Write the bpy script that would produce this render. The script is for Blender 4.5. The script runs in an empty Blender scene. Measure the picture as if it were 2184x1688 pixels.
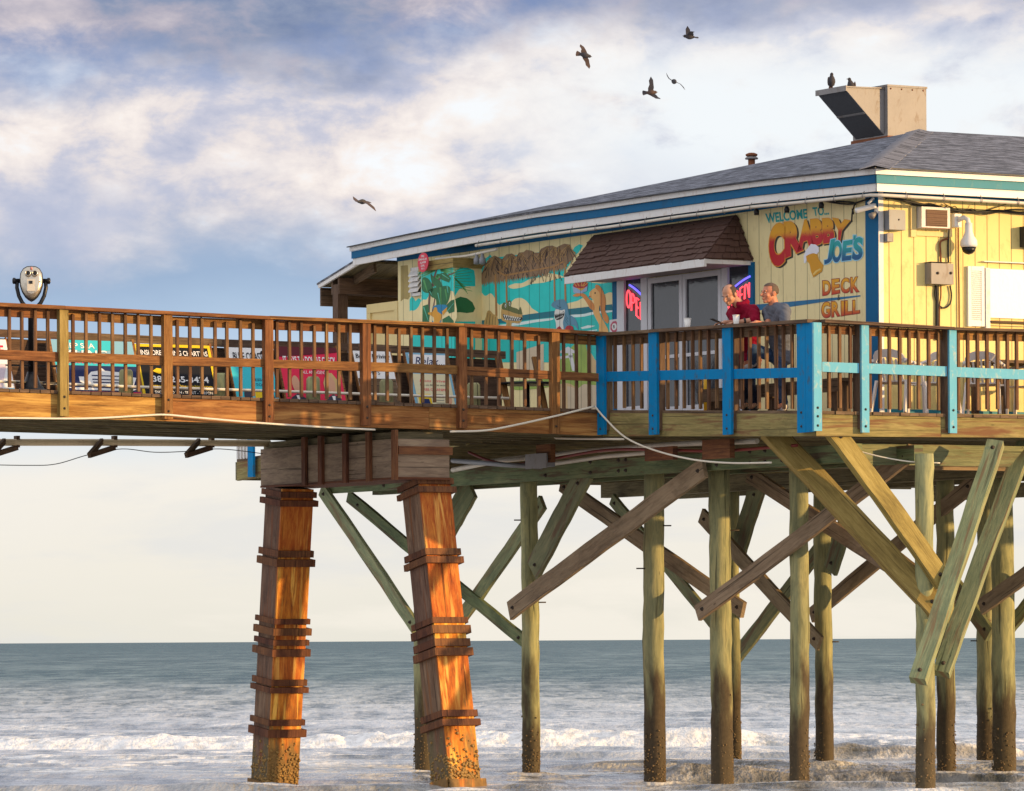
import bpy, bmesh, math, random
import numpy as np
from mathutils import Vector, Matrix
R = math.radians
random.seed(7)
sc = bpy.context.scene
C = sc.collection

# ------------------------------------------------------------------ camera
F, CX, HY, RHO, EYE = 10400.0, 1092.0, 1366.0, 0.0055, 2.0     # focal length in pixels of a 2184 px wide frame, horizon row, roll, eye height
cam_d = bpy.data.cameras.new('camera')
cam = bpy.data.objects.new('camera', cam_d); C.objects.link(cam); sc.camera = cam
cam_d.sensor_width = 36; cam_d.lens = 36 * F / 2184
cam_d.shift_y = (HY - 844) / 2184
cam_d.clip_start = 1; cam_d.clip_end = 60000
cr, sr = math.cos(RHO), math.sin(RHO)
cam.matrix_world = Matrix(((cr, sr, 0, 0), (0, 0, -1, 0), (-sr, cr, 0, EYE), (0, 0, 0, 1)))

# ------------------------------------------------------------------ node helpers
def nd(nt, t, ins=None, **props):
    n = nt.nodes.new(t)
    for k, v in props.items(): setattr(n, k, v)
    for k, v in (ins or {}).items():
        if isinstance(v, bpy.types.NodeSocket): nt.links.new(v, n.inputs[k])
        elif v is not None: n.inputs[k].default_value = v
    return n
def mth(nt, op, a, b=None, c=None, clamp=False):
    i = {0: a}
    if b is not None: i[1] = b
    if c is not None: i[2] = c
    return nd(nt, 'ShaderNodeMath', i, operation=op, use_clamp=clamp).outputs[0]
def c4(c): return (c[0], c[1], c[2], 1.0)
def mixc(nt, fac, a, b, bt='MIX'):
    n = nd(nt, 'ShaderNodeMix', None, data_type='RGBA', blend_type=bt)
    for k, v in ((0, fac), (6, a), (7, b)):
        if isinstance(v, bpy.types.NodeSocket): nt.links.new(v, n.inputs[k])
        else: n.inputs[k].default_value = c4(v) if k else v
    return n.outputs[2]
def ramp(nt, fac, stops, interp='LINEAR'):
    n = nd(nt, 'ShaderNodeValToRGB', {0: fac}); cr_ = n.color_ramp; cr_.interpolation = interp
    while len(cr_.elements) < len(stops): cr_.elements.new(0.5)
    for e, (p, c) in zip(cr_.elements, stops):
        e.position = p; e.color = c4(c) if hasattr(c, '__len__') else (c, c, c, 1)
    return n.outputs[0]
def sstep(nt, v, lo, hi, a=0.0, b=1.0):
    return nd(nt, 'ShaderNodeMapRange', {0: v, 1: lo, 2: hi, 3: a, 4: b}, interpolation_type='SMOOTHSTEP').outputs[0]
def noise(nt, vec, scale, detail=4, rough=.5, dist=0.0):
    return nd(nt, 'ShaderNodeTexNoise', {'Vector': vec, 'Scale': scale, 'Detail': detail, 'Roughness': rough, 'Distortion': dist}).outputs[0]
def mapping(nt, vec, scale=(1, 1, 1), loc=(0, 0, 0), rot=(0, 0, 0)):
    return nd(nt, 'ShaderNodeMapping', {'Vector': vec, 'Location': loc, 'Rotation': rot, 'Scale': scale}).outputs[0]

# ------------------------------------------------------------------ light
SUN_H = Vector((0.962, -0.272)).normalized(); SUN_EL = R(7.0)
SUN = Vector((SUN_H.x * math.cos(SUN_EL), SUN_H.y * math.cos(SUN_EL), math.sin(SUN_EL)))
sd = bpy.data.lights.new('sun', 'SUN'); so = bpy.data.objects.new('sun', sd); C.objects.link(so)
sd.energy = 5.0; sd.angle = R(0.6); sd.color = (1.0, 0.64, 0.27)
so.rotation_euler = (-SUN).to_track_quat('-Z', 'Y').to_euler(); so.location = (40, 30, 30)

w = bpy.data.worlds.new('World'); sc.world = w; w.use_nodes = True
nt = w.node_tree; nt.nodes.clear()
co = nd(nt, 'ShaderNodeTexCoord').outputs['Generated']
sx = nd(nt, 'ShaderNodeSeparateXYZ', {0: co})
az = mth(nt, 'ARCTAN2', sx.outputs[0], sx.outputs[1])
el = mth(nt, 'ARCSINE', sx.outputs[2])
U = mth(nt, 'MULTIPLY', az, 10.4)
V = mth(nt, 'MULTIPLY', el, 10.4)
uv = nd(nt, 'ShaderNodeCombineXYZ', {0: U, 1: V}).outputs[0]
n_big = noise(nt, mapping(nt, uv, (1.5, 2.7, 1), (3.1, 1.7, 0)), 1.0, 9, .55, .12)
n_mid = noise(nt, mapping(nt, uv, (3.0, 5.4, 1), (8.3, 2.2, 0)), 1.0, 9, .58, .15)
n_col = noise(nt, mapping(nt, uv, (2.0, 3.6, 1), (15.7, 6.1, 0)), 1.0, 7, .55, .12)
n_fine = noise(nt, mapping(nt, uv, (5, 8, 1), (1.3, 9.1, 0)), 1.0, 6, .62, .3)
Vw = mth(nt, 'ADD', V, mth(nt, 'MULTIPLY', mth(nt, 'SUBTRACT', n_big, .5), .22))
base = ramp(nt, mth(nt, 'DIVIDE', Vw, 3.0), [
    (0.0, (.82, .79, .70)), (.05, (.87, .83, .74)), (.115, (.90, .86, .79)), (.165, (.70, .79, .88)), (.212, (.44, .58, .76)), (.258, (.33, .45, .64)),
    (.31, (.42, .47, .62)), (.38, (.27, .36, .58)), (.47, (.17, .24, .45)), (.62, (.40, .46, .62)), (1.0, (.60, .64, .74))])
n_low = noise(nt, mapping(nt, uv, (.9, 4.5, 1), (21.3, 4.4, 0)), 1.0, 7, .58, .2)
base = mixc(nt, mth(nt, 'MULTIPLY', sstep(nt, n_low, .50, .64), sstep(nt, V, .60, .40, 0, .55)), base, (.74, .75, .76))
base = mixc(nt, mth(nt, 'MULTIPLY', sstep(nt, n_low, .46, .34), sstep(nt, V, .60, .40, 0, .5)), base, (.96, .90, .80))
# bright cloud deck, densest near V = 1.0, thinning into the blue below it
bias = mth(nt, 'SUBTRACT', 1.0, mth(nt, 'ABSOLUTE', mth(nt, 'DIVIDE', mth(nt, 'SUBTRACT', V, 1.03), .40)))
cov = mth(nt, 'ADD', mth(nt, 'MULTIPLY', mth(nt, 'MAXIMUM', bias, -.9), .44), mth(nt, 'ADD', mth(nt, 'MULTIPLY', n_big, .62), mth(nt, 'MULTIPLY', n_mid, .32)))
cov = mth(nt, 'ADD', cov, mth(nt, 'SUBTRACT', mth(nt, 'MULTIPLY', sstep(nt, U, -.55, .55), .24), .035))
m1 = sstep(nt, cov, .56, .80)
ccol = ramp(nt, mth(nt, 'ADD', mth(nt, 'MULTIPLY', n_col, .5), mth(nt, 'ADD', mth(nt, 'MULTIPLY', n_mid, .38), mth(nt, 'MULTIPLY', mth(nt, 'SUBTRACT', n_fine, .32), .32))), [
    (.38, (.42, .46, .62)), (.45, (.60, .60, .70)), (.495, (.82, .75, .74)), (.54, (.93, .85, .81)), (.60, (.93, .95, .98))])
ccol = mixc(nt, mth(nt, 'MULTIPLY', sstep(nt, U, -.30, .45), mth(nt, 'MULTIPLY', sstep(nt, V, 1.36, 1.15), sstep(nt, n_mid, .28, .52))), ccol, (.885, .925, .955))
under_ = mth(nt, 'MULTIPLY', mth(nt, 'MULTIPLY', sstep(nt, V, 1.08, .86), sstep(nt, U, .9, .2)), sstep(nt, n_col, .62, .40, 0, .75))
ccol = mixc(nt, under_, ccol, (.47, .52, .68))
col = mixc(nt, m1, base, ccol)
# the darker lavender underside of the upper deck at the top of the view
top = mth(nt, 'ADD', V, mth(nt, 'ADD', mth(nt, 'MULTIPLY', mth(nt, 'SUBTRACT', n_big, .5), .62), mth(nt, 'MULTIPLY', mth(nt, 'SUBTRACT', n_fine, .5), .22)))
top = mth(nt, 'SUBTRACT', top, mth(nt, 'MULTIPLY', sstep(nt, U, -.9, .9), .07))
m2 = sstep(nt, top, 1.19, 1.33)
tcol = ramp(nt, mth(nt, 'ADD', mth(nt, 'MULTIPLY', n_col, .7), mth(nt, 'MULTIPLY', n_fine, .35)), [
    (.42, (.15, .21, .38)), (.50, (.26, .31, .45)), (.57, (.43, .41, .50)), (.68, (.72, .64, .66))])
tcol = mixc(nt, sstep(nt, U, .0, 1.0, 0, .45), tcol, (.60, .62, .74))
tcol = mixc(nt, sstep(nt, V, 1.6, 5.0), tcol, mixc(nt, n_col, (.50, .56, .70), (.86, .86, .90)))
col = mixc(nt, m2, col, tcol)
col = mixc(nt, sstep(nt, mth(nt, 'ABSOLUTE', U), 3, 8), col, mixc(nt, n_big, (.74, .78, .88), (1.05, 1.02, 1.02)))
sky = nd(nt, 'ShaderNodeTexSky', None, sky_type='NISHITA', sun_disc=False, sun_elevation=SUN_EL, sun_rotation=math.atan2(SUN_H.x, SUN_H.y))
bg1 = nd(nt, 'ShaderNodeBackground', {0: sky.outputs[0], 1: 0.08})
bg2 = nd(nt, 'ShaderNodeBackground', {0: col, 1: 1.0})
ms = nd(nt, 'ShaderNodeMixShader', {0: .94, 1: bg1.outputs[0], 2: bg2.outputs[0]})
nd(nt, 'ShaderNodeOutputWorld', {0: ms.outputs[0]})
sc.view_settings.view_transform = 'Standard'; sc.view_settings.look = 'None'
sc.view_settings.exposure = 0.10; sc.view_settings.gamma = 1.0
sc.cycles.max_bounces = 6; sc.cycles.use_denoising = True

# ------------------------------------------------------------------ geometry helpers
PHI = R(30.6); ca, sa = math.cos(PHI), math.sin(PHI)
def ray(px, py):
    du, dv = px - CX, HY - py
    return (du * cr + dv * sr) / F, (dv * cr - du * sr) / F
def at(px, py, Y):
    a, b = ray(px, py); return Vector((a * Y, Y, EYE + b * Y))
OX, OY = ray(1740, 880)[0] * 63.0, 63.0
def W(s, t, z): return Vector((OX + s * ca - t * sa, OY + s * sa + t * ca, z))   # pier frame: s along the pier, t across it away from the beach
def loc(v): return ((v.x - OX) * ca + (v.y - OY) * sa, -(v.x - OX) * sa + (v.y - OY) * ca, v.z)
def onT(px, py, t0):
    a, b = ray(px, py); Y = (t0 - OX * sa + OY * ca) / (ca - a * sa)
    return loc(Vector((a * Y, Y, EYE + b * Y)))
def onS(px, py, s0):
    a, b = ray(px, py); Y = (s0 + OX * ca + OY * sa) / (a * ca + sa)
    return loc(Vector((a * Y, Y, EYE + b * Y)))
AX, BX, ZX = Vector((ca, sa, 0)), Vector((-sa, ca, 0)), Vector((0, 0, 1))
def lerp(a, b, k): return a + (b - a) * k
def trace(pts):
    def f(x):
        for (x0, y0), (x1, y1) in zip(pts, pts[1:]):
            if x <= x1 or (x1, y1) == pts[-1]: return lerp(y0, y1, (x - x0) / (x1 - x0))
    return f

ORG = {}
class MB:
    def __init__(s): s.v, s.f, s.uv, s.m, s.sm = [], [], [], [], []
    def _face(s, idx, uv, m, sm): s.f.append(idx); s.uv.append(uv); s.m.append(m); s.sm.append(sm)
    def poly(s, pts, m=0, axis=None, off=None, sm=False):
        i = len(s.v); pts = [Vector(p) for p in pts]; s.v += pts
        n = Vector((0, 0, 0))
        for a, b in zip(pts, pts[1:] + pts[:1]): n += a.cross(b)
        n = n.normalized() if n.length > 1e-12 else Vector((0, 0, 1))
        ax = axis or ((pts[1] - pts[0]).normalized())
        if abs(ax.dot(n)) > .9: ax = n.cross(ZX) if abs(n.z) < .9 else BX.copy(); ax = ax.normalized(); k = .8
        else: k = 1.0
        ax = (ax - n * ax.dot(n)).normalized(); bx = n.cross(ax)
        o = off or (0, 0)
        s._face(list(range(i, i + len(pts))), [(p.dot(ax) * k + o[0], p.dot(bx) + o[1]) for p in pts], m, sm)
    def hexa(s, P, m=0, axis=None):
        P = [Vector(p) for p in P]
        E = [P[1] - P[0], P[3] - P[0], P[4] - P[0]]
        axis = axis or max(E, key=lambda e: e.length).normalized()
        off = (random.random() * 90, random.random() * 90)
        for q in ((0, 3, 2, 1), (4, 5, 6, 7), (0, 1, 5, 4), (1, 2, 6, 5), (2, 3, 7, 6), (3, 0, 4, 7)):
            s.poly([P[k] for k in q], m, axis, off)
    def box(s, s0, s1, t0, t1, z0, z1, m=0):
        s.hexa([W(s0, t0, z0), W(s1, t0, z0), W(s1, t1, z0), W(s0, t1, z0), W(s0, t0, z1), W(s1, t0, z1), W(s1, t1, z1), W(s0, t1, z1)], m)
    def obox(s, o, ex, ey, ez, m=0):                                  # box from a corner and three edge vectors
        o = Vector(o); s.hexa([o, o + ex, o + ex + ey, o + ey, o + ez, o + ex + ez, o + ex + ey + ez, o + ey + ez], m)
    def beam(s, p, q, w_, h_, up=None, m=0):
        p, q = Vector(p), Vector(q); d = (q - p).normalized()
        up = Vector(up or ZX)
        if abs(d.dot(up)) > .98: up = BX
        sd_ = d.cross(up).normalized(); u = sd_.cross(d).normalized()
        a, b = sd_ * w_ / 2, u * h_ / 2
        s.hexa([p - a - b, p + a - b, p + a + b, p - a + b, q - a - b, q + a - b, q + a + b, q - a + b], m, d)
    def ring(s, rings, m=0, sm=True, caps=True, axis=None):           # closed loops of equal count joined into a skin
        n = len(rings[0]); i = len(s.v); L = 0; off = (random.random() * 90, random.random() * 90)
        us = [0]
        for a, b in zip(rings, rings[1:]):
            L += (sum(b, Vector()) / n - sum(a, Vector()) / n).length; us.append(L)
        per = sum((rings[0][k] - rings[0][k - 1]).length for k in range(n)) or .01
        for r in rings: s.v += [Vector(p) for p in r]
        for j in range(len(rings) - 1):
            for k in range(n):
                k2 = (k + 1) % n
                s._face([i + j * n + k, i + j * n + k2, i + (j + 1) * n + k2, i + (j + 1) * n + k],
                        [(us[j] + off[0], per * k / n + off[1]), (us[j] + off[0], per * (k + 1) / n + off[1]), (us[j + 1] + off[0], per * (k + 1) / n + off[1]), (us[j + 1] + off[0], per * k / n + off[1])], m, sm)
        if caps:
            for r, st in ((rings[0], i), (rings[-1], i + (len(rings) - 1) * n)):
                idx = list(range(st, st + n))
                s._face(idx, [(p.x * .1 + off[0], p.y + p.z + off[1]) for p in r], m, False)
    def tube(s, pts, r, n=8, m=0, sm=True, caps=True):
        pts = [Vector(p) for p in pts]; rs = r if hasattr(r, '__len__') else [r] * len(pts); rings = []
        ref = None
        for k, p in enumerate(pts):
            d = (pts[min(k + 1, len(pts) - 1)] - pts[max(k - 1, 0)]).normalized()
            if ref is None or abs(ref.dot(d)) > .95: ref = d.orthogonal().normalized()
            a = (ref - d * ref.dot(d)).normalized(); b = d.cross(a); ref = a
            rings.append([p + (a * math.cos(2 * math.pi * j / n) + b * math.sin(2 * math.pi * j / n)) * rs[k] for j in range(n)])
        s.ring(rings, m, sm, caps)
    def lathe(s, c, prof, n=16, m=0, axis=None, sm=True):             # prof: (radius, height) pairs along axis
        ax = Vector(axis or ZX).normalized(); a = ax.orthogonal().normalized(); b = ax.cross(a); c = Vector(c)
        s.ring([[c + ax * h + (a * math.cos(2 * math.pi * j / n) + b * math.sin(2 * math.pi * j / n)) * max(r, .0005) for j in range(n)] for r, h in prof], m, sm)
    def prism(s, pts, off, m=0, axis=None):
        pts = [Vector(p) for p in pts]; off = Vector(off); q = [p + off for p in pts]; o = (random.random() * 90, random.random() * 90)
        s.poly(pts[::-1], m, axis, o); s.poly(q, m, axis, o)
        for k in range(len(pts)):
            k2 = (k + 1) % len(pts); s.poly([pts[k], pts[k2], q[k2], q[k]], m, axis, o)
    def ball(s, c, r, n=12, m=0, ax=None):
        r = r if hasattr(r, '__len__') else (r, r, r); c = Vector(c)
        ex, ey, ez = ax or (Vector((1, 0, 0)), Vector((0, 1, 0)), ZX)
        rings = []
        for j in range(n // 2 + 1):
            th = math.pi * j / (n // 2); rr = max(math.sin(th), .02)
            rings.append([c + ex * r[0] * rr * math.cos(2 * math.pi * k / n) + ey * r[1] * rr * math.sin(2 * math.pi * k / n) - ez * r[2] * math.cos(th) for k in range(n)])
        s.ring(rings, m, True)
    def mesh(s, name, mats, org, fix=True):
        me = bpy.data.meshes.new(name)
        me.from_pydata([tuple(p - org) for p in s.v], [], s.f)
        l = me.uv_layers.new(name='UVMap')
        flat = [c for fu in s.uv for q in fu for c in q]; l.data.foreach_set('uv', flat)
        me.polygons.foreach_set('material_index', s.m); me.polygons.foreach_set('use_smooth', s.sm)
        for m_ in (mats if isinstance(mats, (list, tuple)) else [mats]): me.materials.append(m_)
        if fix:
            bm = bmesh.new(); bm.from_mesh(me); bmesh.ops.recalc_face_normals(bm, faces=bm.faces); bm.to_mesh(me); bm.free()
        me.update(); return me
    def build(s, name, mats, parent=None, label=None, fix=True):
        if parent is not None: org = ORG[parent.name]
        else:
            zs = min(p.z for p in s.v); n = len(s.v)
            org = Vector((sum(p.x for p in s.v) / n, sum(p.y for p in s.v) / n, zs))
        o = bpy.data.objects.new(name, s.mesh(name, mats, org, fix)); C.objects.link(o)
        if parent is not None: o.parent = parent
        else: o.location = org
        ORG[o.name] = org
        if label: o['label'] = label
        return o
def tag(o, label, cat, group=None):
    o['label'] = label; o['category'] = cat
    if group: o['group'] = group
    return o
def struct(o, kind='structure'): o['kind'] = kind; return o
def thing(name, label, cat, at_, group=None):
    o = bpy.data.objects.new(name, None); C.objects.link(o); o.empty_display_size = .2
    o.location = at_; ORG[o.name] = Vector(at_)
    return tag(o, label, cat, group)
def dup(root, loc_, rz=0, label=None):
    r = root.copy(); C.objects.link(r); r.location = loc_; r.rotation_euler = (0, 0, rz)
    if label: r['label'] = label
    for ch in list(root.children):
        c = ch.copy(); C.objects.link(c); c.parent = r
        for g in list(ch.children):
            d = g.copy(); C.objects.link(d); d.parent = c
    return r

# ------------------------------------------------------------------ materials
def new_mat(name):
    m = bpy.data.materials.new(name); m.use_nodes = True; t = m.node_tree; t.nodes.clear()
    b = nd(t, 'ShaderNodeBsdfPrincipled'); nd(t, 'ShaderNodeOutputMaterial', {0: b.outputs[0]})
    return m, t, b
def link(t, a, n, k): t.links.new(a, n.inputs[k])
def wood(name, dark, mid, light, rough=.78, grain=20., bump=.35, var=.3, tide=None, streak=None, low=None):
    m, t, b = new_mat(name)
    uv_ = nd(t, 'ShaderNodeTexCoord').outputs['UV']
    g = noise(t, mapping(t, uv_, (1.6, grain, 1)), 1.6, 6, .62, .9)
    bl = noise(t, mapping(t, uv_, (.9, 3.2, 1), (7, 3, 0)), 1.3, 4, .55, .4)
    fine = noise(t, mapping(t, uv_, (5, grain * 3.2, 1)), 2.0, 3, .6)
    k = mth(t, 'ADD', mth(t, 'MULTIPLY', g, .62), mth(t, 'ADD', mth(t, 'MULTIPLY', bl, .45), mth(t, 'MULTIPLY', fine, .18)))
    colr = ramp(t, k, [(.40, dark), (.60, mid), (.80, light)])
    vo = nd(t, 'ShaderNodeTexVoronoi', {'Vector': mapping(t, uv_, (1.7, 6.5, 1)), 'Scale': 1.0, 'Randomness': 1.0}).outputs['Distance']
    knot = sstep(t, vo, .07, .02)
    colr = mixc(t, mth(t, 'MULTIPLY', knot, .7), colr, tuple(c * .35 for c in dark))
    chk = noise(t, mapping(t, uv_, (.42, grain * 1.5, 1), (3, 8, 0)), 1.0, 4, .55, .25)
    colr = mixc(t, mth(t, 'MULTIPLY', sstep(t, chk, .60, .66), .72), colr, tuple(c * .28 for c in dark))
    stn = noise(t, mapping(t, uv_, (.55, 1.3, 1), (1, 11, 0)), 1.6, 5, .68, .5)
    colr = mixc(t, mth(t, 'MULTIPLY', sstep(t, stn, .52, .70), .55), colr, tuple(c * .75 for c in dark))
    if streak:
        st = noise(t, mapping(t, uv_, (.7, 9, 1), (2, 5, 0)), 1.2, 5, .6, .6)
        colr = mixc(t, sstep(t, st, .50, .66), colr, streak)
    if low:                                                            # tide stain: darker, browner wood below the high-water mark
        zc, zw, lc = low
        pz = nd(t, 'ShaderNodeSeparateXYZ', {0: nd(t, 'ShaderNodeNewGeometry').outputs['Position']}).outputs[2]
        nz = noise(t, mapping(t, nd(t, 'ShaderNodeNewGeometry').outputs['Position'], (2.2, 2.2, .55)), 1.6, 5, .62)
        zz = mth(t, 'ADD', pz, mth(t, 'ADD', mth(t, 'MULTIPLY', mth(t, 'SUBTRACT', nz, .5), 3.4), mth(t, 'MULTIPLY', mth(t, 'SUBTRACT', nd(t, 'ShaderNodeObjectInfo').outputs['Random'], .5), .9)))
        lowc = mixc(t, noise(t, nd(t, 'ShaderNodeNewGeometry').outputs['Position'], 16, 5, .7), tuple(c * .4 for c in lc), tuple(c * 1.5 for c in lc))
        colr = mixc(t, sstep(t, zz, zc + zw, zc - zw), colr, lowc)
    rnd = nd(t, 'ShaderNodeObjectInfo').outputs['Random']
    hs = nd(t, 'ShaderNodeHueSaturation', {'Hue': mth(t, 'ADD', .5, mth(t, 'MULTIPLY', mth(t, 'SUBTRACT', rnd, .5), .02)), 'Value': mth(t, 'ADD', 1 - var / 2, mth(t, 'MULTIPLY', rnd, var)), 'Color': colr})
    link(t, hs.outputs[0], b, 'Base Color'); b.inputs['Roughness'].default_value = rough
    b.inputs['Specular IOR Level'].default_value = .3
    bp = nd(t, 'ShaderNodeBump', {'Strength': bump, 'Distance': .02, 'Height': mth(t, 'ADD', g, mth(t, 'MULTIPLY', fine, .5))})
    link(t, bp.outputs[0], b, 'Normal')
    return m
def paint(name, col_, rough=.55, var=.12, wear=None, wamt=.5, groove=None, metal=0.0, scale=3.0, grad=None, spec=.4):
    """plain coating with mottling, optional worn patches and optional board grooves along a wall (groove = 's' or 't')"""
    m, t, b = new_mat(name)
    tc = nd(t, 'ShaderNodeNewGeometry').outputs['Position']
    n1 = noise(t, tc, scale, 5, .6)
    cc = col_
    if grad:                                                           # paint blended from one colour to the next up the letter
        pz = nd(t, 'ShaderNodeSeparateXYZ', {0: tc}).outputs[2]
        jig = mth(t, 'ADD', pz, mth(t, 'MULTIPLY', mth(t, 'SUBTRACT', noise(t, tc, 9, 3), .5), .08))
        cc = mixc(t, sstep(t, jig, grad[0], grad[1]), col_, grad[2])
    a_ = mixc(t, n1, tuple(c * (1 - var) for c in col_), tuple(min(1, c * (1 + var)) for c in col_)) if not grad else mixc(t, mth(t, 'MULTIPLY', n1, var), cc, (.02, .02, .02))
    if wear:
        n2 = noise(t, mapping(t, tc, (1, 1, .45)), scale * 3.1, 6, .68, .5)
        a_ = mixc(t, mth(t, 'MULTIPLY', sstep(t, n2, .52, .68), wamt), a_, wear)
    if groove:
        sep = nd(t, 'ShaderNodeSeparateXYZ', {0: tc})
        ux, uy = (ca, sa) if groove == 's' else (-sa, ca)
        d = mth(t, 'ADD', mth(t, 'MULTIPLY', sep.outputs[0], ux), mth(t, 'MULTIPLY', sep.outputs[1], uy))
        fr = mth(t, 'FRACT', mth(t, 'ADD', mth(t, 'DIVIDE', d, .205 if groove == 's' else .30), 100.0))
        g = sstep(t, mth(t, 'ABSOLUTE', mth(t, 'SUBTRACT', fr, .5)), .010, .052 if groove == 's' else .034)
        a_ = mixc(t, g, mixc(t, .62, a_, (.03, .03, .02)), a_)
        bp = nd(t, 'ShaderNodeBump', {'Strength': .6, 'Distance': .01, 'Height': mth(t, 'ADD', g, mth(t, 'MULTIPLY', n1, .25))})
        link(t, bp.outputs[0], b, 'Normal')
    else:
        bp = nd(t, 'ShaderNodeBump', {'Strength': .15, 'Distance': .01, 'Height': noise(t, tc, scale * 6, 4, .6)})
        link(t, bp.outputs[0], b, 'Normal')
    if isinstance(a_, bpy.types.NodeSocket): link(t, a_, b, 'Base Color')
    b.inputs['Roughness'].default_value = rough; b.inputs['Metallic'].default_value = metal
    b.inputs['Specular IOR Level'].default_value = spec
    return m
def emit(name, col_, k):
    m, t, b = new_mat(name)
    b.inputs['Base Color'].default_value = c4(col_); b.inputs['Emission Color'].default_value = c4(col_); b.inputs['Emission Strength'].default_value = k
    return m
M = {}
M['rail'] = wood('rail_wood', (.070, .026, .010), (.20, .082, .024), (.38, .18, .058), var=.35)
M['rail_dark'] = wood('old_rail_wood', (.050, .030, .018), (.115, .070, .042), (.22, .14, .085), var=.3)
M['picket'] = wood('picket_wood', (.060, .028, .014), (.15, .075, .034), (.29, .16, .075), var=.45)
M['rim'] = wood('rim_wood', (.13, .050, .013), (.29, .125, .030), (.45, .235, .070), var=.25, streak=(.50, .27, .075))
M['rim_green'] = wood('treated_rim_wood', (.13, .115, .045), (.26, .215, .075), (.38, .31, .12), var=.2, streak=(.19, .095, .04))
M['under'] = wood('underdeck_wood', (.06, .050, .028), (.155, .130, .070), (.27, .225, .125), var=.4)
M['pile'] = wood('pile_wood', (.145, .150, .078), (.275, .275, .140), (.43, .39, .185), grain=9, var=.25, low=(1.50, .5, (.080, .058, .032)))
M['brace'] = wood('green_brace_wood', (.11, .135, .075), (.21, .235, .125), (.33, .33, .17), var=.3, streak=(.19, .13, .07))
M['brace_brown'] = wood('brown_brace_wood', (.15, .105, .062), (.29, .215, .130), (.42, .32, .20), var=.25)
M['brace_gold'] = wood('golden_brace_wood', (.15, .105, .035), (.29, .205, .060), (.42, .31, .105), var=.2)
M['beam'] = wood('bent_beam_wood', (.07, .10, .055), (.15, .19, .09), (.25, .27, .13), var=.2, streak=(.12, .085, .05))
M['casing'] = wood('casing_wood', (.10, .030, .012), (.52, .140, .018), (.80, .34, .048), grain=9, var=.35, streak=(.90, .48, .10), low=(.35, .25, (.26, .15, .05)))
M['casing_shade'] = wood('shaded_casing_wood', (.060, .032, .020), (.17, .095, .060), (.30, .19, .12), grain=13, var=.3, streak=(.22, .085, .035), low=(.45, .3, (.16, .12, .06)))  # copy of the casing wood for left faces, their shade put into the colour
M['casing_band'] = wood('casing_band_wood', (.060, .022, .012), (.135, .050, .022), (.26, .105, .040), var=.4)
M['cap'] = wood('cap_wood', (.13, .085, .060), (.24, .165, .115), (.36, .26, .175), grain=11, var=.2)
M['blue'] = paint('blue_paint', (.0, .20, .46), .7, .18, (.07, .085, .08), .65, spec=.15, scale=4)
M['blue_dark'] = paint('dark_blue_paint', (.0, .115, .27), .6, .10, (.02, .05, .08), .3, spec=.2)
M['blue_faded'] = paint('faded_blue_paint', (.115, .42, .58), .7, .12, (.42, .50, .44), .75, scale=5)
M['teal'] = paint('weathered_teal_paint', (.020, .225, .30), .6, .12, (.12, .26, .26), .4)
M['white'] = paint('white_paint', (.74, .72, .70), .5, .07, (.42, .25, .14), .28, scale=5)
M['white2'] = paint('clean_white_paint', (.80, .79, .77), .45, .03)
M['yellow_wall'] = paint('yellow_siding', (.82, .66, .26), .6, .07, (.52, .37, .13), .35, groove='s')
M['cream_wall'] = paint('cream_siding', (.84, .71, .37), .6, .07, (.58, .46, .22), .32, groove='t')
M['cream'] = paint('cream_paint', (.76, .60, .27), .6, .06, (.5, .36, .16), .2)
M['grey_metal'] = paint('grey_metal', (.23, .24, .26), .5, .10, (.20, .14, .10), .25, metal=.1)
M['galv'] = paint('galvanised_metal', (.25, .235, .23), .55, .22, (.15, .105, .075), .6, metal=.15, scale=2.2)
M['black'] = paint('black_metal', (.018, .018, .02), .35, .1, metal=.3)
M['dark'] = paint('dark_plastic', (.025, .025, .028), .5, .1)
M['rust'] = paint('rusty_metal', (.22, .075, .03), .8, .35)
M['bolt'] = paint('bolt_metal', (.06, .045, .035), .6, .3, metal=.5)
M['cable'] = paint('black_cable', (.016, .015, .015), .6, .1)
M['rope'] = paint('white_rope', (.74, .68, .56), .7, .06)
M['pvc'] = paint('pvc_pipe', (.68, .62, .52), .45, .08, (.4, .3, .2), .3)
M['redhose'] = paint('red_hose', (.20, .030, .022), .5, .1)

PILES = {
    'p1': (1133, 1660, .95, 38), 'p2': (1397, 1668, 1.20, 45), 'p3': (1541, 1674, 1.28, 46), 'p4': (1706, 1680, 1.40, 41), 'p6': (1974, 1692, 1.50, 41),
    'p3b': (1569, 1633, 6.8, 24), 'p5': (1757, 1645, 6.4, 38), 'p7': (2019, 1648, 7.1, 39), 'p9': (2141, 1651, 7.3, 49), 'p10': (902, 1651, .88, 38)}
FEET = [W(*onS(v[0], v[1], v[2])[:2], 0) for v in PILES.values()] + [at(585, 1686, 66.5), at(975, 1690, 65.0)]

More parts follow.
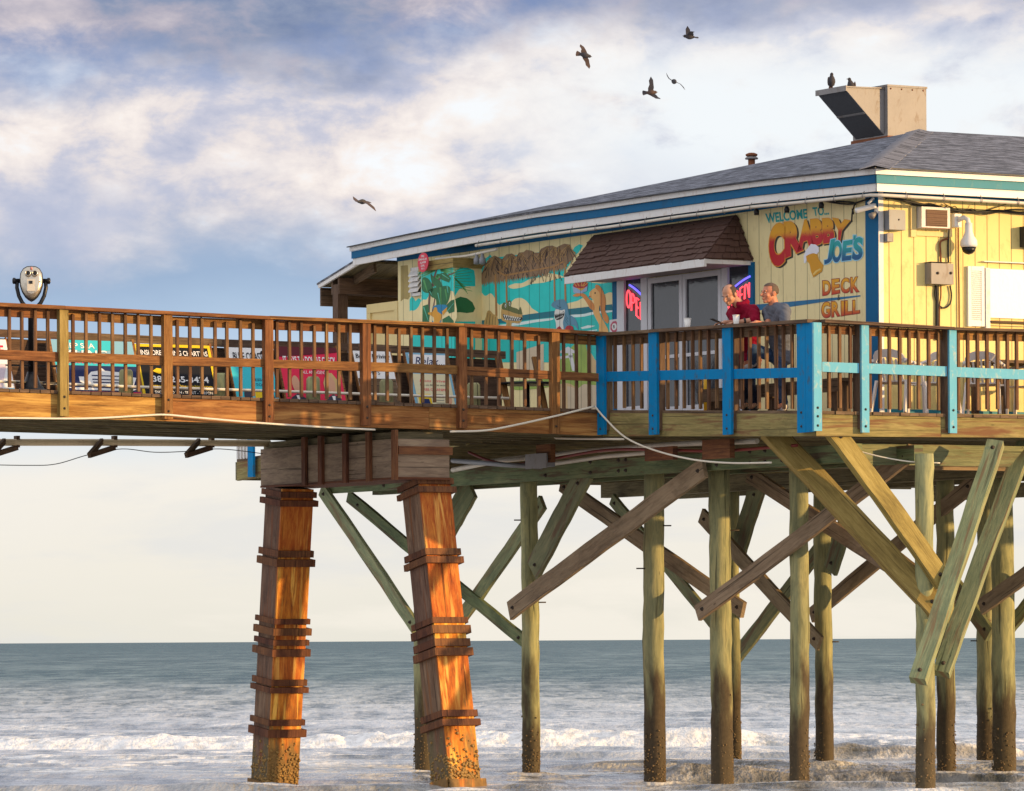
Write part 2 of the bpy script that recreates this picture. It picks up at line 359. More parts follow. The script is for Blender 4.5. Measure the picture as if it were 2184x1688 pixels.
# ================================================================== SEA
def vnoise(x, y, seed=0):
    rs = np.random.RandomState(seed); T = rs.rand(256, 256)
    xi, yi = np.floor(x).astype(int), np.floor(y).astype(int)
    fx, fy = x - xi, y - yi; fx = fx * fx * (3 - 2 * fx); fy = fy * fy * (3 - 2 * fy)
    a, b = T[xi & 255, yi & 255], T[(xi + 1) & 255, yi & 255]
    c, d = T[xi & 255, (yi + 1) & 255], T[(xi + 1) & 255, (yi + 1) & 255]
    return (a * (1 - fx) + b * fx) * (1 - fy) + (c * (1 - fx) + d * fx) * fy
def fbm(x, y, seed=0, octv=4, g=.5):
    r, a, t = 0, 1, 0
    for o in range(octv): r = r + a * vnoise(x * 2 ** o + 17 * o, y * 2 ** o - 9 * o, seed + o); t += a; a *= g
    return r / t
def smooth(x, a, b):
    k = np.clip((x - a) / (b - a), 0, 1); return k * k * (3 - 2 * k)
rows = np.concatenate([np.linspace(15, 58, 60, endpoint=False), np.arange(58, 112, .085), np.arange(112, 160, .22), np.arange(160, 420, .9), np.geomspace(420, 24000, 90)])
NI, NO = 250, 26; NC = NI + 2 * NO; un = np.linspace(-1, 1, NI)
Yg = np.repeat(rows[:, None], NC, 1)
edge = .118 * rows[:, None] + 2.5 + np.clip(rows[:, None] - 300, 0, None) * .5
outer = edge + (np.arange(1, NO + 1)[None, :] / NO) ** 2 * (60 + 1.2 * rows[:, None])      # the sea goes on well past both sides of the view
Xg = np.concatenate([-outer[:, ::-1], un[None, :] * edge, outer], 1)
def sea_height(X, Y):
    near = 1 - smooth(Y, 190, 400)
    h = .030 * np.sin((Y + .12 * X + 2.2 * fbm(X * .08, Y * .06, 3)) * 1.15)
    h += .045 * np.sin((Y - .06 * X + 5 * fbm(X * .05, Y * .03, 5)) * .42 + 1)
    h += .085 * (fbm(X * .45, Y * 1.0, 11, 4, .5) - .5) + .022 * (fbm(X * 1.6, Y * 3.0, 21, 3, .5) - .5)
    h *= near
    foam = np.zeros_like(h); sand = np.zeros_like(h)
    # the breaking wave: a lumpy foam front with a smoother back
    yc = 90.2 + 1.7 * (fbm(X * .11 + 3, X * 0 + .5, 31, 3) - .5) - .07 * X + .5 * (fbm(X * .6, X * 0, 33, 3) - .5)
    amp = .28 * (.55 + .9 * fbm(X * .13 + 9, X * 0 + 2.2, 35, 3)) * (1 - .75 * smooth(X, 3.9, 5.2))
    d = Y - yc
    shp = np.where(d < 0, smooth(d, -1.15, 0), 1 - smooth(d, 0, 4.2))
    lump = fbm(X * 2.0, d * 1.8, 41, 5, .62) - .5
    h += -.07 * smooth(d, -2.6, -1.6) * (1 - smooth(d, -1.4, -1.1)) + amp * shp * (1 + .45 * lump) + .22 * lump * (smooth(d, -1.3, -.6) * (1 - smooth(d, .3, 1.4))) * np.clip(amp / .4, 0, 1)
    f = smooth(d, -1.35, -1.0) * (1 - smooth(d, .8, 4.0 + 2.5 * (fbm(X * .3, Y * .2, 43) - .5)))
    foam = np.maximum(foam, f * (.95 + .4 * lump) * np.clip(amp / .22 - .35, 0, 1))
    # second, smaller broken wave behind it and lacy foam trailing both
    yc2 = 97.5 + 1.2 * (fbm(X * .15, X * 0 + 7, 51, 3) - .5)
    d2 = Y - yc2; h += .15 * np.where(d2 < 0, smooth(d2, -1.2, 0), 1 - smooth(d2, 0, 4)) * fbm(X * .2, X * 0, 53, 2)
    foam = np.maximum(foam, .60 * smooth(d2, -.9, -.4) * (1 - smooth(d2, .0, 2.2)) * smooth(fbm(X * .22, X * 0 + 4, 55, 3), .36, .58))
    lace = smooth(fbm(X * 1.1 + 2.5 * fbm(X * .3, Y * .5, 57), Y * .62, 59, 5, .6), .47, .66)
    foam = np.maximum(foam, lace * .62 * smooth(Y, 63, 72) * (1 - smooth(Y, 93, 128)))
    foam = np.maximum(foam, smooth(fbm(X * .22, Y * .13, 61, 5, .62), .42, .66) * .45 * smooth(Y, 93, 99) * (1 - smooth(Y, 118, 140)))
    # low wash rolling in at the bottom edge, sandy on the right
    for (y0, sl, a, x0, x1, sd_) in ((65.6, -.10, .08, -9, 9, 71), (70.5, -.35, .15, 1.7, 9, 73), (75.5, -.2, .07, 0, 9, 75), (81.5, .1, .20, 4.4, 9, 77), (84.2, .05, .07, -9, 5.4, 79)):
        yc3 = y0 + sl * X + 1.3 * (fbm(X * .3, X * 0 + sd_, sd_, 3) - .5)
        d3 = Y - yc3; gate = smooth(X, x0, x0 + .9) * (1 - smooth(X, x1 - .8, x1))
        A = a * gate * (.5 + fbm(X * .5, X * 0, sd_ + 1, 3))
        h += A * np.where(d3 < 0, smooth(d3, -.55, 0), 1 - smooth(d3, 0, 2.1)) * (1 + .6 * (fbm(X * 2.1, d3 * 2.2, sd_ + 2, 4, .6) - .5))
        foam = np.maximum(foam, gate * .75 * smooth(d3, -.12, .05) * (1 - smooth(d3, .15, .8)) * smooth(fbm(X * 1.3, Y * 2, sd_ + 3, 3), .42, .6))
        sand = np.maximum(sand, gate * smooth(a, .07, .16) * smooth(d3, -.7, -.3) * (1 - smooth(d3, .2, 1.6)))
    for p in FEET:
        dd = np.hypot(X - p.x, Y - p.y); nn_ = fbm(X * 3, Y * 3, 95, 3)
        foam = np.maximum(foam, (.55 + .6 * nn_) * (1 - smooth(dd, .16, .55 + .5 * nn_))); h += .05 * nn_ * (1 - smooth(dd, .2, .6))
    sand = np.maximum(sand, .9 * (1 - smooth(Y, 63, 68.5 + 1.5 * (fbm(X * .4, Y * .4, 91) - .5))))
    return h, np.clip(foam, 0, 1), np.clip(sand, 0, 1)
Hg, Fg, Sg = sea_height(Xg, Yg)
nr = len(rows); vv = np.stack([Xg, Yg, Hg], -1).reshape(-1, 3)
idx = np.arange(nr * NC).reshape(nr, NC)
q = np.stack([idx[:-1, :-1], idx[:-1, 1:], idx[1:, 1:], idx[1:, :-1]], -1).reshape(-1, 4)
me = bpy.data.meshes.new('sea')
me.vertices.add(len(vv)); me.vertices.foreach_set('co', vv.astype(np.float32).ravel())
me.loops.add(q.size); me.loops.foreach_set('vertex_index', q.ravel().astype(np.int32))
me.polygons.add(len(q)); me.polygons.foreach_set('loop_start', (np.arange(len(q)) * 4).astype(np.int32)); me.polygons.foreach_set('loop_total', np.full(len(q), 4, np.int32))
me.polygons.foreach_set('use_smooth', np.ones(len(q), bool)); me.update(calc_edges=True); me.validate()
for nm, arr in (('foam', Fg), ('sand', Sg)):
    a_ = me.attributes.new(nm, 'FLOAT', 'POINT'); a_.data.foreach_set('value', arr.astype(np.float32).ravel())
m, t, b = new_mat('sea_water')
pos = nd(t, 'ShaderNodeNewGeometry').outputs['Position']
fo = nd(t, 'ShaderNodeAttribute', None, attribute_name='foam').outputs['Fac']
sa_ = nd(t, 'ShaderNodeAttribute', None, attribute_name='sand').outputs['Fac']
ys = nd(t, 'ShaderNodeSeparateXYZ', {0: pos}).outputs[1]
far = sstep(t, ys, 92, 300); far2 = sstep(t, ys, 180, 1500)
w1 = noise(t, mapping(t, pos, (1.5, .42, 1)), 1.0, 6, .68, .2)
w2 = noise(t, mapping(t, pos, (.42, .075, 1), (5, 2, 0)), 1.0, 6, .68, .2)
w3 = noise(t, mapping(t, pos, (.10, .011, 1), (1, 7, 0)), 1.0, 7, .70, .2)
w0 = noise(t, mapping(t, pos, (3.2, 1.6, 1), (9, 4, 0)), 1.0, 4, .62, .3)
mid = sstep(t, ys, 130, 300)
chop = nd(t, 'ShaderNodeMix', {0: mid, 2: mth(t, 'ADD', mth(t, 'MULTIPLY', w1, .45), mth(t, 'ADD', mth(t, 'MULTIPLY', w2, .35), mth(t, 'MULTIPLY', w0, .2))), 3: mth(t, 'ADD', mth(t, 'MULTIPLY', w2, .55), mth(t, 'MULTIPLY', w3, .45))}).outputs[0]
bp = nd(t, 'ShaderNodeBump', {'Strength': nd(t, 'ShaderNodeMix', {0: far, 2: .40, 3: .75}).outputs[0], 'Distance': .45, 'Height': mth(t, 'ADD', mth(t, 'MULTIPLY', w1, .7), mth(t, 'ADD', mth(t, 'MULTIPLY', w0, .25), mth(t, 'MULTIPLY', w2, 1.5)))})
dk = mixc(t, far, (.10, .13, .145), (.022, .070, .080)); lt = mixc(t, far2, mixc(t, far, (.74, .74, .73), (.21, .28, .275)), (.10, .165, .165))
thr = nd(t, 'ShaderNodeMix', {0: far, 2: .035, 3: -.02}).outputs[0]
wc = mixc(t, sstep(t, mth(t, 'ADD', chop, thr), .40, .62), dk, lt)  # sky-reflecting and dark wave facets put into the water colour
wc = mixc(t, mth(t, 'MULTIPLY', sa_, .45), wc, mixc(t, sstep(t, w1, .35, .65), (.06, .05, .04), (.36, .30, .23)))
fn = noise(t, mapping(t, pos, (2.6, 1.6, 5.0)), 1.6, 7, .70, .3)
fm = sstep(t, mth(t, 'ADD', fo, mth(t, 'MULTIPLY', mth(t, 'SUBTRACT', fn, .5), .75)), .34, .62)
foamc = mixc(t, sstep(t, fn, .34, .58), (.62, .61, .60), (.94, .93, .92))
link(t, mixc(t, fm, wc, foamc), b, 'Base Color')
link(t, nd(t, 'ShaderNodeMix', {0: fm, 2: .16, 3: .85}).outputs[0], b, 'Roughness')
b.inputs['IOR'].default_value = 1.33
link(t, nd(t, 'ShaderNodeMix', {0: far, 2: .42, 3: .10}).outputs[0], b, 'Specular IOR Level')
link(t, bp.outputs[0], b, 'Normal')
df = nd(t, 'ShaderNodeBsdfDiffuse', {'Color': mixc(t, fm, wc, foamc), 'Normal': bp.outputs[0]})     # open water: facets turned to the viewer hide most of the mirror
gl = nd(t, 'ShaderNodeBsdfGlossy', {'Color': (.9, .93, .93, 1), 'Roughness': .22, 'Normal': bp.outputs[0]})
fs = nd(t, 'ShaderNodeMixShader', {0: .22, 1: df.outputs[0], 2: gl.outputs[0]})
ms_ = nd(t, 'ShaderNodeMixShader', {0: mth(t, 'MULTIPLY', sstep(t, ys, 95, 170), .92), 1: b.outputs[0], 2: fs.outputs[0]})
link(t, ms_.outputs[0], [n_ for n_ in t.nodes if n_.type == 'OUTPUT_MATERIAL'][0], 0)
me.materials.append(m)
sea = bpy.data.objects.new('sea', me); C.objects.link(sea); struct(sea)

# ================================================================== WALKWAY AND PATIO
TW = onS(1285, 876, 0)[1]                       # near edge of the walkway
TWF = TW + 3.75                                  # far edge of the walkway
wk_deck = trace([(-200, 822), (0, 829), (336, 841.6), (776, 855), (1016, 868), (1285, 875)])
wk_rim0 = trace([(-200, 829), (0, 836), (336, 849), (776, 861), (1016, 874), (1285, 881)])
wk_rim1 = trace([(-200, 884), (0, 889), (336, 898), (776, 912), (1016, 919), (1285, 930)])
wk_cap0 = trace([(-200, 638), (0, 646), (351, 666.6), (582, 676), (766, 683), (990, 692), (1185, 703), (1297, 711)])
wk_cap1 = trace([(-200, 646), (0, 654), (351, 673.6), (582, 683), (766, 689.5), (990, 699), (1185, 710), (1297, 717.5)])
wk_mid0 = trace([(-200, 738), (0, 746), (336, 760), (555, 767), (771, 773), (974, 781), (1285, 798)])
wk_mid1 = trace([(-200, 758), (0, 767), (336, 780), (555, 784), (771, 792), (974, 800), (1285, 815)])
pl_deck = trace([(1285, 875), (1740, 876.5)]); pl_rim0 = trace([(1285, 881), (1740, 882)]); pl_rim1 = trace([(1285, 931), (1740, 931)])
pl_cap0 = trace([(1285, 711), (1546, 694.6), (1740, 682)]); pl_cap1 = trace([(1285, 717.5), (1546, 701), (1740, 689)])
pl_mid0 = trace([(1285, 794), (1740, 784)]); pl_mid1 = trace([(1285, 815), (1740, 805)])
pr_deck = trace([(1740, 875), (2184, 877), (2500, 878)]); pr_rim0 = trace([(1740, 881), (2184, 884), (2500, 886)]); pr_rim1 = trace([(1740, 931), (2184, 934), (2500, 936)])
pr_cap0 = trace([(1740, 682), (2020, 699), (2184, 702.5), (2500, 712)]); pr_cap1 = trace([(1740, 689), (2020, 704.5), (2184, 708), (2500, 718)])
pr_mid0 = trace([(1740, 772), (2184, 789), (2500, 800)]); pr_mid1 = trace([(1740, 793), (2184, 810), (2500, 821)])
class Pl:                                        # a vertical plane of the pier: 't' planes run along the pier, 's' planes across it
    def __init__(s, k, v): s.k, s.v = k, v
    def p(s, px, py):
        r = onT(px, py, s.v) if s.k == 't' else onS(px, py, s.v)
        return (r[0], r[2]) if s.k == 't' else (r[1], r[2])
    def w(s, u, d, z): return W(u, s.v - d, z) if s.k == 't' else W(s.v - d, u, z)
    def board(s, mb, u0, u1, d0, d1, za0, za1, zb0, zb1, m=0):         # za: bottom/top at u0, zb: bottom/top at u1, d: outward offset
        w_ = s.w
        mb.hexa([w_(u0, d0, za0), w_(u1, d0, zb0), w_(u1, d1, zb0), w_(u0, d1, za0), w_(u0, d0, za1), w_(u1, d0, zb1), w_(u1, d1, zb1), w_(u0, d1, za1)], m)
    def strip(s, mb, x0, x1, d0, d1, f0, f1, m=0, jit=0):              # board between two pixel traces (f0 upper, f1 lower)
        a0, a1, b0, b1 = s.p(x0, f1(x0)), s.p(x0, f0(x0)), s.p(x1, f1(x1)), s.p(x1, f0(x1))
        j = random.uniform(-jit, jit)
        s.board(mb, a0[0], b0[0], d0, d1, a0[1] + j, a1[1] + j, b0[1] + j, b1[1] + j, m)
PWK, PPL, PPR = Pl('t', TW), Pl('s', 0.0), Pl('t', 0.0)

def wkz(s):                                      # walkway deck height at s
    a, b = PWK.p(0, wk_deck(0)), PWK.p(1285, wk_deck(1285)); return lerp(a[1], b[1], (s - a[0]) / (b[0] - a[0]))
Z0 = PPL.p(1740, pl_deck(1740))[1]; ZJ = wkz(0)
def paz(t_): return lerp(Z0, ZJ, min(max(t_ / TW, 0), 1)) - .30 * min(max((t_ - TWF) / 6.0, 0), 1)                # patio floor height at t

SL = PWK.p(-160, 830)[0]
walk = thing('pier_walkway', 'orange brown timber walkway crossing the left half over the water', 'pier walkway', W(SL / 2, TW + 1.8, 4.9))
mb = MB(); s_ = SL
while s_ < -.02:
    w_ = min(.14, -.005 - s_); z = wkz(s_)
    mb.box(s_, s_ + w_ - .006, TW - .035 + random.uniform(-.012, .008), TWF + .03, z - .042, z + random.uniform(-.004, .004))
    s_ += .146
mb.build('deck_planks', M['rail_dark'], walk)
for x0, x1 in ((-160, 352), (352.6, 915), (915.6, 1282)):
    mb = MB(); PWK.strip(mb, x0, x1, -.045, 0.0, wk_rim0, wk_rim1); mb.build('rim_board', M['rim'], walk)
for k, d in enumerate((.55, 1.1, 1.65, 2.2, 2.75, 3.3)):
    mb = MB(); zz = wkz(SL) - .34; z2 = wkz(0) - .34
    Pl('t', TW + d).board(mb, SL, -.02, -.02, .03, zz, wkz(SL) - .045, z2, wkz(0) - .045); mb.build('joist', M['under'], walk)
mb = MB(); Pl('t', TWF).board(mb, SL, -.02, -.045, 0, wkz(SL) - .36, wkz(SL) - .044, wkz(0) - .36, wkz(0) - .044); mb.build('rim_board', M['under'], walk)

patio = thing('patio_deck', 'wide timber patio deck on piles carrying the yellow restaurant', 'patio deck', W(4, 6, 4.6))
mb = MB(); s_ = .0
T_END = onS(505, 990, 0.0)[1]
while s_ < 13:
    e = -.03 + random.uniform(-.012, .012)
    for t0, t1 in ((e, TW), (TW, TWF), (TWF, T_END)):
        z0, z1 = paz(t0), paz(t1)
        mb.hexa([W(s_, t0, z0 - .042), W(s_ + .14, t0, z0 - .042), W(s_ + .14, t1, z1 - .042), W(s_, t1, z1 - .042), W(s_, t0, z0), W(s_ + .14, t0, z0), W(s_ + .14, t1, z1), W(s_, t1, z1)])
    s_ += .146
mb.build('deck_planks', M['rail_dark'], patio)
mb = MB(); PPL.strip(mb, 1286, 1739, -.045, 0.0, pl_rim0, pl_rim1); mb.build('rim_board', M['rim_green'], patio)
for x0, x1 in ((1741, 2007), (2007.6, 2500)):
    mb = MB(); PPR.strip(mb, x0, x1, -.045, 0.0, pr_rim0, pr_rim1); mb.build('rim_board', M['rim_green'], patio)
mb = MB(); PPL.board(mb, TWF, T_END, -.045, 0, ZJ - .34, ZJ - .044, paz(T_END) - .34, paz(T_END) - .044); mb.build('rim_board', M['rim_green'], patio)
for k in range(1, 27):
    mb = MB(); t_ = k * .6
    if t_ > T_END - .1: break
    z = paz(t_); mb.box(.05, 13, t_ - .02, t_ + .025, z - .33, z - .045); mb.build('joist', M['under'], patio)
mb = MB(); mb.box(.0, 13, T_END, T_END + .045, paz(T_END) - .33, paz(T_END) - .044); mb.build('rim_board', M['under'], patio)

# ------------------------------------------------------------------ railings
def rails(root, P, posts, cap0, cap1, mid0, mid1, deck, rim1, mats, per, xr, post_kind, pk_shift=0, point=False, sub=True, gaps=()):
    xs = sorted(posts)
    # cap: boards broken over every second post
    br = [xr[0]] + [x for x in xs[1::2] if xr[0] < x < xr[1]] + [xr[1]]
    for a, b in zip(br, br[1:]):
        mb = MB(); P.strip(mb, a, b - .4, -.09, .13, cap0, cap1, jit=.003); mb.build('cap_rail', mats['cap'], root)
    for a, b in zip([xr[0]] + xs, xs + [xr[1]]):
        if b - a < 6: continue
        if mats.get('mid'):
            mb = MB(); P.strip(mb, a, b, .005, .047, mid0, mid1, jit=.004); mb.build('mid_rail', mats['mid'], root)
        if sub:
            mb = MB(); P.strip(mb, a, b, -.088, -.048, lambda x: cap1(x) + .3, lambda x: cap1(x) + 20, jit=.003); mb.build('sub_rail', mats['sub'], root)
        n = max(1, round((b - a) / per)) - 1
        for k in range(n):
            x = a + (b - a) * (k + 1) / (n + 1) + random.uniform(-1.2, 1.2) + pk_shift
            top_ = cap1(x) + (7 + random.uniform(0, 2) if point else random.choice((1, 1, 2, 2, 9)))
            u, zt = P.p(x, top_); zb = P.p(x, deck(x))[1] + random.uniform(.0, .03)
            mb = MB(); hw = .019; ln = random.uniform(-.012, .012)
            P.board(mb, u - hw, u + hw, -.044, -.006, zb, zt, zb, zt)
            tip = .035                                                 # chamfered top
            q = [P.w(u - hw, -.044, zt), P.w(u + hw, -.044, zt), P.w(u + hw, -.006, zt), P.w(u - hw, -.006, zt)]
            r_ = [P.w(u - hw * .3, -.044, zt + tip * (1.5 if point else .4)), P.w(u + hw * .3, -.044, zt + tip * (1.5 if point else .4))]
            mb.poly([q[3], q[2], r_[1], r_[0]]); mb.poly([q[0], q[1], r_[1], r_[0]]); mb.poly([q[0], q[3], r_[0]]); mb.poly([q[1], q[2], r_[1]])
            mb.build('picket', mats['picket'], root)
    for x in xs:
        post_kind(root, P, x, cap1, rim1, mats)
def bolts(root, P, u, d, zs, r=.011):
    for z in zs:
        mb = MB(); o = P.w(u, d, z); n = (P.w(u, d + .01, z) - o).normalized(); mb.lathe(o, [(r * 1.6, 0), (r * 1.6, .004), (r, .005), (r, .014), (r * .5, .016)], 8, 0, n); mb.build('bolt', M['bolt'], root)
def post_brown(root, P, x, cap1, rim1, mats):
    u, z1 = P.p(x, cap1(x)); z0 = P.p(x, rim1(x))[1] + random.uniform(-.01, .03)
    mb = MB(); hw = .062
    P.board(mb, u - hw, u + hw, .002, .095, z0, z1, z0, z1)
    o = mb.build('post', mats['post'] if x != 130 else M['brace_gold'], root)
    bolts(root, P, u, .095, (z0 + .10, z0 + .25))
def post_blue(root, P, x, cap1, rim1, mats):
    u, z1 = P.p(x, cap1(x)); z0 = P.p(x, rim1(x))[1] + .02
    hw = .105
    mb = MB(); P.board(mb, u - hw, u + hw, .05, .088, z0, z1, z0, z1); mb.build('post', M['blue'], root)
    mb = MB(); P.board(mb, u - hw, u + hw - .02, -.05, .048, z0 + .06, z1, z0 + .06, z1); mb.build('post_core', M['rail_dark'], root)
    bolts(root, P, u, .088, (z0 + .08, z0 + .26))
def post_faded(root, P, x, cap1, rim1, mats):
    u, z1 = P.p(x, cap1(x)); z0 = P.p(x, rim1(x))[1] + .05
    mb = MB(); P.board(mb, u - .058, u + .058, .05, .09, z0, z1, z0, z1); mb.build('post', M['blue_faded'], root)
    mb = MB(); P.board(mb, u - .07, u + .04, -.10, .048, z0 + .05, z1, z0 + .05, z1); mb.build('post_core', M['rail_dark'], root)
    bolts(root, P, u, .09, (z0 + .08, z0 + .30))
R1 = thing('walkway_railing', 'orange brown picket railing along the near edge of the walkway', 'railing', W(-4, TW, wkz(-4)))
rails(R1, PWK, [-86, 130, 352, 567, 775, 980, 1178], wk_cap0, wk_cap1, wk_mid0, wk_mid1, wk_deck, wk_rim1, dict(cap=M['rail'], mid=M['rail'], sub=M['rail'], picket=M['picket'], post=M['rail']), 26.8, (-160, 1285), post_brown)
R2 = thing('patio_railing', 'bright blue railing with brown pickets beside the glass doors', 'railing', W(0, 2.4, paz(2)))
rails(R2, PPL, [1291, 1403, 1561], pl_cap0, pl_cap1, pl_mid0, pl_mid1, pl_deck, pl_rim1, dict(cap=M['rail_dark'], mid=M['blue'], sub=M['rail_dark'], picket=M['picket']), 17.6, (1285, 1740), post_blue)
R3 = thing('patio_railing', 'faded pale blue railing in sunlight in front of the plastic chairs', 'railing', W(3, 0, Z0))
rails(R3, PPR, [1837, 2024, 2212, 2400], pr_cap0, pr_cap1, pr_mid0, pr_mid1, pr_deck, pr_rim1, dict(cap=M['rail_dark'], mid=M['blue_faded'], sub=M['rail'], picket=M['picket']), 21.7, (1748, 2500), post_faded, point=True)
# corner post where both blue railings meet
zt, zb = PPL.p(1740, 689)[1], PPL.p(1740, 922)[1]
cp = thing('corner_post', 'thick corner post, deep blue on one face and pale blue on the sunlit face', 'post', W(0, 0, zb))
for t0, t1 in ((-.05, .10), (.104, .30)):
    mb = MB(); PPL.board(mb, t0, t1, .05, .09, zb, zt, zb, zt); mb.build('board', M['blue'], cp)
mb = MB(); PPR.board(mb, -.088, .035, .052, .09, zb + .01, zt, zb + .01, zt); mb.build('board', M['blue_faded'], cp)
mb = MB(); mb.box(-.05, .07, -.05, .09, zb + .05, zt); mb.build('post_core', M['rail_dark'], cp)
bolts(cp, PPR, -.03, .09, (zb + .08, zb + .2, zb + .31)); bolts(cp, PPL, .2, .09, (zb + .08, zb + .26))

# ================================================================== RESTAURANT BUILDING
TB = 2.0; SB = onT(1875, 600, TB)[0]             # planes of the two visible walls
TF = TB - .5; SF = onT(1868, 360, TF)[0]         # planes of the two fascias
cz = lambda y: onT(1868, y, TF)[2]
ZF = [cz(y) for y in (360, 372, 390.5, 407)]     # fascia: white / blue / white
TF2 = onS(745, 527, SF)[1]; TB2 = onS(849, 640, SB)[1]
S_END = SB + 13.0
def zfl(t_): return paz(t_)
PM, PR_ = Pl('s', SB), Pl('t', TB)
bld = thing('restaurant', 'yellow seaside restaurant with blue trim, painted mural wall and grey shingle roof', 'restaurant', W(SB + 6, TB + 6, ZJ))
ZW = ZF[3] + .11
EO = [(onS(px, y, SF)[1], onS(px, y, SF)[2] - ZF[0]) for px, y in ((1868, 360), (1735, 374), (1601, 389), (1430, 413), (1271, 436.5), (1140, 454), (1019, 474), (880, 500), (745, 527))]
EO[0] = (TF, 0.0)
fl_ = trace(EO)
def eo(t_): return fl_(min(max(t_, TF), TF2))            # the old eave line is slightly bowed
mb = MB(); mb.box(SB, SB + .12, TB + .12, TB2, ZJ - .25, ZW); mb.build('mural_wall', M['cream_wall'], bld)
mb = MB(); mb.box(SB, S_END, TB, TB + .12, Z0 - .1, ZW); mb.build('side_wall', M['yellow_wall'], bld)
mb = MB(); mb.box(SB + .12, S_END, TB2 - .12, TB2, ZJ - .25, ZW); mb.build('back_wall', M['cream'], bld)
mb = MB(); mb.box(S_END - .12, S_END, TB + .12, TB2 - .12, ZJ - .25, ZW); mb.build('end_wall', M['cream'], bld)
# corner boards and base boards
mb = MB(); x0 = onS(1849, 600, SB)[1]; PM.board(mb, TB - .02, x0, 0.001, .022, ZJ - .25, ZW, ZJ - .25, ZW); mb.build('corner_board', M['blue_dark'], bld)
mb = MB(); u1 = onT(1883, 600, TB)[0]; PR_.board(mb, SB - .02, u1, .001, .022, Z0, ZW, Z0, ZW); mb.build('corner_board', M['white'], bld)
mb = MB(); PR_.board(mb, u1, S_END, .001, .02, Z0, Z0 + .16, Z0, Z0 + .16); mb.build('base_board', M['teal'], bld)
mb = MB(); PR_.board(mb, u1, S_END, .001, .02, ZW - .10, ZW, ZW - .10, ZW); mb.build('frieze_board', M['blue_dark'], bld)
mb = MB(); PM.board(mb, x0, TB2, .001, .02, ZW - .085, ZW, ZW - .085, ZW); mb.build('frieze_board', M['blue_dark'], bld)
# soffits
mb = MB(); mb.box(SF + .10, SB, TF + .10, TF2, ZF[3] + .11, ZF[3] + .14); mb.box(SB, S_END, TF + .10, TB, ZF[3] + .11, ZF[3] + .14); mb.build('soffit', M['blue_dark'], bld)
# fascia boards, each a little inside the one above
for k, (mt, mt2, o_) in enumerate(((M['white'], M['white2'], 0), (M['blue_dark'], M['teal'], .035), (M['white'], M['white2'], .06))):
    za, zb_ = ZF[k + 1], ZF[k]
    if k < 2: za += .004
    mb = MB(); ts = [TF + o_] + [q[0] for q in EO[1:]]; ts[-1] = TF2
    for a, b in zip(ts, ts[1:]):
        b -= .003; ea, eb = eo(a), eo(b); s0, s1 = SF + o_, SF + o_ + .04
        mb.hexa([W(s0, a, za + ea), W(s1, a, za + ea), W(s1, b, za + eb), W(s0, b, za + eb), W(s0, a, zb_ + ea), W(s1, a, zb_ + ea), W(s1, b, zb_ + eb), W(s0, b, zb_ + eb)], 0, BX)
    mb.build('fascia_board', mt, bld)
    mb = MB(); mb.box(SF + o_ + .0, S_END, TF + o_ - .001, TF + o_ + .039, za, zb_)
    mb.build('fascia_board', mt2, bld)
    if k == 0:
        pass
# roof
ZE = ZF[0] + .015; ro = .05
TA = (TF + TF2) / 2
a_, b_ = ray(1962, 279)
ap = onT(1962, 279, TA); SA = ap[0]; ZA = ap[2]
E1, E2 = W(SF - ro, TF - ro, ZE), W(SF - ro, TF2, ZE)
E3, E4 = W(S_END + .4, TF - ro, ZE), W(S_END + .4, TF2, ZE)
A1, A2 = W(SA, TA, ZA), W(S_END - 4, TA, ZA)
m, t, b = new_mat('grey_shingles')
uvn = nd(t, 'ShaderNodeTexCoord').outputs['UV']
br = nd(t, 'ShaderNodeTexBrick', {'Vector': uvn, 'Color1': (.075, .082, .105, 1), 'Color2': (.24, .245, .29, 1), 'Mortar': (.016, .017, .022, 1), 'Scale': 1.0, 'Mortar Size': .010, 'Bias': -.1, 'Brick Width': .34, 'Row Height': .14}, offset=.42, offset_frequency=3)
n1 = noise(t, mapping(t, uvn, (2.6, 5.2, 1)), 1.0, 6, .74); n2 = noise(t, uvn, 70, 3, .7)
cc = mixc(t, sstep(t, n1, .43, .60), mixc(t, .65, br.outputs[0], (.022, .025, .036)), mixc(t, .6, br.outputs[0], (.40, .41, .48)))
cc = mixc(t, mth(t, 'MULTIPLY', n2, .5), cc, (.05, .05, .06))
link(t, cc, b, 'Base Color'); b.inputs['Roughness'].default_value = .9
link(t, nd(t, 'ShaderNodeBump', {'Strength': .7, 'Distance': .012, 'Height': mth(t, 'ADD', br.outputs[1], n2)}).outputs[0], b, 'Normal')
M['shingle'] = m
mb = MB()
EV = [E1] + [W(SF - ro, q[0], ZE + q[1]) for q in EO[1:-1]] + [E2]
for a, b in zip(EV, EV[1:]): mb.poly([a, b, A1], 0, BX)
mb.poly([E1, A1, A2, E3], 0, AX); mb.poly([E4, E3, A2], 0, BX); mb.poly([E2, E4, A2, A1], 0, AX); mb.poly([E1, E3, E4, E2] + EV[-2:0:-1], 0, AX)
roof = mb.build('roof', M['shingle'], bld)
mb = MB(); mb.box(SF - ro, S_END, TF - ro - .002, TF - ro + .03, ZF[0] + .0, ZE - .002); [mb.hexa([a + (AX * -.002) - ZX * .015, a + AX * .03 - ZX * .015, b + AX * .03 - ZX * .015, b - AX * .002 - ZX * .015, a - AX * .002 - ZX * .002, a + AX * .03 - ZX * .002, b + AX * .03 - ZX * .002, b - AX * .002 - ZX * .002]) for a, b in zip(EV, EV[1:])]; mb.build('drip_edge', M['dark'], roof)
mb = MB(); n = 46
nrm = ((A1 - E1).cross(BX)).normalized(); nrm = nrm if nrm.z > 0 else -nrm
side = (A1 - E1).cross(ZX).normalized()
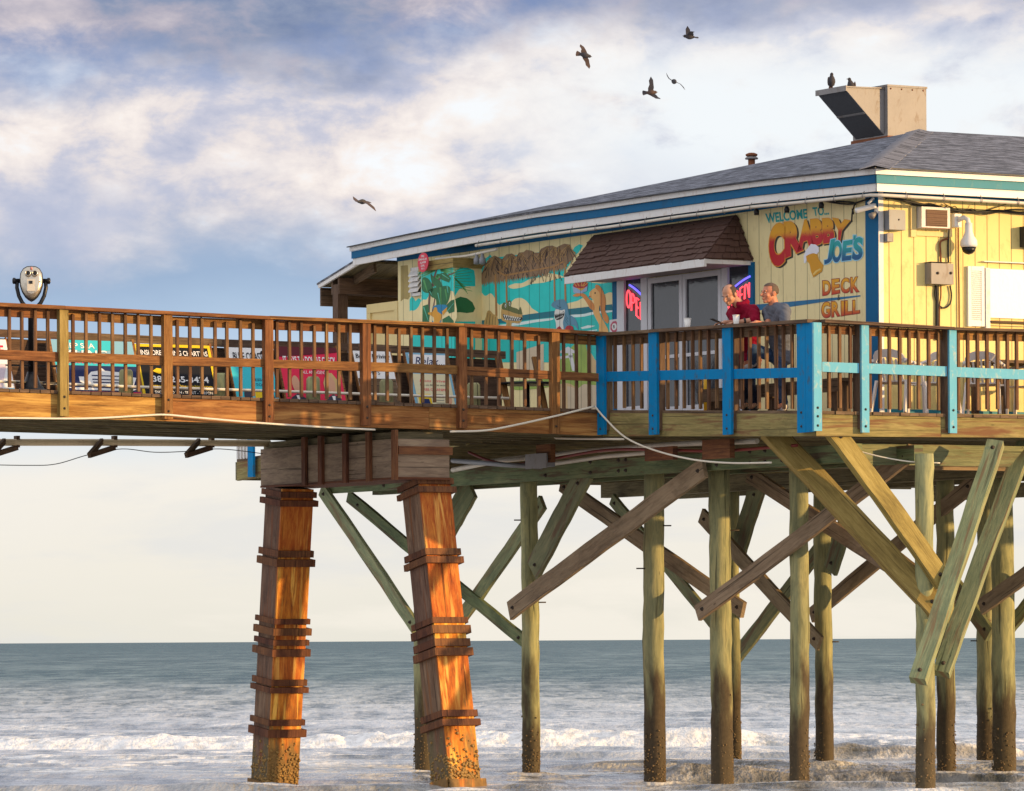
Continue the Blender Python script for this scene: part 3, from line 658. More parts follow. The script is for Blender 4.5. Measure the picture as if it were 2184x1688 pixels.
for k in range(n):                                                     # overlapping cap shingles over the hip
    p, q = E1.lerp(A1, k / n), E1.lerp(A1, (k + 1.35) / n)
    dz0, dz1 = .034, .016; j = random.uniform(-.006, .006)
    for sg in (1, -1):
        e = .21 * sg
        w0, w1 = Vector((0, 0, -.052)), Vector((0, 0, -.052))
        mb.hexa([p + ZX * (dz0 - .012), q + ZX * (dz1 - .012), q + side * e + ZX * (dz1 - .012) + w1, p + side * e + ZX * (dz0 - .012) + w0,
                 p + ZX * (dz0 + j), q + ZX * (dz1 + j), q + side * e + ZX * (dz1 + j) + w1, p + side * e + ZX * (dz0 + j) + w0])
mb.build('hip_cap', paint('hip_shingle', (.30, .295, .32), .9, .35, scale=9), roof)

# eave pipe with hangers
pipe = thing('eave_pipe', 'thin white pipe strapped under the eaves round the building corner', 'pipe', W(SF, TF, ZF[3] - .08))
zp = ZF[3] - .055
tl = onS(1015, 530, SF + .02)[1]
mb = MB(); pts = [W(SF + .02, tl, zp + eo(tl))]
for k in range(1, 12): pts.append(W(SF + .02, lerp(tl, TF + .16, k / 11), zp + random.uniform(-.006, .006) + eo(lerp(tl, TF + .16, k / 11))))
pts += [W(SF + .06, TF + .06, zp), W(SF + .16, TF + .02, zp)] + [W(SF + .2 + k * .9, TF + .02, zp - .004 * k) for k in range(1, 14)]
mb.tube(pts, .023, 8); mb.build('tube', M['pvc'], pipe)
for k in range(16):
    mb = MB(); t_ = lerp(TF + .3, tl - .1, k / 15); zq = zp + eo(t_); mb.tube([W(SF + .02, t_, zq + .065), W(SF - .016, t_, zq + .02), W(SF - .016, t_, zq - .02), W(SF + .02, t_, zq - .036)], .006, 5); mb.build('strap', M['galv'], pipe)
for k in range(8):
    mb = MB(); u = SF + .5 + k * .62; mb.tube([W(u, TF + .02, zp + .065), W(u, TF - .016, zp + .01), W(u, TF - .016, zp - .02), W(u, TF + .02, zp - .038)], .006, 5); mb.build('strap', M['galv'], pipe)
# conduit and sockets under the left eave
cd = thing('eave_conduit', 'short grey conduit with hanging sockets under the left eave', 'conduit', W(SF, tl, ZF[3] - .15))
mb = MB(); zc = ZF[3] - .09
p0, p1 = onS(930, 553, SF + .1), onS(1060, 532, SF + .1)
mb.tube([W(SF + .1, p0[1], p0[2]), W(SF + .1, lerp(p0[1], p1[1], .5), (p0[2] + p1[2]) / 2 - .03), W(SF + .1, p1[1], p1[2])], .022, 6); mb.build('tube', M['pvc'], cd)
for px in (1017, 1029):
    q = onS(px, 541, SF + .1); mb = MB(); mb.lathe(W(SF + .1, q[1], q[2] - .17), [(.02, 0), (.05, .01), (.05, .09), (.03, .11), (.02, .18)], 10); mb.build('socket', M['grey_metal'], cd)

# porch roof beyond the far wall
pb = thing('porch', 'dark brown open porch roof on a post at the far left end', 'porch', W(SF, onS(722, 640, SF + .1)[1], ZJ))
s_p = SF + .08
c1, c2, c3, c4_ = [onS(px, py, s_p) for px, py in ((757, 556), (676.6, 606), (679, 615), (762, 565))]
mb = MB(); q = [W(s_p, c[1], c[2]) for c in (c1, c2, c3, c4_)]; mb.prism(q, AX * .04); mb.build('barge_board', M['white'], pb)
c2_ = c2
mb = MB(); dz = Vector((0, 0, -.03))
q = [W(s_p + .04, c1[1] - .05, c1[2] - .01), W(s_p + .04, c2[1], c2[2] - .02)]
mb.prism([q[0], q[1], q[1] + dz, q[0] + dz], AX * 7); mb.build('roof', M['under'], pb)
mb = MB(); up_ = Vector((0, 0, .025)); mb.prism([q[0] + up_ * 1.2 - AX * .05, q[1] + up_ * 1.2 - AX * .05, q[1] - AX * .05, q[0] - AX * .05], AX * 7.1); mb.build('shingles', M['shingle'], pb)
tp = onS(722, 640, s_p + .1)[1]
zb1 = onS(722, 626, s_p + .1)[2]
mb = MB(); mb.box(s_p + .04, s_p + .22, tp - .09, tp + .09, ZJ - .05, zb1 + .14); mb.build('post', M['rail_dark'], pb)
for dt, wd in ((-.13, .05), (.09, .05)):
    mb = MB(); mb.box(s_p + .045, s_p + 7, tp + dt, tp + dt + wd, zb1 - .02, zb1 + .24); mb.build('beam', M['rail_dark'], pb)
mb = MB(); mb.box(s_p + .05, s_p + 7, c2[1] - .04, c2[1], c2[2] - .36, c2[2] - .06); mb.build('beam', M['rail_dark'], pb)
for k in range(6):
    mb = MB(); o = AX * (.3 + k * .8); d0 = Vector((0, 0, -.10)); mb.beam(q[0] + o + d0, q[1] + o + d0, .05, .14); mb.build('rafter', M['rail_dark'], pb)
# wooden yellow screen beside the porch
ys_ = thing('yellow_screen', 'low pale yellow framed screen between the porch post and mural wall', 'screen', W(SB, TB2 + .5, ZJ))
g0, g1 = onS(785, 652, SB + .02), onS(848, 641, SB + .02)
zt_ = (g0[2] + g1[2]) / 2
mb = MB(); Pl('s', SB + .02).board(mb, TB2 + .005, g0[1], -.03, 0, ZJ - .2, zt_, ZJ - .2, zt_); mb.build('panel', M['cream'], ys_)
for u0, u1, z0, z1 in ((TB2 + .005, g0[1], zt_ - .14, zt_), (g0[1] - .12, g0[1], ZJ - .2, zt_ - .142), (TB2 + .005, TB2 + .12, ZJ - .2, zt_ - .142)):
    mb = MB(); Pl('s', SB + .02).board(mb, u0, u1, .001, .03, z0, z1, z0, z1); mb.build('frame', M['cream'], ys_)

# ------------------------------------------------------------------ shingled awning over the doors
aw = thing('awning', 'brown shingled awning with white edge over the glass doors', 'awning', W(SB - .4, onS(1400, 570, SB)[1], 6.8))
SAW = SB - .80
l0, l1 = onS(1205, 588, SAW), onS(1503, 556, SAW)
zl = (l0[2] + l1[2]) / 2
tA, tBw = l0[1], l1[1]
q0, q1 = onS(1271, 504, SB), onS(1574, 458, SB)
zu = min((q0[2] + q1[2]) / 2, ZF[3] + .10)
LA, LB, UA, UB = W(SAW, tA, zl), W(SAW, tBw, zl), W(SB - .03, q0[1], zu), W(SB - .03, q1[1], zu)
WA, WB = W(SB - .005, tA + .0, zl), W(SB - .005, tBw - .02, zl)
M['brown_shingle'] = paint('brown_wood_shingle', (.088, .043, .031), .85, .35, (.055, .026, .02), .5, scale=6)
def shingle_face(a, b, d, c, rows_, per):                              # a-b lower edge, d-c upper edge
    n = (b - a).cross(d - a).normalized()
    if n.dot(-AX - BX) < 0: n = -n
    mb = MB()
    mb.poly([a, b, c, d], 0)
    for r_ in range(rows_):
        k0, k1 = r_ / rows_, min(1, (r_ + 1.25) / rows_)
        p0, p1 = a.lerp(d, k0), b.lerp(c, k0); p2, p3 = a.lerp(d, k1), b.lerp(c, k1)
        L = (p1 - p0).length; x = 0.0
        while x < L - .01:
            w_ = min(random.uniform(.7, 1.3) * per, L - x)
            f0, f1 = x / L, (x + w_ - .006) / L; j = random.uniform(-.03, .012)
            down = (p0 - p2).normalized() * j
            th = random.uniform(.022, .036)
            A_, B_ = p0.lerp(p1, f0) + down, p0.lerp(p1, f1) + down; C_, D_ = p2.lerp(p3, f1), p2.lerp(p3, f0)
            mb.hexa([A_, B_, C_, D_, A_ + n * th, B_ + n * th, C_ + n * .006, D_ + n * .006])
            x += w_
    return mb
shingle_face(LA, LB, UA, UB, 8, .15).build('shingle_face', M['brown_shingle'], aw)
shingle_face(LB, WB, UB, UB + Vector((.002, 0, 0)), 7, .13).build('shingle_face', M['brown_shingle'], aw)
shingle_face(WA, LA, UA, UA + Vector((.002, 0, 0)), 7, .13).build('shingle_face', M['brown_shingle'], aw)
mb = MB(); mb.box(SAW - .01, SAW + .03, tBw, tA, zl - .105, zl + .005); mb.box(SAW + .03, SB - .004, tBw, tBw + .04, zl - .06, zl + .003); mb.box(SAW + .03, SB - .004, tA - .04, tA, zl - .06, zl + .003); mb.build('edge_board', M['white'], aw)
mb = MB(); mb.box(SAW + .03, SB - .004, tBw + .04, tA - .04, zl - .055, zl - .03); mb.build('soffit', paint('grey_soffit', (.42, .38, .40), .6, .1, (.25, .15, .12), .3), aw)

# ------------------------------------------------------------------ glass doors
door = thing('glass_doors', 'dark double glass entrance doors in white metal frames under the awning', 'door', W(SB, onS(1460, 870, SB)[1], ZJ))
zh = onS(1400, 590, SB)[2]
zfl_ = onS(1460, 903, SB)[2]
M['door_glass'] = paint('dark_glass', (.030, .036, .046), .06, .25, spec=.6)
M['alu'] = paint('white_door_frame', (.66, .66, .70), .4, .06, (.4, .38, .4), .2)
dx = [onS(px, 700, SB)[1] for px in (1322, 1337, 1373, 1386, 1394, 1454, 1468, 1537, 1545, 1558, 1600)]
def dframe(u0, u1, z0, z1, d0=.002, d1=.05): mb = MB(); PM.board(mb, u0, u1, d0, d1, z0, z1, z0, z1); return mb
for a, b in ((0, 1), (2, 3), (8, 9)): dframe(dx[a], dx[b], zfl_, zh).build('jamb', M['alu'], door)
dframe(dx[0], dx[10], zh + .001, zh + .09, .002, .055).build('head', M['alu'], door)
for a, b in ((4, 5), (6, 7)):
    leaf = dframe(dx[a] - .0, dx[b], zfl_ + .02, zh - .09, .004, .016).build('door_leaf', M['door_glass'], door)
    for u0, u1, z0, z1 in ((dx[a] + .08, dx[a], zfl_ + .02, zh - .02), (dx[b], dx[b] - .08, zfl_ + .02, zh - .02), (dx[a], dx[b], zh - .10, zh - .021), (dx[a], dx[b], zfl_ + .02, zfl_ + .25), (dx[a], dx[b], zfl_ + .95, zfl_ + 1.0)):
        dframe(u0, u1, z0, z1, .017, .045).build('rail', M['alu'], leaf)
for a, b in ((1, 2), (9, 10)):
    pn = dframe(dx[a], dx[b], zfl_ + .02, zh, .003, .012).build('sidelight', M['door_glass'], door)
    dframe(dx[a], dx[b], zfl_ + .0, zfl_ + .3, .013, .04).build('kick_plate', M['alu'], pn)
for px0, px1 in ((1310, 1322), (1600, 1611)):
    mb = dframe(onS(px0, 700, SB)[1], onS(px1, 700, SB)[1], ZJ - .2, zl - .02, .001, .03); mb.build('door_trim', M['blue_dark'], bld)

# ------------------------------------------------------------------ neon signs
def neon(label, pxq, hide=None):
    """strokes of OPEN and an arc, laid in a parallelogram given by pixel corners TL, TR, BL, BR on the door plane"""
    S0 = SB - .035
    def f(u, v):
        tl, tr, bl, brc = pxq
        x = lerp(lerp(bl[0], brc[0], u), lerp(tl[0], tr[0], u), v); y = lerp(lerp(bl[1], brc[1], u), lerp(tl[1], tr[1], u), v)
        r_ = onS(x, y, S0); return W(S0, r_[1], r_[2])
    rt = thing('neon_sign', label, 'neon sign', f(.5, .0), 'open neon signs in the door sidelights')
    red, blue = M['neon_red'], M['neon_blue']
    circ = [(math.cos(a) * .10 + .12, math.sin(a) * .32 + .33) for a in np.linspace(0, 2 * math.pi, 17)]
    letters = [[circ], [[(.28, .0), (.28, .66), (.36, .66), (.43, .58), (.43, .42), (.36, .34), (.28, .34)]], [[(.66, .0), (.53, .0), (.53, .66), (.66, .66)], [(.53, .34), (.64, .34)]], [[(.75, .0), (.75, .62), (.80, .66), (.86, .62), (.88, .5), (.94, .10), (.96, .0), (.96, .66)]]]
    for L_ in letters:
        mb = MB()
        for st in L_: mb.tube([f(u, v) for u, v in st], .0125, 6)
        mb.build('letter_tube', red, rt)
    mb = MB(); mb.tube([f(u, .78 + .16 * math.sin(math.pi * (.12 + .6 * u))) for u in np.linspace(.15, 1, 12)], .014, 6); mb.build('arc_tube', blue, rt)
    return rt
M['neon_red'] = emit('neon_red', (1.0, .07, .09), 1.8); M['neon_blue'] = emit('neon_blue', (.16, .13, 1.0), 1.6)
neon('red OPEN neon with blue arc in the left sidelight, whole word visible', ((1337, 596), (1375, 632), (1335, 652), (1377, 692)))
neon('red OPEN neon with blue arc in the right sidelight behind the bald man', ((1556, 615), (1600, 585), (1552, 663), (1600, 634)))

# ------------------------------------------------------------------ paint on the walls: text helper
def text_polys(body, offset=0.0, shear=0.0, res=5):
    cu = bpy.data.curves.new('txt', 'FONT'); cu.body = body; cu.size = 1; cu.offset = offset; cu.shear = shear; cu.resolution_u = res; cu.fill_mode = 'FRONT'
    o = bpy.data.objects.new('txt', cu); C.objects.link(o)
    bpy.context.view_layer.update(); dg = bpy.context.evaluated_depsgraph_get()
    ev = o.evaluated_get(dg); me_ = ev.to_mesh()
    vs = [(v.co.x, v.co.y) for v in me_.vertices]; fs = [list(p.vertices) for p in me_.polygons]
    ev.to_mesh_clear(); bpy.data.objects.remove(o); bpy.data.curves.remove(cu)
    x0, x1 = min(v[0] for v in vs), max(v[0] for v in vs); y0, y1 = min(v[1] for v in vs), max(v[1] for v in vs)
    return [((x - x0) / (x1 - x0), (y - y0) / max(y1 - y0, 1e-6)) for x, y in vs], fs
def put_text(mb, body, fn, m=0, **k):
    vs, fs = text_polys(body, **k); i = len(mb.v)
    mb.v += [Vector(fn(u, v)) for u, v in vs]
    for f_ in fs: mb._face([i + q for q in f_], [vs[q] for q in f_], m, False)
def quad_fn(tl, tr, bl, brc, plane_s, bulge=0):
    def f(u, v):
        x = lerp(lerp(bl[0], brc[0], u), lerp(tl[0], tr[0], u), v); y = lerp(lerp(bl[1], brc[1], u), lerp(tl[1], tr[1], u), v)
        r_ = onS(x, y, plane_s); return W(plane_s, r_[1], r_[2])
    return f
def Z(x0, y0, sc_): return lambda x, y: ((x0 + x / sc_) / 1.373626, (y0 + y / sc_) / 1.373626)
zA = Z(2180, 580, 4.443)                          # crop used to trace the welcome sign
let = thing('painted_lettering', 'painted WELCOME TO CRABBY JOE\'S DECK & GRILL lettering on the cream wall', 'lettering', W(SB, onS(1730, 600, SB)[1], 6.0))
def lay(k): return SB - .0025 - .0008 * k
def qz(z_, tl, tr, bl, brc, k): return quad_fn(z_(*tl), z_(*tr), z_(*bl), z_(*brc), lay(k))
mb = MB(); put_text(mb, 'WELCOME', qz(zA, (272, 205), (815, 140), (290, 335), (825, 268), 1), offset=.035)
put_text(mb, 'TO...', qz(zA, (885, 125), (1100, 105), (905, 240), (1105, 220), 1), offset=.03)
mb.build('welcome_text', paint('teal_lettering', (.015, .36, .36), .6, .12, groove='t'), let)
# CRABBY: letters that shrink and climb to the right, dark shadow, orange rim, graded fill
letters = [('C', (330, 335), (545, 330), (320, 905), (525, 880)), ('R', (520, 320), (730, 300), (535, 790), (775, 680)), ('A', (730, 300), (870, 280), (690, 700), (905, 605)), ('B', (865, 285), (1010, 265), (880, 625), (1035, 600)), ('B', (1020, 275), (1165, 262), (1030, 600), (1175, 575)), ('Y', (1150, 265), (1380, 300), (1180, 570), (1290, 555))]
zt1, zt2 = onS(*zA(700, 380), SB)[2], onS(*zA(700, 560), SB)[2]
M['let_shadow'] = paint('letter_shadow', (.045, .042, .028), .7, .1)
M['let_rim'] = paint('letter_rim', (.72, .30, .03), .6, .1)
M['let_crab'] = paint('letter_red_orange', (.55, .014, .022), .6, .14, grad=(lerp(zt2, zt1, .15), lerp(zt2, zt1, .8), (.84, .40, .014)))
for nm, off_, k, mt, dx_, dy_ in (('letter_shadow', .085, 1, M['let_shadow'], 22, 16), ('letter_rim', .085, 2, M['let_rim'], 0, 0), ('letter_fill', .062, 3, M['let_crab'], 0, 0)):
    mb = MB()
    for ch, *qd in letters:
        ex = 10 if nm != 'letter_fill' else 0
        tl, tr, bl, brc = qd
        tl, tr, bl, brc = (tl[0] - ex + dx_, tl[1] - ex + dy_), (tr[0] + ex + dx_, tr[1] - ex + dy_), (bl[0] - ex + dx_, bl[1] + ex + dy_), (brc[0] + ex + dx_, brc[1] + ex + dy_)
        put_text(mb, ch, qz(zA, tl, tr, bl, brc, k), offset=off_)
    mb.build(nm, mt, let)
letters = [('J', (1085, 560), (1185, 530), (1035, 870), (1140, 845)), ('O', (1155, 560), (1275, 555), (1140, 850), (1265, 835)), ('E', (1290, 565), (1415, 545), (1270, 825), (1390, 810)), ("'", (1425, 490), (1455, 490), (1420, 545), (1445, 545)), ('S', (1430, 515), (1552, 510), (1400, 820), (1540, 800))]
zt1, zt2 = onS(*zA(1300, 580), SB)[2], onS(*zA(1300, 800), SB)[2]
M['let_joe_rim'] = paint('letter_pale_rim', (.30, .62, .78), .6, .05)
M['let_joe'] = paint('letter_blue_teal', (.008, .10, .26), .6, .1, grad=(zt2, lerp(zt2, zt1, .8), (.015, .36, .37)))
for nm, off_, k, mt, ex in (('letter_rim', .075, 4, M['let_joe_rim'], 12), ('letter_fill', .045, 5, M['let_joe'], 0)):
    mb = MB()
    for ch, tl, tr, bl, brc in letters: put_text(mb, ch, qz(zA, (tl[0] - ex, tl[1] - ex), (tr[0] + ex, tr[1] - ex), (bl[0] - ex, bl[1] + ex), (brc[0] + ex, brc[1] + ex), k), offset=off_)
    mb.build(nm, mt, let)
# blue band, then DECK & GRILL
M['band_paint'] = paint('mural_blue_band', (.02, .16, .33), .6, .3, groove='t')
for tl, tr, bl, brc in (((155, 1390), (600, 1352), (155, 1470), (600, 1420)), ((600, 1352), (1515, 1268), (600, 1420), (1515, 1285))):
    f = qz(zA, tl, tr, bl, brc, 0); mb = MB(); mb.poly([f(0, 0), f(1, 0), f(1, 1), f(0, 1)]); mb.build('blue_band', M['band_paint'], let)
for word, L_ in (('DECK', [('D', (1020, 1080), (1125, 1075), (1022, 1275), (1125, 1260)), ('E', (1140, 1062), (1240, 1050), (1142, 1262), (1245, 1240)), ('C', (1258, 1050), (1365, 1040), (1260, 1250), (1372, 1230)), ('K', (1385, 1038), (1492, 1028), (1388, 1238), (1500, 1222))]),
                 ('GRILL', [('G', (1005, 1362), (1118, 1352), (1010, 1572), (1122, 1555)), ('R', (1135, 1352), (1240, 1345), (1140, 1555), (1250, 1538)), ('I', (1262, 1345), (1302, 1342), (1265, 1540), (1305, 1532)), ('L', (1315, 1340), (1402, 1335), (1312, 1530), (1405, 1515)), ('L', (1412, 1335), (1498, 1330), (1412, 1518), (1505, 1500))])):
    ys2 = [q[1] for L2 in L_ for q in L2[1:]]
    z1_, z2_ = onS(*zA(1250, min(ys2)), SB)[2], onS(*zA(1250, max(ys2)), SB)[2]
    mt = paint('letter_%s' % word.lower(), (.56, .030, .020), .6, .10, grad=(lerp(z2_, z1_, .05), lerp(z2_, z1_, .75), (.80, .38, .015)))
    for nm, off_, k, mt_, ex in (('letter_shadow', .06, 1, paint('letter_edge', (.30, .045, .02), .6), 6), ('letter_fill', .035, 2, mt, -3)):
        mb = MB()
        for ch, tl, tr, bl, brc in L_: put_text(mb, ch, qz(zA, (tl[0] - ex, tl[1] - ex), (tr[0] + ex, tr[1] - ex), (bl[0] - ex, bl[1] + ex), (brc[0] + ex, brc[1] + ex), k), offset=off_)
        mb.build(nm, mt_, let)
mb = MB(); put_text(mb, '&', qz(zA, (1215, 1262), (1248, 1256), (1215, 1338), (1248, 1330), 3), offset=.0); mb.build('ampersand', M['let_shadow'], let)
# plain painted beer glass below the lettering
mug = [('foam', (.78, .78, .84), [(775, 760), (800, 690), (840, 640), (870, 600), (930, 610), (970, 640), (975, 700), (940, 740), (900, 720), (850, 735), (820, 790), (800, 850), (778, 850)]),
       ('beer', (.66, .31, .012), [(805, 760), (850, 735), (910, 722), (950, 735), (970, 800), (1030, 880), (1010, 960), (900, 1035), (870, 960), (850, 860), (815, 820)]),
       ('shine', (.80, .55, .15), [(895, 990), (930, 950), (985, 920), (1005, 930), (950, 965), (905, 1010)])]
for k, (nm, cc, pl) in enumerate(mug):
    mb = MB(); s0 = lay(6 + k); mb.poly([W(s0, *onS(*zA(x, y), s0)[1:]) for x, y in pl]); mb.build('beer_' + nm if nm != 'beer' else 'beer_glass', paint('mural_' + nm, cc, .6, .12), let)

# ------------------------------------------------------------------ mural
z5 = Z(1200, 650, 3.64); z3 = Z(1200, 950, 3.64)
MM = {}
def mpaint(nm, c, var=.14, grad=None):
    if nm not in MM: MM[nm] = paint('mural_' + nm, c, .62, var, groove='t', scale=5, grad=grad)
    return MM[nm]
SBX = SB - .50                                    # face of the boxed-out enclosure
mural = thing('beach_mural', 'tropical beach mural with tiki hut, sea, shark and alligator on boards', 'mural', W(SB, onS(1150, 700, SB)[1], ZJ))
def curvy(pl, n=4):                               # closed Catmull-Rom outline
    m_ = len(pl); out = []
    for i in range(m_):
        a, b, c, d = pl[i - 1], pl[i], pl[(i + 1) % m_], pl[(i + 2) % m_]
        for k in range(n):
            t_ = k / n; out.append(tuple(.5 * (2 * q + (r_ - p) * t_ + (2 * p - 5 * q + 4 * r_ - s) * t_ * t_ + (-p + 3 * q - 3 * r_ + s) * t_ ** 3) for p, q, r_, s in zip(a, b, c, d)))
    return out
STRAIGHT = ('painted_sky', 'painted_sea', 'painted_shallows', 'painted_fence', 'painted_boards', 'painted_thatch', 'painted_lounger', 'painted_basket', 'painted_pupil')
def mp(name, mt, polys, k, s_base=None, zz=z5, parent=None):
    if name not in STRAIGHT: polys = [curvy(p) if 5 < len(p) < 18 else p for p in polys]
    sb = (SB if s_base is None else s_base) - .002 - .0006 * k
    groups_ = [[p] for p in polys] if len(polys) <= 6 else [polys]
    for gp in groups_:
        mb = MB()
        for pl in gp: mb.poly([W(sb, *onS(*zz(x, y), sb)[1:]) for x, y in pl])
        mb.build(name, mt, mural if parent is None else parent)
def strokes(segs):                                # thin tapering quads
    out = []
    for (x0, y0, x1, y1, w0, w1) in segs:
        L = math.hypot(x1 - x0, y1 - y0) or 1; nx, ny = -(y1 - y0) / L, (x1 - x0) / L
        out.append([(x0 + nx * w0, y0 + ny * w0), (x1 + nx * w1, y1 + ny * w1), (x1 - nx * w1, y1 - ny * w1), (x0 - nx * w0, y0 - ny * w0)])
    return out
def ell(cx, cy, rx, ry, n=18, rot=0):
    c, s = math.cos(rot), math.sin(rot)
    return [(cx + c * rx * math.cos(a) - s * ry * math.sin(a), cy + s * rx * math.cos(a) + c * ry * math.sin(a)) for a in [2 * math.pi * k / n for k in range(n)]]
tur = mpaint('turquoise', (.015, .60, .55)); cl = mpaint('cloud', (.86, .72, .38)); sea_d = mpaint('deep_sea', (.008, .17, .22)); sea_t = mpaint('shallow_sea', (.02, .52, .47)); wht = mpaint('whitewash', (.72, .84, .80))
sand_ = mpaint('sand', (.62, .44, .22)); grass = mpaint('grass', (.30, .42, .08), .4)
LOW = 1500
mp('painted_sky', tur, [[(0, 830), (20, 800), (45, 815), (60, 850), (95, 815), (125, 835), (125, LOW), (0, LOW)],
    [(700, 530), (725, 500), (740, 430), (800, 400), (860, 352), (885, 385), (1600, 300), (1735, 310), (1760, 270), (1810, 240), (1850, 255), (1800, 330), (1760, 365), (1640, 560), (1640, 600), (2160, 640), (2160, LOW), (680, LOW)]], 1)
mp('painted_cloud', cl, [[(0, 960), (40, 950), (70, 935), (100, 900), (125, 860), (125, 1090), (0, 1090)],
    [(680, 700), (720, 690), (800, 790), (860, 765), (900, 800), (950, 885), (1000, 870), (1060, 880), (1120, 825), (1190, 815), (1250, 850), (1300, 920), (1340, 1000), (680, 1075)],
    [(1050, 690), (1120, 660), (1200, 655), (1290, 610), (1400, 590), (1450, 550), (1560, 560), (1640, 590), (1560, 610), (1430, 650), (1300, 665), (1200, 700), (1100, 715)],
    [(1600, 905), (1690, 870), (1790, 845), (1850, 815), (1940, 835), (2010, 825), (2080, 775), (2160, 760), (2160, 900), (1700, 945)], [(1930, 650), (1990, 612), (2060, 620), (2120, 650), (2040, 660)]], 2)
mp('painted_sea', sea_d, [[(680, 1062), (980, 1035), (1280, 985), (1700, 930), (2160, 880), (2160, 985), (1700, 1035), (1290, 1085), (980, 1120), (680, 1130)]], 3)
mp('painted_shallows', sea_t, [[(680, 1105), (980, 1085), (1290, 1045), (1700, 1000), (2160, 950), (2160, LOW), (680, LOW)], ], 4)
mp('painted_surf', wht, [[(940, 1105), (1090, 1085), (1200, 1068), (1350, 1045), (1520, 1030), (1510, 1050), (1350, 1072), (1200, 1100), (1090, 1112), (960, 1125)],
    [(1715, 995), (1850, 985), (1970, 960), (2160, 945), (2160, 962), (1980, 985), (1860, 1012), (1730, 1018)], [(1820, 1130), (1900, 1105), (1980, 1110), (1930, 1130), (1840, 1145)], [(1880, 1165), (2000, 1150), (2000, 1160), (1900, 1175)]] + [strokes([(random.uniform(1000, 2100), random.uniform(1080, 1190), 0, 0, 3, 1)])[0] for _ in range(0)], 5)
# grass, dune fence and sand below the rail
mp('painted_sand', sand_, [[(1880, 290), (1990, 395), (2040, 380), (2040, 900), (1560, 900), (1640, 560)]], 5, zz=z3)
mp('painted_grass', grass, [[(1100, 610), (1430, 560), (1760, 210), (1880, 225), (1900, 480), (1990, 520), (2040, 470), (2040, 650), (1860, 640), (1800, 690), (1680, 630), (1430, 680), (1110, 700)]], 6, zz=z3)
mp('painted_fence', mpaint('fence_boards', (.62, .50, .34), .2), [[(1140, 300), (1430, 210), (1430, 500), (1140, 500)], [(1680, 660), (1790, 690), (1860, 640), (2040, 660), (2040, 950), (1690, 950)]], 7, zz=z3)
mp('painted_lounger', mpaint('lounger', (.66, .66, .66), .1), [[(1600, 290), (1690, 240), (1760, 285), (1760, 310), (1600, 310)], [(1600, 345), (1740, 330), (1745, 355), (1610, 372)], [(1690, 310), (1735, 310), (1770, 500), (1735, 500)]], 8, zz=z3)
# thatched hut
th = mpaint('thatch', (.29, .175, .09), .5); thl = mpaint('thatch_straw', (.50, .30, .10), .3); thd = mpaint('thatch_shadow', (.045, .026, .020), .3); pole = mpaint('pole', (.40, .205, .065), .2)
scal = [(765, 560), (800, 470), (850, 390), (905, 362), (960, 385), (985, 400), (1030, 350), (1090, 340), (1140, 370), (1165, 330), (1215, 325), (1245, 300), (1300, 310), (1330, 330), (1380, 330), (1400, 290), (1460, 262), (1520, 255), (1570, 275), (1590, 260), (1650, 235), (1710, 245), (1740, 330), (1770, 360), (1640, 560), (1560, 560)]
x = 1560
low = []
rng = random.Random(3)
for k in range(44):
    xx = lerp(1640, 765, k / 43.0); yb = lerp(560, 690, k / 43.0) - (30 if k < 8 else 0)
    low += [(xx, yb - rng.uniform(25, 45)), (xx - 8, yb + rng.uniform(-8, 14))]
mp('painted_thatch', th, [scal[:-2] + low], 6)
sc_ = [(905, 365, 150), (1000, 400, 60), (1090, 345, 110), (1190, 328, 90), (1310, 318, 120), (1390, 322, 60), (1470, 264, 110), (1540, 258, 90), (1600, 275, 80), (1690, 242, 100)]
def fan(n, y0, y1, w0, w1):
    return strokes([(cx + rng.uniform(-6, 6), cy + y0, cx + rng.uniform(-1, 1) * hw_, cy + rng.uniform(y0 + 50, y1), w0, w1) for cx, cy, hw_ in sc_ for _ in range(n)])
mp('painted_dark_straw', mpaint('dark_straw', (.085, .048, .036), .3), fan(9, 15, 215, 2, 5), 6.5)
mp('painted_straw', thl, fan(7, 8, 150, 1.5, 4), 7)
mp('painted_straw', mpaint('brown_straw', (.30, .17, .075), .3), fan(8, 20, 225, 1.5, 4), 7.3)
mp('painted_thatch_shadow', thd, strokes([(x0, y0, x0 + rng.uniform(-40, 40), y0 + rng.uniform(50, 120), 1, rng.uniform(2, 5)) for x0, y0 in [(rng.uniform(800, 1600), rng.uniform(430, 560)) for _ in range(50)]]) + strokes([(985, 400, 975, 560, 3, 1), (1150, 355, 1150, 540, 3, 1), (1320, 320, 1310, 510, 3, 1), (1400, 300, 1390, 480, 3, 1), (1575, 275, 1590, 430, 3, 1)]), 8)
mp('painted_pole', pole, strokes([(915, 560, 925, 1010, 9, 11), (1030, 560, 1035, 870, 8, 9), (1540, 480, 1548, 850, 8, 9), (1655, 440, 1662, 900, 9, 10), (1025, 572, 1545, 478, 9, 8), (1540, 480, 1640, 425, 8, 7), (940, 530, 1030, 580, 8, 8)]), 9)
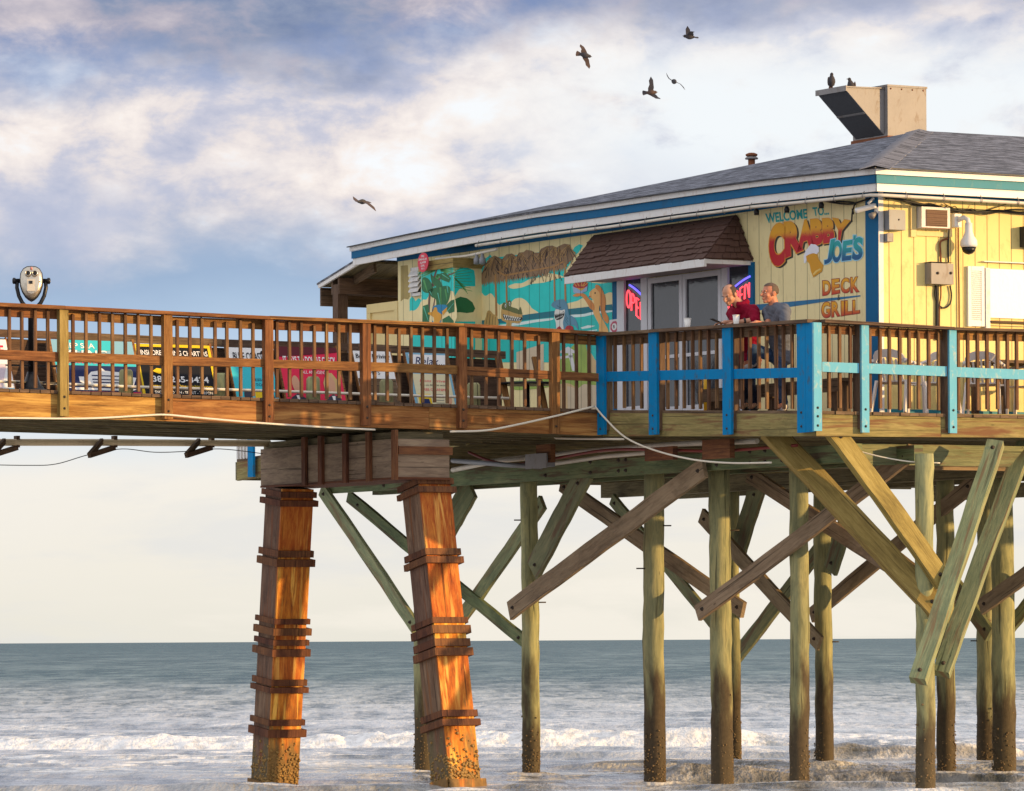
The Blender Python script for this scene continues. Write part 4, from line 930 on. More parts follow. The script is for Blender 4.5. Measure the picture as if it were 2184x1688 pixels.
# animals (generic painted figures)
tan = mpaint('tan_hide', (.55, .34, .11), .25); olive = mpaint('olive_hide', (.13, .15, .05), .3); tooth = mpaint('tooth_white', (.72, .72, .66), .05); inkk = mpaint('ink', (.02, .018, .015), .1); shk = mpaint('shark_blue', (.10, .26, .37), .2); shd = mpaint('shark_dark', (.03, .09, .13), .2); orange = mpaint('orange_fur', (.66, .25, .06), .25); peach = mpaint('peach_fur', (.80, .45, .15), .15); redp = mpaint('red', (.42, .02, .03), .25)
mp('painted_stump', tan, [[(800, 1100), (815, 1010), (830, 955), (860, 950), (890, 985), (930, 1010), (940, 1110)]], 10)
mp('painted_stump_grain', inkk, strokes([(835, 975, 815, 1100, 2, 2), (862, 985, 850, 1100, 2, 2), (890, 1000, 880, 1105, 2, 2), (915, 1015, 912, 1105, 2, 2)]), 11)
mp('painted_alligator', tan, [[(985, 920), (1030, 925), (1100, 960), (1160, 970), (1195, 985), (1200, 1040), (1165, 1085), (1090, 1080), (1085, 1130), (1030, 1125), (1030, 1075), (985, 1050), (975, 990)]], 10)
mp('painted_alligator_back', olive, [[(985, 930), (990, 880), (1010, 860), (1035, 880), (1045, 850), (1070, 838), (1085, 870), (1080, 905), (1140, 925), (1165, 940), (1180, 908), (1195, 960), (1195, 990), (1120, 975), (1050, 950)]], 11)
mp('painted_jaw', inkk, [[(995, 985), (1050, 1010), (1110, 1025), (1195, 1020), (1190, 1050), (1150, 1060), (1080, 1055), (1010, 1035)]], 12)
mp('painted_teeth', tooth, [[(1000 + k * 24, 990 + k * 5), (1020 + k * 24, 996 + k * 4), (1012 + k * 23, 1030 + k * 2)] for k in range(8)] + [[(1015 + k * 24, 1045 + k * 2), (1032 + k * 24, 1048 + k * 1.6), (1024 + k * 23, 1018 + k * 2)] for k in range(7)] + [ell(1023, 897, 8, 20), ell(1066, 877, 8, 22)], 13)
mp('painted_pupil', inkk, [ell(1024, 900, 3, 12), ell(1067, 880, 3, 13)], 14)
mp('painted_shark', shk, [[(1510, 885), (1540, 850), (1590, 832), (1640, 830), (1675, 865), (1690, 920), (1700, 1000), (1715, 1090), (1720, 1165), (1570, 1150), (1560, 1060), (1545, 1000), (1560, 935), (1525, 910)], [(1700, 1000), (1750, 1020), (1785, 1070), (1800, 1150), (1760, 1110), (1715, 1090)]], 12)
mp('painted_belly', tooth, [[(1560, 935), (1620, 945), (1655, 940), (1650, 1010), (1635, 1075), (1640, 1160), (1570, 1150), (1560, 1080), (1545, 1030), (1545, 980)]], 13)
mp('painted_jaw', inkk, [[(1550, 985), (1600, 980), (1645, 955), (1650, 990), (1625, 1030), (1575, 1050), (1552, 1030)]], 14)
mp('painted_teeth', tooth, [[(1553 + k * 14, 983 - k * 3), (1566 + k * 14, 982 - k * 4), (1560 + k * 14, 1005 - k * 3)] for k in range(7)] + [[(1558 + k * 13, 1042 - k * 6), (1569 + k * 13, 1038 - k * 6), (1563 + k * 13, 1020 - k * 5)] for k in range(6)], 15)
mp('painted_gill', shd, strokes([(1660, 990, 1690, 1040, 2, 2), (1655, 1015, 1690, 1070, 2, 2), (1652, 1045, 1690, 1100, 2, 2), (1570, 895, 1600, 915, 3, 2)]) + [ell(1605, 915, 8, 7)], 16)
mp('painted_shirt', redp, [[(1560, 1150), (1600, 1115), (1640, 1165), (1680, 1110), (1740, 1120), (1725, 1170), (1560, 1170)]], 17)
mp('painted_seal', peach, [[(1915, 770), (1935, 735), (1985, 705), (2020, 715), (2040, 780), (2040, 850), (2020, 930), (2040, 1010), (2080, 1080), (2120, 1180), (2025, 1180), (2020, 1100), (1985, 1030), (1955, 960), (1965, 900), (1960, 840), (1925, 805)]], 12)
mp('painted_seal_fur', orange, [[(1980, 705), (1990, 672), (2030, 690), (2070, 760), (2090, 850), (2085, 950), (2120, 1020), (2115, 1085), (2070, 1050), (2040, 960), (2030, 850), (2025, 760)], [(1740, 790), (1780, 765), (1860, 768), (1910, 820), (1965, 880), (1970, 945), (1925, 925), (1880, 850), (1830, 795), (1780, 800)]], 13)
mp('painted_eye', inkk, [ell(1978, 762, 7, 10)], 14); mp('painted_mouth', redp, [[(1908, 800), (1925, 790), (1930, 805), (1912, 812)]], 14)
mp('painted_basket', mpaint('basket', (.30, .42, .60), .2), [[(1735, 690), (1900, 680), (1890, 740), (1830, 765), (1750, 760)]], 14)
mp('painted_fries', redp, [[(1745, 690), (1770, 640), (1820, 620), (1880, 640), (1895, 685), (1820, 715)]], 15)
mp('painted_chips', mpaint('chips', (.62, .36, .06)), strokes([(1840, 690, 1890, 620, 4, 4), (1850, 690, 1905, 650, 4, 4), (1830, 690, 1840, 600, 4, 4), (1810, 690, 1770, 625, 4, 4), (1780, 690, 1745, 645, 4, 4)]) + [[(1775, 705), (1830, 712), (1880, 700), (1830, 740)]], 16)
# boxed-out enclosure with palm and parrot
t0_, t1_ = onS(968, 620, SBX)[1], onS(898, 620, SBX)[1]
zt_ = onS(935, 556, SBX)[2]
mb = MB(); mb.box(SBX, SB - .001, t0_, t1_, ZJ - .2, zt_); box_ = mb.build('wall_box', M['cream_wall'], bld)
mb = MB(); mb.box(SBX - .03, SB - .001, t0_ - .03, t1_ + .03, zt_ - .14, zt_ + .01); mb.build('box_beam', M['brace_gold'], bld)
PB = Pl('t', t0_)
def zfront(y): return onS(*z5(300, y), SBX)[2]
gr1 = mpaint('leaf_green', (.022, .15, .05), .45); gr2 = mpaint('leaf_light', (.08, .32, .09), .4); mint = mpaint('leaf_mint', (.10, .50, .36), .3); trunk_ = mpaint('trunk', (.14, .075, .05), .3); blu = mpaint('parrot_blue', (.01, .22, .42), .2); yel = mpaint('parrot_yellow', (.72, .34, .03), .15)
mp('painted_sky', tur, [[(125, 560), (240, 500), (300, 440), (460, 430), (470, 560), (480, LOW), (130, LOW)]], 0, SBX)
mp('painted_cloud', cl, [[(130, 850), (180, 830), (240, 760), (420, 740), (475, 780), (480, 1080), (130, 1080)]], 1, SBX)
fr = []
for (cx, cy, a0, a1, L, n) in ((270, 520, 2.6, 3.9, 190, 12), (330, 520, -1.1, .3, 170, 12), (300, 560, 1.2, 2.2, 180, 9)):
    for k in range(n):
        a = lerp(a0, a1, k / (n - 1)); fr.append((cx, cy, cx + L * math.cos(a), cy + L * .8 * math.sin(a) + 20, 9, 2))
mp('painted_frond', mint, strokes(fr[::2]), 2, SBX); mp('painted_frond', gr2, strokes(fr[1::2]), 3, SBX)
mp('painted_trunk', trunk_, strokes([(290, 500, 215, 760, 9, 11), (215, 760, 195, 1080, 11, 13), (480, 545, 330, 600, 6, 10), (330, 600, 240, 690, 10, 12), (275, 780, 240, 1000, 6, 8)]), 4, SBX)
mp('painted_leaf', gr1, [[(130, 720), (140, 600), (200, 610), (240, 680), (250, 740), (180, 760)], [(205, 730), (330, 690), (430, 700), (420, 830), (360, 920), (290, 930), (280, 830), (230, 800)], [(140, 900), (200, 880), (215, 1000), (200, 1080), (135, 1080)], [(350, 1040), (420, 1000), (470, 1060), (470, 1080), (350, 1080)]], 5, SBX)
mp('painted_leaf', gr2, strokes([(330, 700, 340, 920, 12, 3), (150, 620, 190, 750, 10, 3), (380, 720, 400, 850, 8, 2)]), 6, SBX)
mp('painted_leaf', gr1, [[(225, 560), (260, 590), (330, 640), (350, 720), (290, 700), (235, 640)], [(300, 560), (380, 540), (440, 600), (420, 650), (340, 620)], [(380, 900), (440, 840), (478, 830), (478, 960), (420, 980)]], 5.2, SBX)
mp('painted_leaf', mint, strokes([(150, 910, 200, 1060, 5, 2), (215, 740, 240, 790, 4, 2), (400, 690, 410, 760, 6, 2), (345, 560, 420, 610, 5, 2), (395, 960, 470, 870, 4, 2), (300, 760, 330, 900, 5, 2)]), 6.2, SBX)
mp('painted_parrot', blu, [[(250, 930), (270, 895), (330, 885), (390, 890), (400, 920), (360, 960), (340, 1000), (330, 1080), (300, 1080)], [(240, 1050), (265, 1085), (240, 1085)]], 7, SBX)
mp('painted_parrot', yel, [[(200, 970), (245, 960), (265, 915), (290, 920), (300, 960), (345, 1000), (310, 1085), (265, 1085), (255, 1020), (205, 990)], [(345, 960), (400, 910), (395, 950), (355, 1000)]], 8, SBX)
# same painting wraps round the sunless end of the box (plane across the wall)
def mpt(name, mt, polys, k):
    sb = t0_ - .002 - .0006 * k; mb = MB()
    for pl in polys: mb.poly([(lambda r_: W(min(r_[0], SB - .004), sb, r_[2]))(onT(*z5(x, y), sb)) for x, y in pl])
    mb.build(name, mt, mural)
mpt('painted_sky', tur, [[(478, 540), (560, 470), (690, 520), (700, 600), (700, LOW), (478, LOW)]], 0)
mpt('painted_cloud', cl, [[(478, 800), (530, 720), (600, 690), (700, 690), (700, 1065), (478, 1065)]], 1)
mpt('painted_frond', gr2, strokes([(480, 520 + k * 22, 640 + 14 * (k % 3), 470 + k * 34, 4, 2) for k in range(9)] + [(478, 600, 590 + k * 8, 690 + k * 20, 5, 2) for k in range(5)]), 2)
mpt('painted_leaf', gr1, [[(478, 830), (540, 800), (610, 815), (670, 860), (700, 925), (680, 965), (610, 975), (540, 965), (478, 970)]], 3)
# ragged painted boards at the left edge
mp('painted_boards', mpaint('plank_yellow', (.40, .30, .10), .3), [[(-95, 470), (-20, 465), (0, 800), (-20, 830), (-60, 820), (-95, 850)]], 3)
# louvred vent
lv = thing('louvre_vent', 'white louvred vent on the mural wall beside the red oval sign', 'vent', W(SB, onS(890, 600, SB)[1], onS(890, 640, SB)[2]))
a0, a1 = onS(881, 580, SB)[1], onS(901, 580, SB)[1]; z0_, z1_ = onS(890, 632, SB)[2], onS(890, 571, SB)[2]
mb = MB(); PM.board(mb, a0, a1, .002, .02, z0_, z1_, z0_, z1_); mb.build('backing', M['dark'], lv)
for u0, u1, y0, y1 in ((a0, lerp(a0, a1, .2), z0_, z1_), (a0, a1, z1_ - .05, z1_), (a0, a1, z0_, z0_ + .05)):
    mb = MB(); PM.board(mb, u0, u1, .021, .05, y0, y1, y0, y1); mb.build('frame', M['white'], lv)
for k in range(4):
    z = lerp(z0_ + .06, z1_ - .14, k / 3); mb = MB(); mb.hexa([W(SB - .02, a0, z + .1), W(SB - .02, a1, z + .1), W(SB - .09, a1, z), W(SB - .09, a0, z), W(SB - .02, a0, z + .12), W(SB - .02, a1, z + .12), W(SB - .09, a1, z + .02), W(SB - .09, a0, z + .02)]); mb.build('slat', M['white'], lv)
# red oval sprinkler sign
sg = SB - .50 - .12
c = onS(902, 560, sg); osn = thing('oval_sign', 'small red oval fire sprinkler sign hung at the eave beside the vent', 'sign', W(sg, c[1], c[2] - .14))
mb = MB(); pts = [W(sg, c[1] + .165 * math.cos(a), c[2] + .15 * math.sin(a)) for a in [2 * math.pi * k / 28 for k in range(28)]]; mb.prism(pts, AX * .012); mb.build('plate', paint('sign_red', (.62, .010, .045), .4, .05), osn)
mb = MB()
for k, wd in enumerate(('FIRE', 'SPRINKLER', 'ALARM', 'DIAL', '911')):
    zc_ = c[2] + .095 - k * .048; hw = (.05, .13, .09, .06, .045)[k]
    put_text(mb, wd, lambda u, v, zc_=zc_, hw=hw: W(sg - .003, c[1] + hw - 2 * hw * u, zc_ - .016 + .032 * v), offset=.01, res=2)
mb.build('lettering', M['white2'], osn)
# white notice with red emblem beside the doors
nt_ = thing('wall_notice', 'white notice with red octagon and letter R left of the doors', 'notice', W(SB - .03, onS(1311, 700, SB)[1], onS(1311, 712, SB)[2]))
f = quad_fn((1300, 683), (1321, 680), (1300, 714), (1321, 712), SB - .034)
mb = MB(); mb.prism([f(0, 0), f(1, 0), f(1, 1), f(0, 1)], AX * .004); mb.build('plate', paint('notice_white', (.70, .66, .68), .5, .05), nt_)
f1 = lambda u, v: f(u, v) - AX * .003
mb = MB(); mb.poly([f1(.5 + .42 * math.cos(a), .5 + .40 * math.sin(a)) for a in [math.pi / 8 + math.pi / 4 * k for k in range(8)]]); mb.build('emblem', paint('notice_red', (.48, .06, .12), .5, .1), nt_)
mb = MB(); mb.poly([f1(.5 + .25 * math.cos(a), .5 + .24 * math.sin(a)) - AX * .002 for a in [math.pi / 6 * k for k in range(12)]]); mb.build('emblem_centre', M['white2'], nt_)
mb = MB(); put_text(mb, 'R', lambda u, v: f(.40 + .2 * u, .38 + .24 * v) - AX * .007, offset=.02); mb.build('letter', M['black'], nt_)

# ================================================================== PILES, BEAMS AND BRACES
def barn(mb, p, r, n, z1=.75, k0=.012, k1=.03, m=1):                    # barnacle crust low on a round pile
    for _ in range(n):
        a = random.uniform(0, 6.283); z = abs(random.gauss(0, z1 * .45)); q = Vector((p.x + math.cos(a) * r, p.y + math.sin(a) * r, z))
        rr = random.uniform(k0, k1); d = Vector((math.cos(a), math.sin(a), .2)).normalized()
        mb.lathe(q - d * rr * .3, [(rr, 0), (rr * .8, rr * .7), (rr * .3, rr * .95)], 6, m, d)
M['barn'] = paint('barnacle', (.20, .135, .065), .85, .5, scale=30)
M['barn_gold'] = paint('golden_barnacle', (.34, .20, .06), .7, .5, scale=30)  # golden barnacles for the boxed columns
def pile(px, base_y, plane, wpx, top, label, depth=None):
    if plane is not None: r_ = onS(px, base_y, plane); p = W(r_[0], r_[1], 0)
    else: p = at(px, base_y, depth); p.z = 0
    rad = wpx * p.y / F / 2
    root = thing('timber_pile', label, 'pile', Vector((p.x, p.y, -.8)), 'round timber piles under the deck')
    n = 18; rings = []; ph = random.uniform(0, 6); L = top + .8
    lean = Vector((random.uniform(-.02, .02), random.uniform(-.02, .02), 0))
    wob = Vector((0, 0, 0))
    for k in range(29):
        z = -.8 + L * k / 28; rr = rad * (1.04 - .07 * k / 28) * random.uniform(.975, 1.025); wob = wob * .8 + Vector((random.uniform(-.009, .009), random.uniform(-.009, .009), 0))
        rings.append([Vector((p.x, p.y, z)) + wob + lean * (z / top) + Vector((math.cos(a), math.sin(a), 0)) * rr * (1 + .025 * math.sin(3 * a + ph + z * .5) + .02 * math.sin(5 * a - ph + z * 1.3) + random.uniform(-.014, .014)) for a in [2 * math.pi * j / n for j in range(n)]])
    mb = MB(); mb.ring(rings, 0); mb.build('shaft', M['pile'], root)
    mb = MB(); barn(mb, p, rad * 1.02, 190, .75, .006, .017, 0); mb.build('barnacle_crust', M['barn'], root)['kind'] = 'stuff'
    return root, p, rad
SP = onS(1541, 1674, 1.28)[0]
piles = {}
for k, lab in {
    'p1': 'green brown pile just right of the leaning orange boxed column', 'p2': 'thick front row pile crossed by the long brown brace at its top',
    'p3': 'front row pile, sunlit yellow on its right, below the bald man', 'p4': 'front row pile directly below the thick blue corner post',
    'p6': 'nearest front row pile where the golden struts meet', 'p3b': 'slim far pile peeking out behind the right side of a front pile',
    'p5': 'second row pile close to the right of the pile below the corner post', 'p7': 'second row pile close behind the struts at the right',
    'p9': 'rightmost thick pile, sunlit on its right edge', 'p10': 'green pile standing behind the leaning orange boxed column'}.items():
    piles[k] = pile(*PILES[k], 4.40, lab)
piles['p8'] = pile(2106, 1625, None, 44, 4.4, 'far dark pile left of the rightmost pile, its foot behind a wave', 79.0)
# bent beams (twin timbers bolted on both sides of the pile heads)
def beam_box(label, s0, s1, t0, t1, z0, z1, mat='beam', nb=0):
    mb = MB(); mb.box(s0, s1, t0, t1, z0, z1); root = thing('bent_beam', label, 'beam', W((s0 + s1) / 2, (t0 + t1) / 2, z0), 'beams carrying the deck')
    mb.build('timber', M[mat], root)
    for k in range(nb):
        t_ = random.uniform(t0 + .3, t1 - .3)
        for dz in (.07, .22):
            mb = MB(); o = W(s0, t_, z0 + dz); mb.lathe(o, [(.028, 0), (.028, .006), (.016, .008), (.016, .03), (.006, .034)], 8, 0, -AX); mb.build('bolt', M['bolt'], root)
    return root
zb0 = onS(1513, 1006, .95)[2]; zb1 = onS(1513, 969, .95)[2]
te = onS(690, 1045, .75)[1]
beam_box('long green beam on the near side of the front pile row', .72, .86, .2, te, zb0, zb1, 'beam', 12)
beam_box('second green beam on the far side of the front pile row', 1.62, 1.76, .1, te, zb0 - .01, zb1 - .01, 'beam')
beam_box('dark beam along the second pile row', 6.1, 6.25, .2, 15.2, zb0, zb1, 'under')
beam_box('dark beam behind the second pile row', 7.5, 7.64, .2, 15.2, zb0, zb1, 'under')
beam_box('farthest dark beam under the deck', 12.4, 12.6, .2, 15.2, zb0, zb1, 'under')
beam_box('short beam lying across the second row at the right', 6.1, 9.5, .45, .6, zb0 - .1, zb1 - .05, 'beam')
beam_box('pale green beam along the sunlit side of the deck, behind the corner struts', .95, 10.5, .50, .58, zb0 - .02, zb1 + .02, 'brace', 0)
beam_box('second pale beam along the sunlit side, deeper under the deck', .95, 10.5, 2.3, 2.38, zb0 + .0, zb1 + .03, 'brace_brown', 0)

def brace(label, p, q, wpx, mat, thick=.06, normal=None, bolt=True, ends=(.10, .10), group='timber braces between the piles', nm='cross_brace'):
    """plank from p to q (world points); wpx = its width in the picture's pixels at its depth; normal = the face direction"""
    root = thing(nm, label, 'brace', (p + q) / 2 - ZX * abs(p.z - q.z) / 2, group)
    d = (q - p).normalized(); wd = wpx * ((p.y + q.y) / 2) / F
    nrm = Vector(normal if normal is not None else -AX); side = d.cross(nrm).normalized(); nrm = side.cross(d).normalized()
    if nrm.dot(Vector((0, -1, 0))) < 0: nrm = -nrm
    mb = MB(); p2, q2 = p - d * ends[0], q + d * ends[1]
    a, b = side * wd / 2, nrm * thick / 2
    rings = []; bow1, bow2 = random.uniform(-.014, .014), random.uniform(-.018, .018); phs = random.uniform(0, 6)
    for k in range(13):                                                # slightly warped, uneven sawn timber
        f_ = k / 12; o = p2.lerp(q2, f_) + side * (bow1 * math.sin(math.pi * f_) + .004 * math.sin(f_ * 19 + phs)) + nrm * bow2 * math.sin(math.pi * f_)
        j_ = [random.uniform(-.004, .004) for _ in range(4)]; tw = random.uniform(-.02, .02)
        rings.append([o - a - b + side * j_[0], o + a - b + side * j_[1], o + a + b + side * (j_[2] + tw * thick), o - a + b + side * (j_[3] + tw * thick)])
    mb.ring(rings, 0, False); mb.build('plank', M[mat], root)
    if bolt:
        for o in (p + d * .03, q - d * .03):
            mb = MB(); mb.lathe(o + b, [(.03, 0), (.03, .006), (.017, .008), (.017, .03), (.006, .034)], 8, 0, nrm); mb.build('bolt', M['bolt'], root)
    return root
def bS(label, p, q, s_, wpx, mat, **k):                                # brace lying in a plane across the pier
    a, b = onS(p[0], p[1], s_), onS(q[0], q[1], s_)
    # the wanted width is measured square to the plank in the picture; undo the wall's foreshortening
    dx_, dy_ = q[0] - p[0], q[1] - p[1]
    P_, Q_ = W(*a), W(*b); d = (Q_ - P_).normalized(); side = d.cross(-AX).normalized()
    Yc = (P_.y + Q_.y) / 2; vx, vy = side.x * F / Yc, side.z * F / Yc
    L = math.hypot(dx_, dy_); per = abs(vx * (-dy_) / L * 1 - vy * dx_ / L * -1)
    per = abs(vx * dy_ / L + vy * dx_ / L)
    return brace(label, P_, Q_, wpx / max(per, 20) * F / Yc, mat, **k)
bS('green plank from the beam down to the pile behind the leaning column', (692, 1052), (880, 1330), .66, 22, 'brace')
bS('dark plank passing behind the leaning column down to a pile', (765, 1076), (1112, 1362), 1.50, 22, 'beam', ends=(.35, .1))
bS('green plank rising right behind the leaning column to the beam', (1152, 1080), (985, 1318), 1.52, 24, 'brace')
bS('short green knee brace beside the cap end of the leaning column', (1000, 1048), (955, 1128), 1.45, 40, 'brace', bolt=False)
bS('knee brace with two bolts under the long green beam', (1238, 1028), (1143, 1208), .80, 36, 'brace', ends=(.25, .1))
bS('long brown brace from low on a pile up to the beam, left one of two', (1095, 1298), (1495, 1003), .58, 36, 'brace_brown')
bS('brown brace falling right behind the thick front pile', (1205, 1038), (1578, 1297), 1.84, 30, 'brace_brown')
bS('thin grey green plank falling right to the slim far pile', (1312, 1072), (1540, 1352), 6.0, 20, 'brace')
bS('brown green plank falling right to the second row pile', (1503, 1106), (1742, 1365), 6.02, 26, 'brace_brown')
bS('dark green knee brace high on the slim far pile', (1613, 1052), (1576, 1172), 6.3, 30, 'brace')
brace('long brown brace rising right to the corner beam, right one of two', W(*onS(1498, 1302, .86)), W(*onT(1935, 972, .35)), 36, 'brace_brown')
bS('dark green plank rising right from the slim far pile', (1578, 1392), (1775, 1135), 7.25, 25, 'brace')
bS('brown brace behind the row, from the beam down past the corner pile', (1605, 1017), (1985, 1262), 1.84, 30, 'brace_brown')
bS('brown plank rising right behind the big green strut', (1738, 1308), (2070, 1036), 7.0, 28, 'brace_brown')
bS('far green knee brace with two bright bolts', (1805, 1110), (1775, 1205), 6.0, 26, 'brace')
bS('brown plank rising to the right edge across the rightmost pile', (2100, 1290), (2240, 1190), 6.9, 30, 'brace_brown')
bS('green plank falling right to the rightmost piles', (2030, 1235), (2105, 1345), 7.7, 26, 'brace')
bS('green plank rising out of the right edge from the rightmost pile', (2160, 1330), (2250, 1220), 7.7, 24, 'brace')
bS('dark plank falling right behind the big golden strut', (1890, 1170), (2100, 1330), 8.2, 22, 'brace_brown')
# big outrigger struts at the corner
P6 = piles['p6'][1]
def pt(px, py, Y): return at(px, py, Y)
yc = P6.y - .12
brace('big green strut from the deck edge down to the corner pile, upper half sunlit', pt(1652, 928, 64.3), pt(1990, 1292, yc + .04), 48, 'brace_gold', .14, (.25, -1, .28), nm='strut')
brace('golden sunlit strut from the deck corner down to the corner pile', pt(1786, 930, 63.3), pt(2004, 1232, yc + .0), 40, 'brace_gold', .12, (.45, -1, .20), nm='strut')
brace('left one of two long struts crossing the corner pile, green with golden edge', pt(2120, 958, 64.4), pt(1962, 1440, yc - .85), 36, 'brace', .14, (-.35, -1, .1), nm='strut')
brace('long strut at the right edge behind the first crossing strut', pt(2182, 960, 65.4), pt(2012, 1425, yc + .30), 36, 'brace', .14, (-.35, -1, .1), nm='strut')
# projecting bolts on the piles
for k, zz, dx_ in (('p1', 3.75, -1), ('p1', 2.55, 1), ('p2', 3.0, -1), ('p2', 3.6, 1), ('p3', 3.5, 1), ('p5', 1.95, 1), ('p8', 1.95, -1)):
    root, p, rad = piles[k]; mb = MB(); o = Vector((p.x, p.y - rad * .3, zz)); mb.tube([o, o + Vector((dx_ * (rad + .10), 0, 0))], .010, 6); mb.build('bolt', M['bolt'], root)

# ------------------------------------------------------------------ boxed columns and cap of the walkway bent
sC0 = PWK.p(848, 980)[0]; sC1 = PWK.p(960, 980)[0]
zc1, zc0 = PWK.p(905, 937)[1], PWK.p(905, 1020)[1]
tcf = onS(556, 980, sC0)[1]
cap = thing('bent_cap', 'boxed plywood cap beam under the walkway on two orange columns', 'cap beam', W((sC0 + sC1) / 2, (TW + tcf) / 2, zc0))
mb = MB(); mb.box(sC0, sC1, TW + .02, tcf, zc0 + .012, zc1); mb.build('box', M['cap'], cap)
mb = MB(); mb.box(sC0 - .01, sC1 + .02, TW + .0, tcf, zc0 - .02, zc0 + .010); mb.build('base_board', M['casing_band'], cap)
mb = MB(); mb.box(sC0 + .01, sC1 + .03, TW - .02, TW + .019, zc1 - .21, zc1 - .10); mb.build('band', M['casing_band'], cap)
mb = MB(); mb.box(sC0 + .05, sC1 - .05, TW + .1, tcf, zc1 + .002, ZJ - .35 if ZJ - .35 > zc1 + .02 else zc1 + .05); mb.build('packing', M['under'], cap)
for px in (648, 683, 735, 785, 840):
    u = onS(px, 990, sC0 - .04)[1]; mb = MB(); mb.box(sC0 - .05, sC0 - .003, u - .055, u + .055, zc0 - .03, zc1 + .12); mb.build('batten', M['casing_band'], cap)
def column(label, top_px, bot_px, t_top, wa, wb, bands):
    """four boards round a leaning post; wa along the pier, wb across it"""
    st = onT(top_px[0], top_px[1], t_top); Pt = W(*st)
    # foot: same s, leaning in t only
    r_ = onS(bot_px[0], bot_px[1], st[0]); Pb = W(*r_)
    d = (Pb - Pt).normalized(); Pb = Pb + d * .9; Lc = (Pb - Pt).length
    root = thing('boxed_column', label, 'column', Pb, 'orange boxed timber columns')
    ex = AX; ey = (BX - d * BX.dot(d)).normalized()
    def slab(mb, k0, k1, a0, a1, b0, b1, m=0, tw=0):
        p, q = Pt + d * k0, Pt + d * k1
        f = lambda o, a, b: o + ex * a + ey * b
        mb.hexa([f(p, a0, b0), f(p, a1, b0), f(p, a1, b1), f(p, a0, b1), f(q, a0, b0), f(q, a1, b0), f(q, a1, b1), f(q, a0, b1)], m, d)
    h, g = wa / 2, wb / 2
    cuts = sorted([0] + [b for b in bands] + [Lc])
    for c0, c1 in zip(cuts, cuts[1:]):
        j = random.uniform(-.012, .012)
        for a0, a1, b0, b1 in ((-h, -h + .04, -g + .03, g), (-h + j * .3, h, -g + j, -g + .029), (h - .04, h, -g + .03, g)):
            mb = MB(); slab(mb, c0 + .004, c1 - .004, a0, a1, b0, b1); mb.build('casing_board', M['casing_shade' if a0 == -h else 'casing'], root)
    mb = MB(); slab(mb, 0, Lc, -h + .05, h - .05, -g + .05, g - .05); mb.build('core', M['under'], root)
    for c in bands:
        for dz, e in ((0, .038), (.115, .058)):
            j = random.uniform(-.02, .02); tw_ = random.uniform(.075, .11)
            for a0, a1, b0, b1 in ((-h - e, h + e, -g - e + .0, -g - .003), (-h - e, -h - .003, -g - .002, g + .06), (h + .003, h + e, -g - .002, g + .06)):
                mb = MB(); slab(mb, c - .06 + dz + j, c - .06 + dz + tw_ + j, a0, a1, b0, b1); mb.build('band', M['casing_band'], root)
    # barnacles round the foot
    mb = MB()
    for _ in range(700):
        k = Lc - .9 - abs(random.gauss(0, .30)) + .12
        fc = random.random(); rr = random.uniform(.008, .026)
        if fc < .6: a, b, n_ = random.uniform(-h, h), -g, -ey
        else: a, b, n_ = -h, random.uniform(-g, g), -ex
        mb.lathe(Pt + d * k + ex * a + ey * b - n_ * rr * .2, [(rr, 0), (rr * .8, rr * .7), (rr * .3, rr)], 6, 0, n_)
    mb.build('barnacle_crust', M['barn_gold'], root)['kind'] = 'stuff'
    mb = MB(); slab(mb, Lc - 1.02, Lc, -h - .03, h + .05, -g - .06, -g - .035); slab(mb, Lc - 1.05, Lc, -h - .06, -h - .035, -g, g); mb.build('foot_collar', M['casing'], root)
    return root
column('leaning orange boxed column nearest the middle, foot out to the right', (907, 1024), (975, 1688), TW + .35, .48, .50, [.10, 1.08, 2.02, 2.42 - .10, 3.30])
column('orange boxed column on the left, foot out to the left', (618, 1040), (585, 1686), tcf - .42, .50, .50, [.10, .95, 1.92, 2.22, 2.78, 3.36])

# ------------------------------------------------------------------ pipes, hoses, ropes under the deck
def pipe_thing(name, label, cat, pts, r, mat, part='tube', n=7):
    root = thing(name, label, cat, pts[len(pts) // 2]); mb = MB(); mb.tube(pts, r, n); mb.build(part, M[mat], root); return root
def onSp(px, py, s_): return W(*onS(px, py, s_))
def onTp(px, py, t_): return W(*onT(px, py, t_))
def dense(pts, n=6):                                                    # Catmull-Rom through pixel points
    out = []; P_ = [pts[0]] + pts + [pts[-1]]
    for i in range(1, len(P_) - 2):
        p0, p1, p2, p3 = P_[i - 1:i + 3]
        for k in range(n):
            t_ = k / n; out.append(tuple(.5 * (2 * b + (c - a) * t_ + (2 * a - 5 * b + 4 * c - d) * t_ * t_ + (-a + 3 * b - 3 * c + d) * t_ ** 3) for a, b, c, d in zip(p0, p1, p2, p3)))
    return out + [pts[-1]]
pipe_thing('hose', 'dark red hose sagging under the patio edge', 'hose', [onSp(x, y, .40) for x, y in dense([(1000, 965), (1050, 985), (1110, 990), (1200, 975), (1300, 960), (1420, 960), (1540, 962), (1700, 950)])], .022, 'redhose')
pipe_thing('drain_pipe', 'thick white pipe running under the patio edge', 'pipe', [onSp(x, y, .55) for x, y in ((1020, 988), (1150, 972), (1300, 958), (1450, 947), (1615, 941))], .038, 'pvc')
pipe_thing('drain_pipe', 'grey pipe low beside the beam under the walkway end', 'pipe', [onSp(x, y, .30) for x, y in ((965, 983), (1080, 992), (1155, 996))], .035, 'grey_metal')
pipe_thing('drain_pipe', 'slanting white pipe right of the cap beam', 'pipe', [onSp(x, y, .5) for x, y in ((965, 1003), (1060, 984), (1150, 975))], .035, 'pvc')
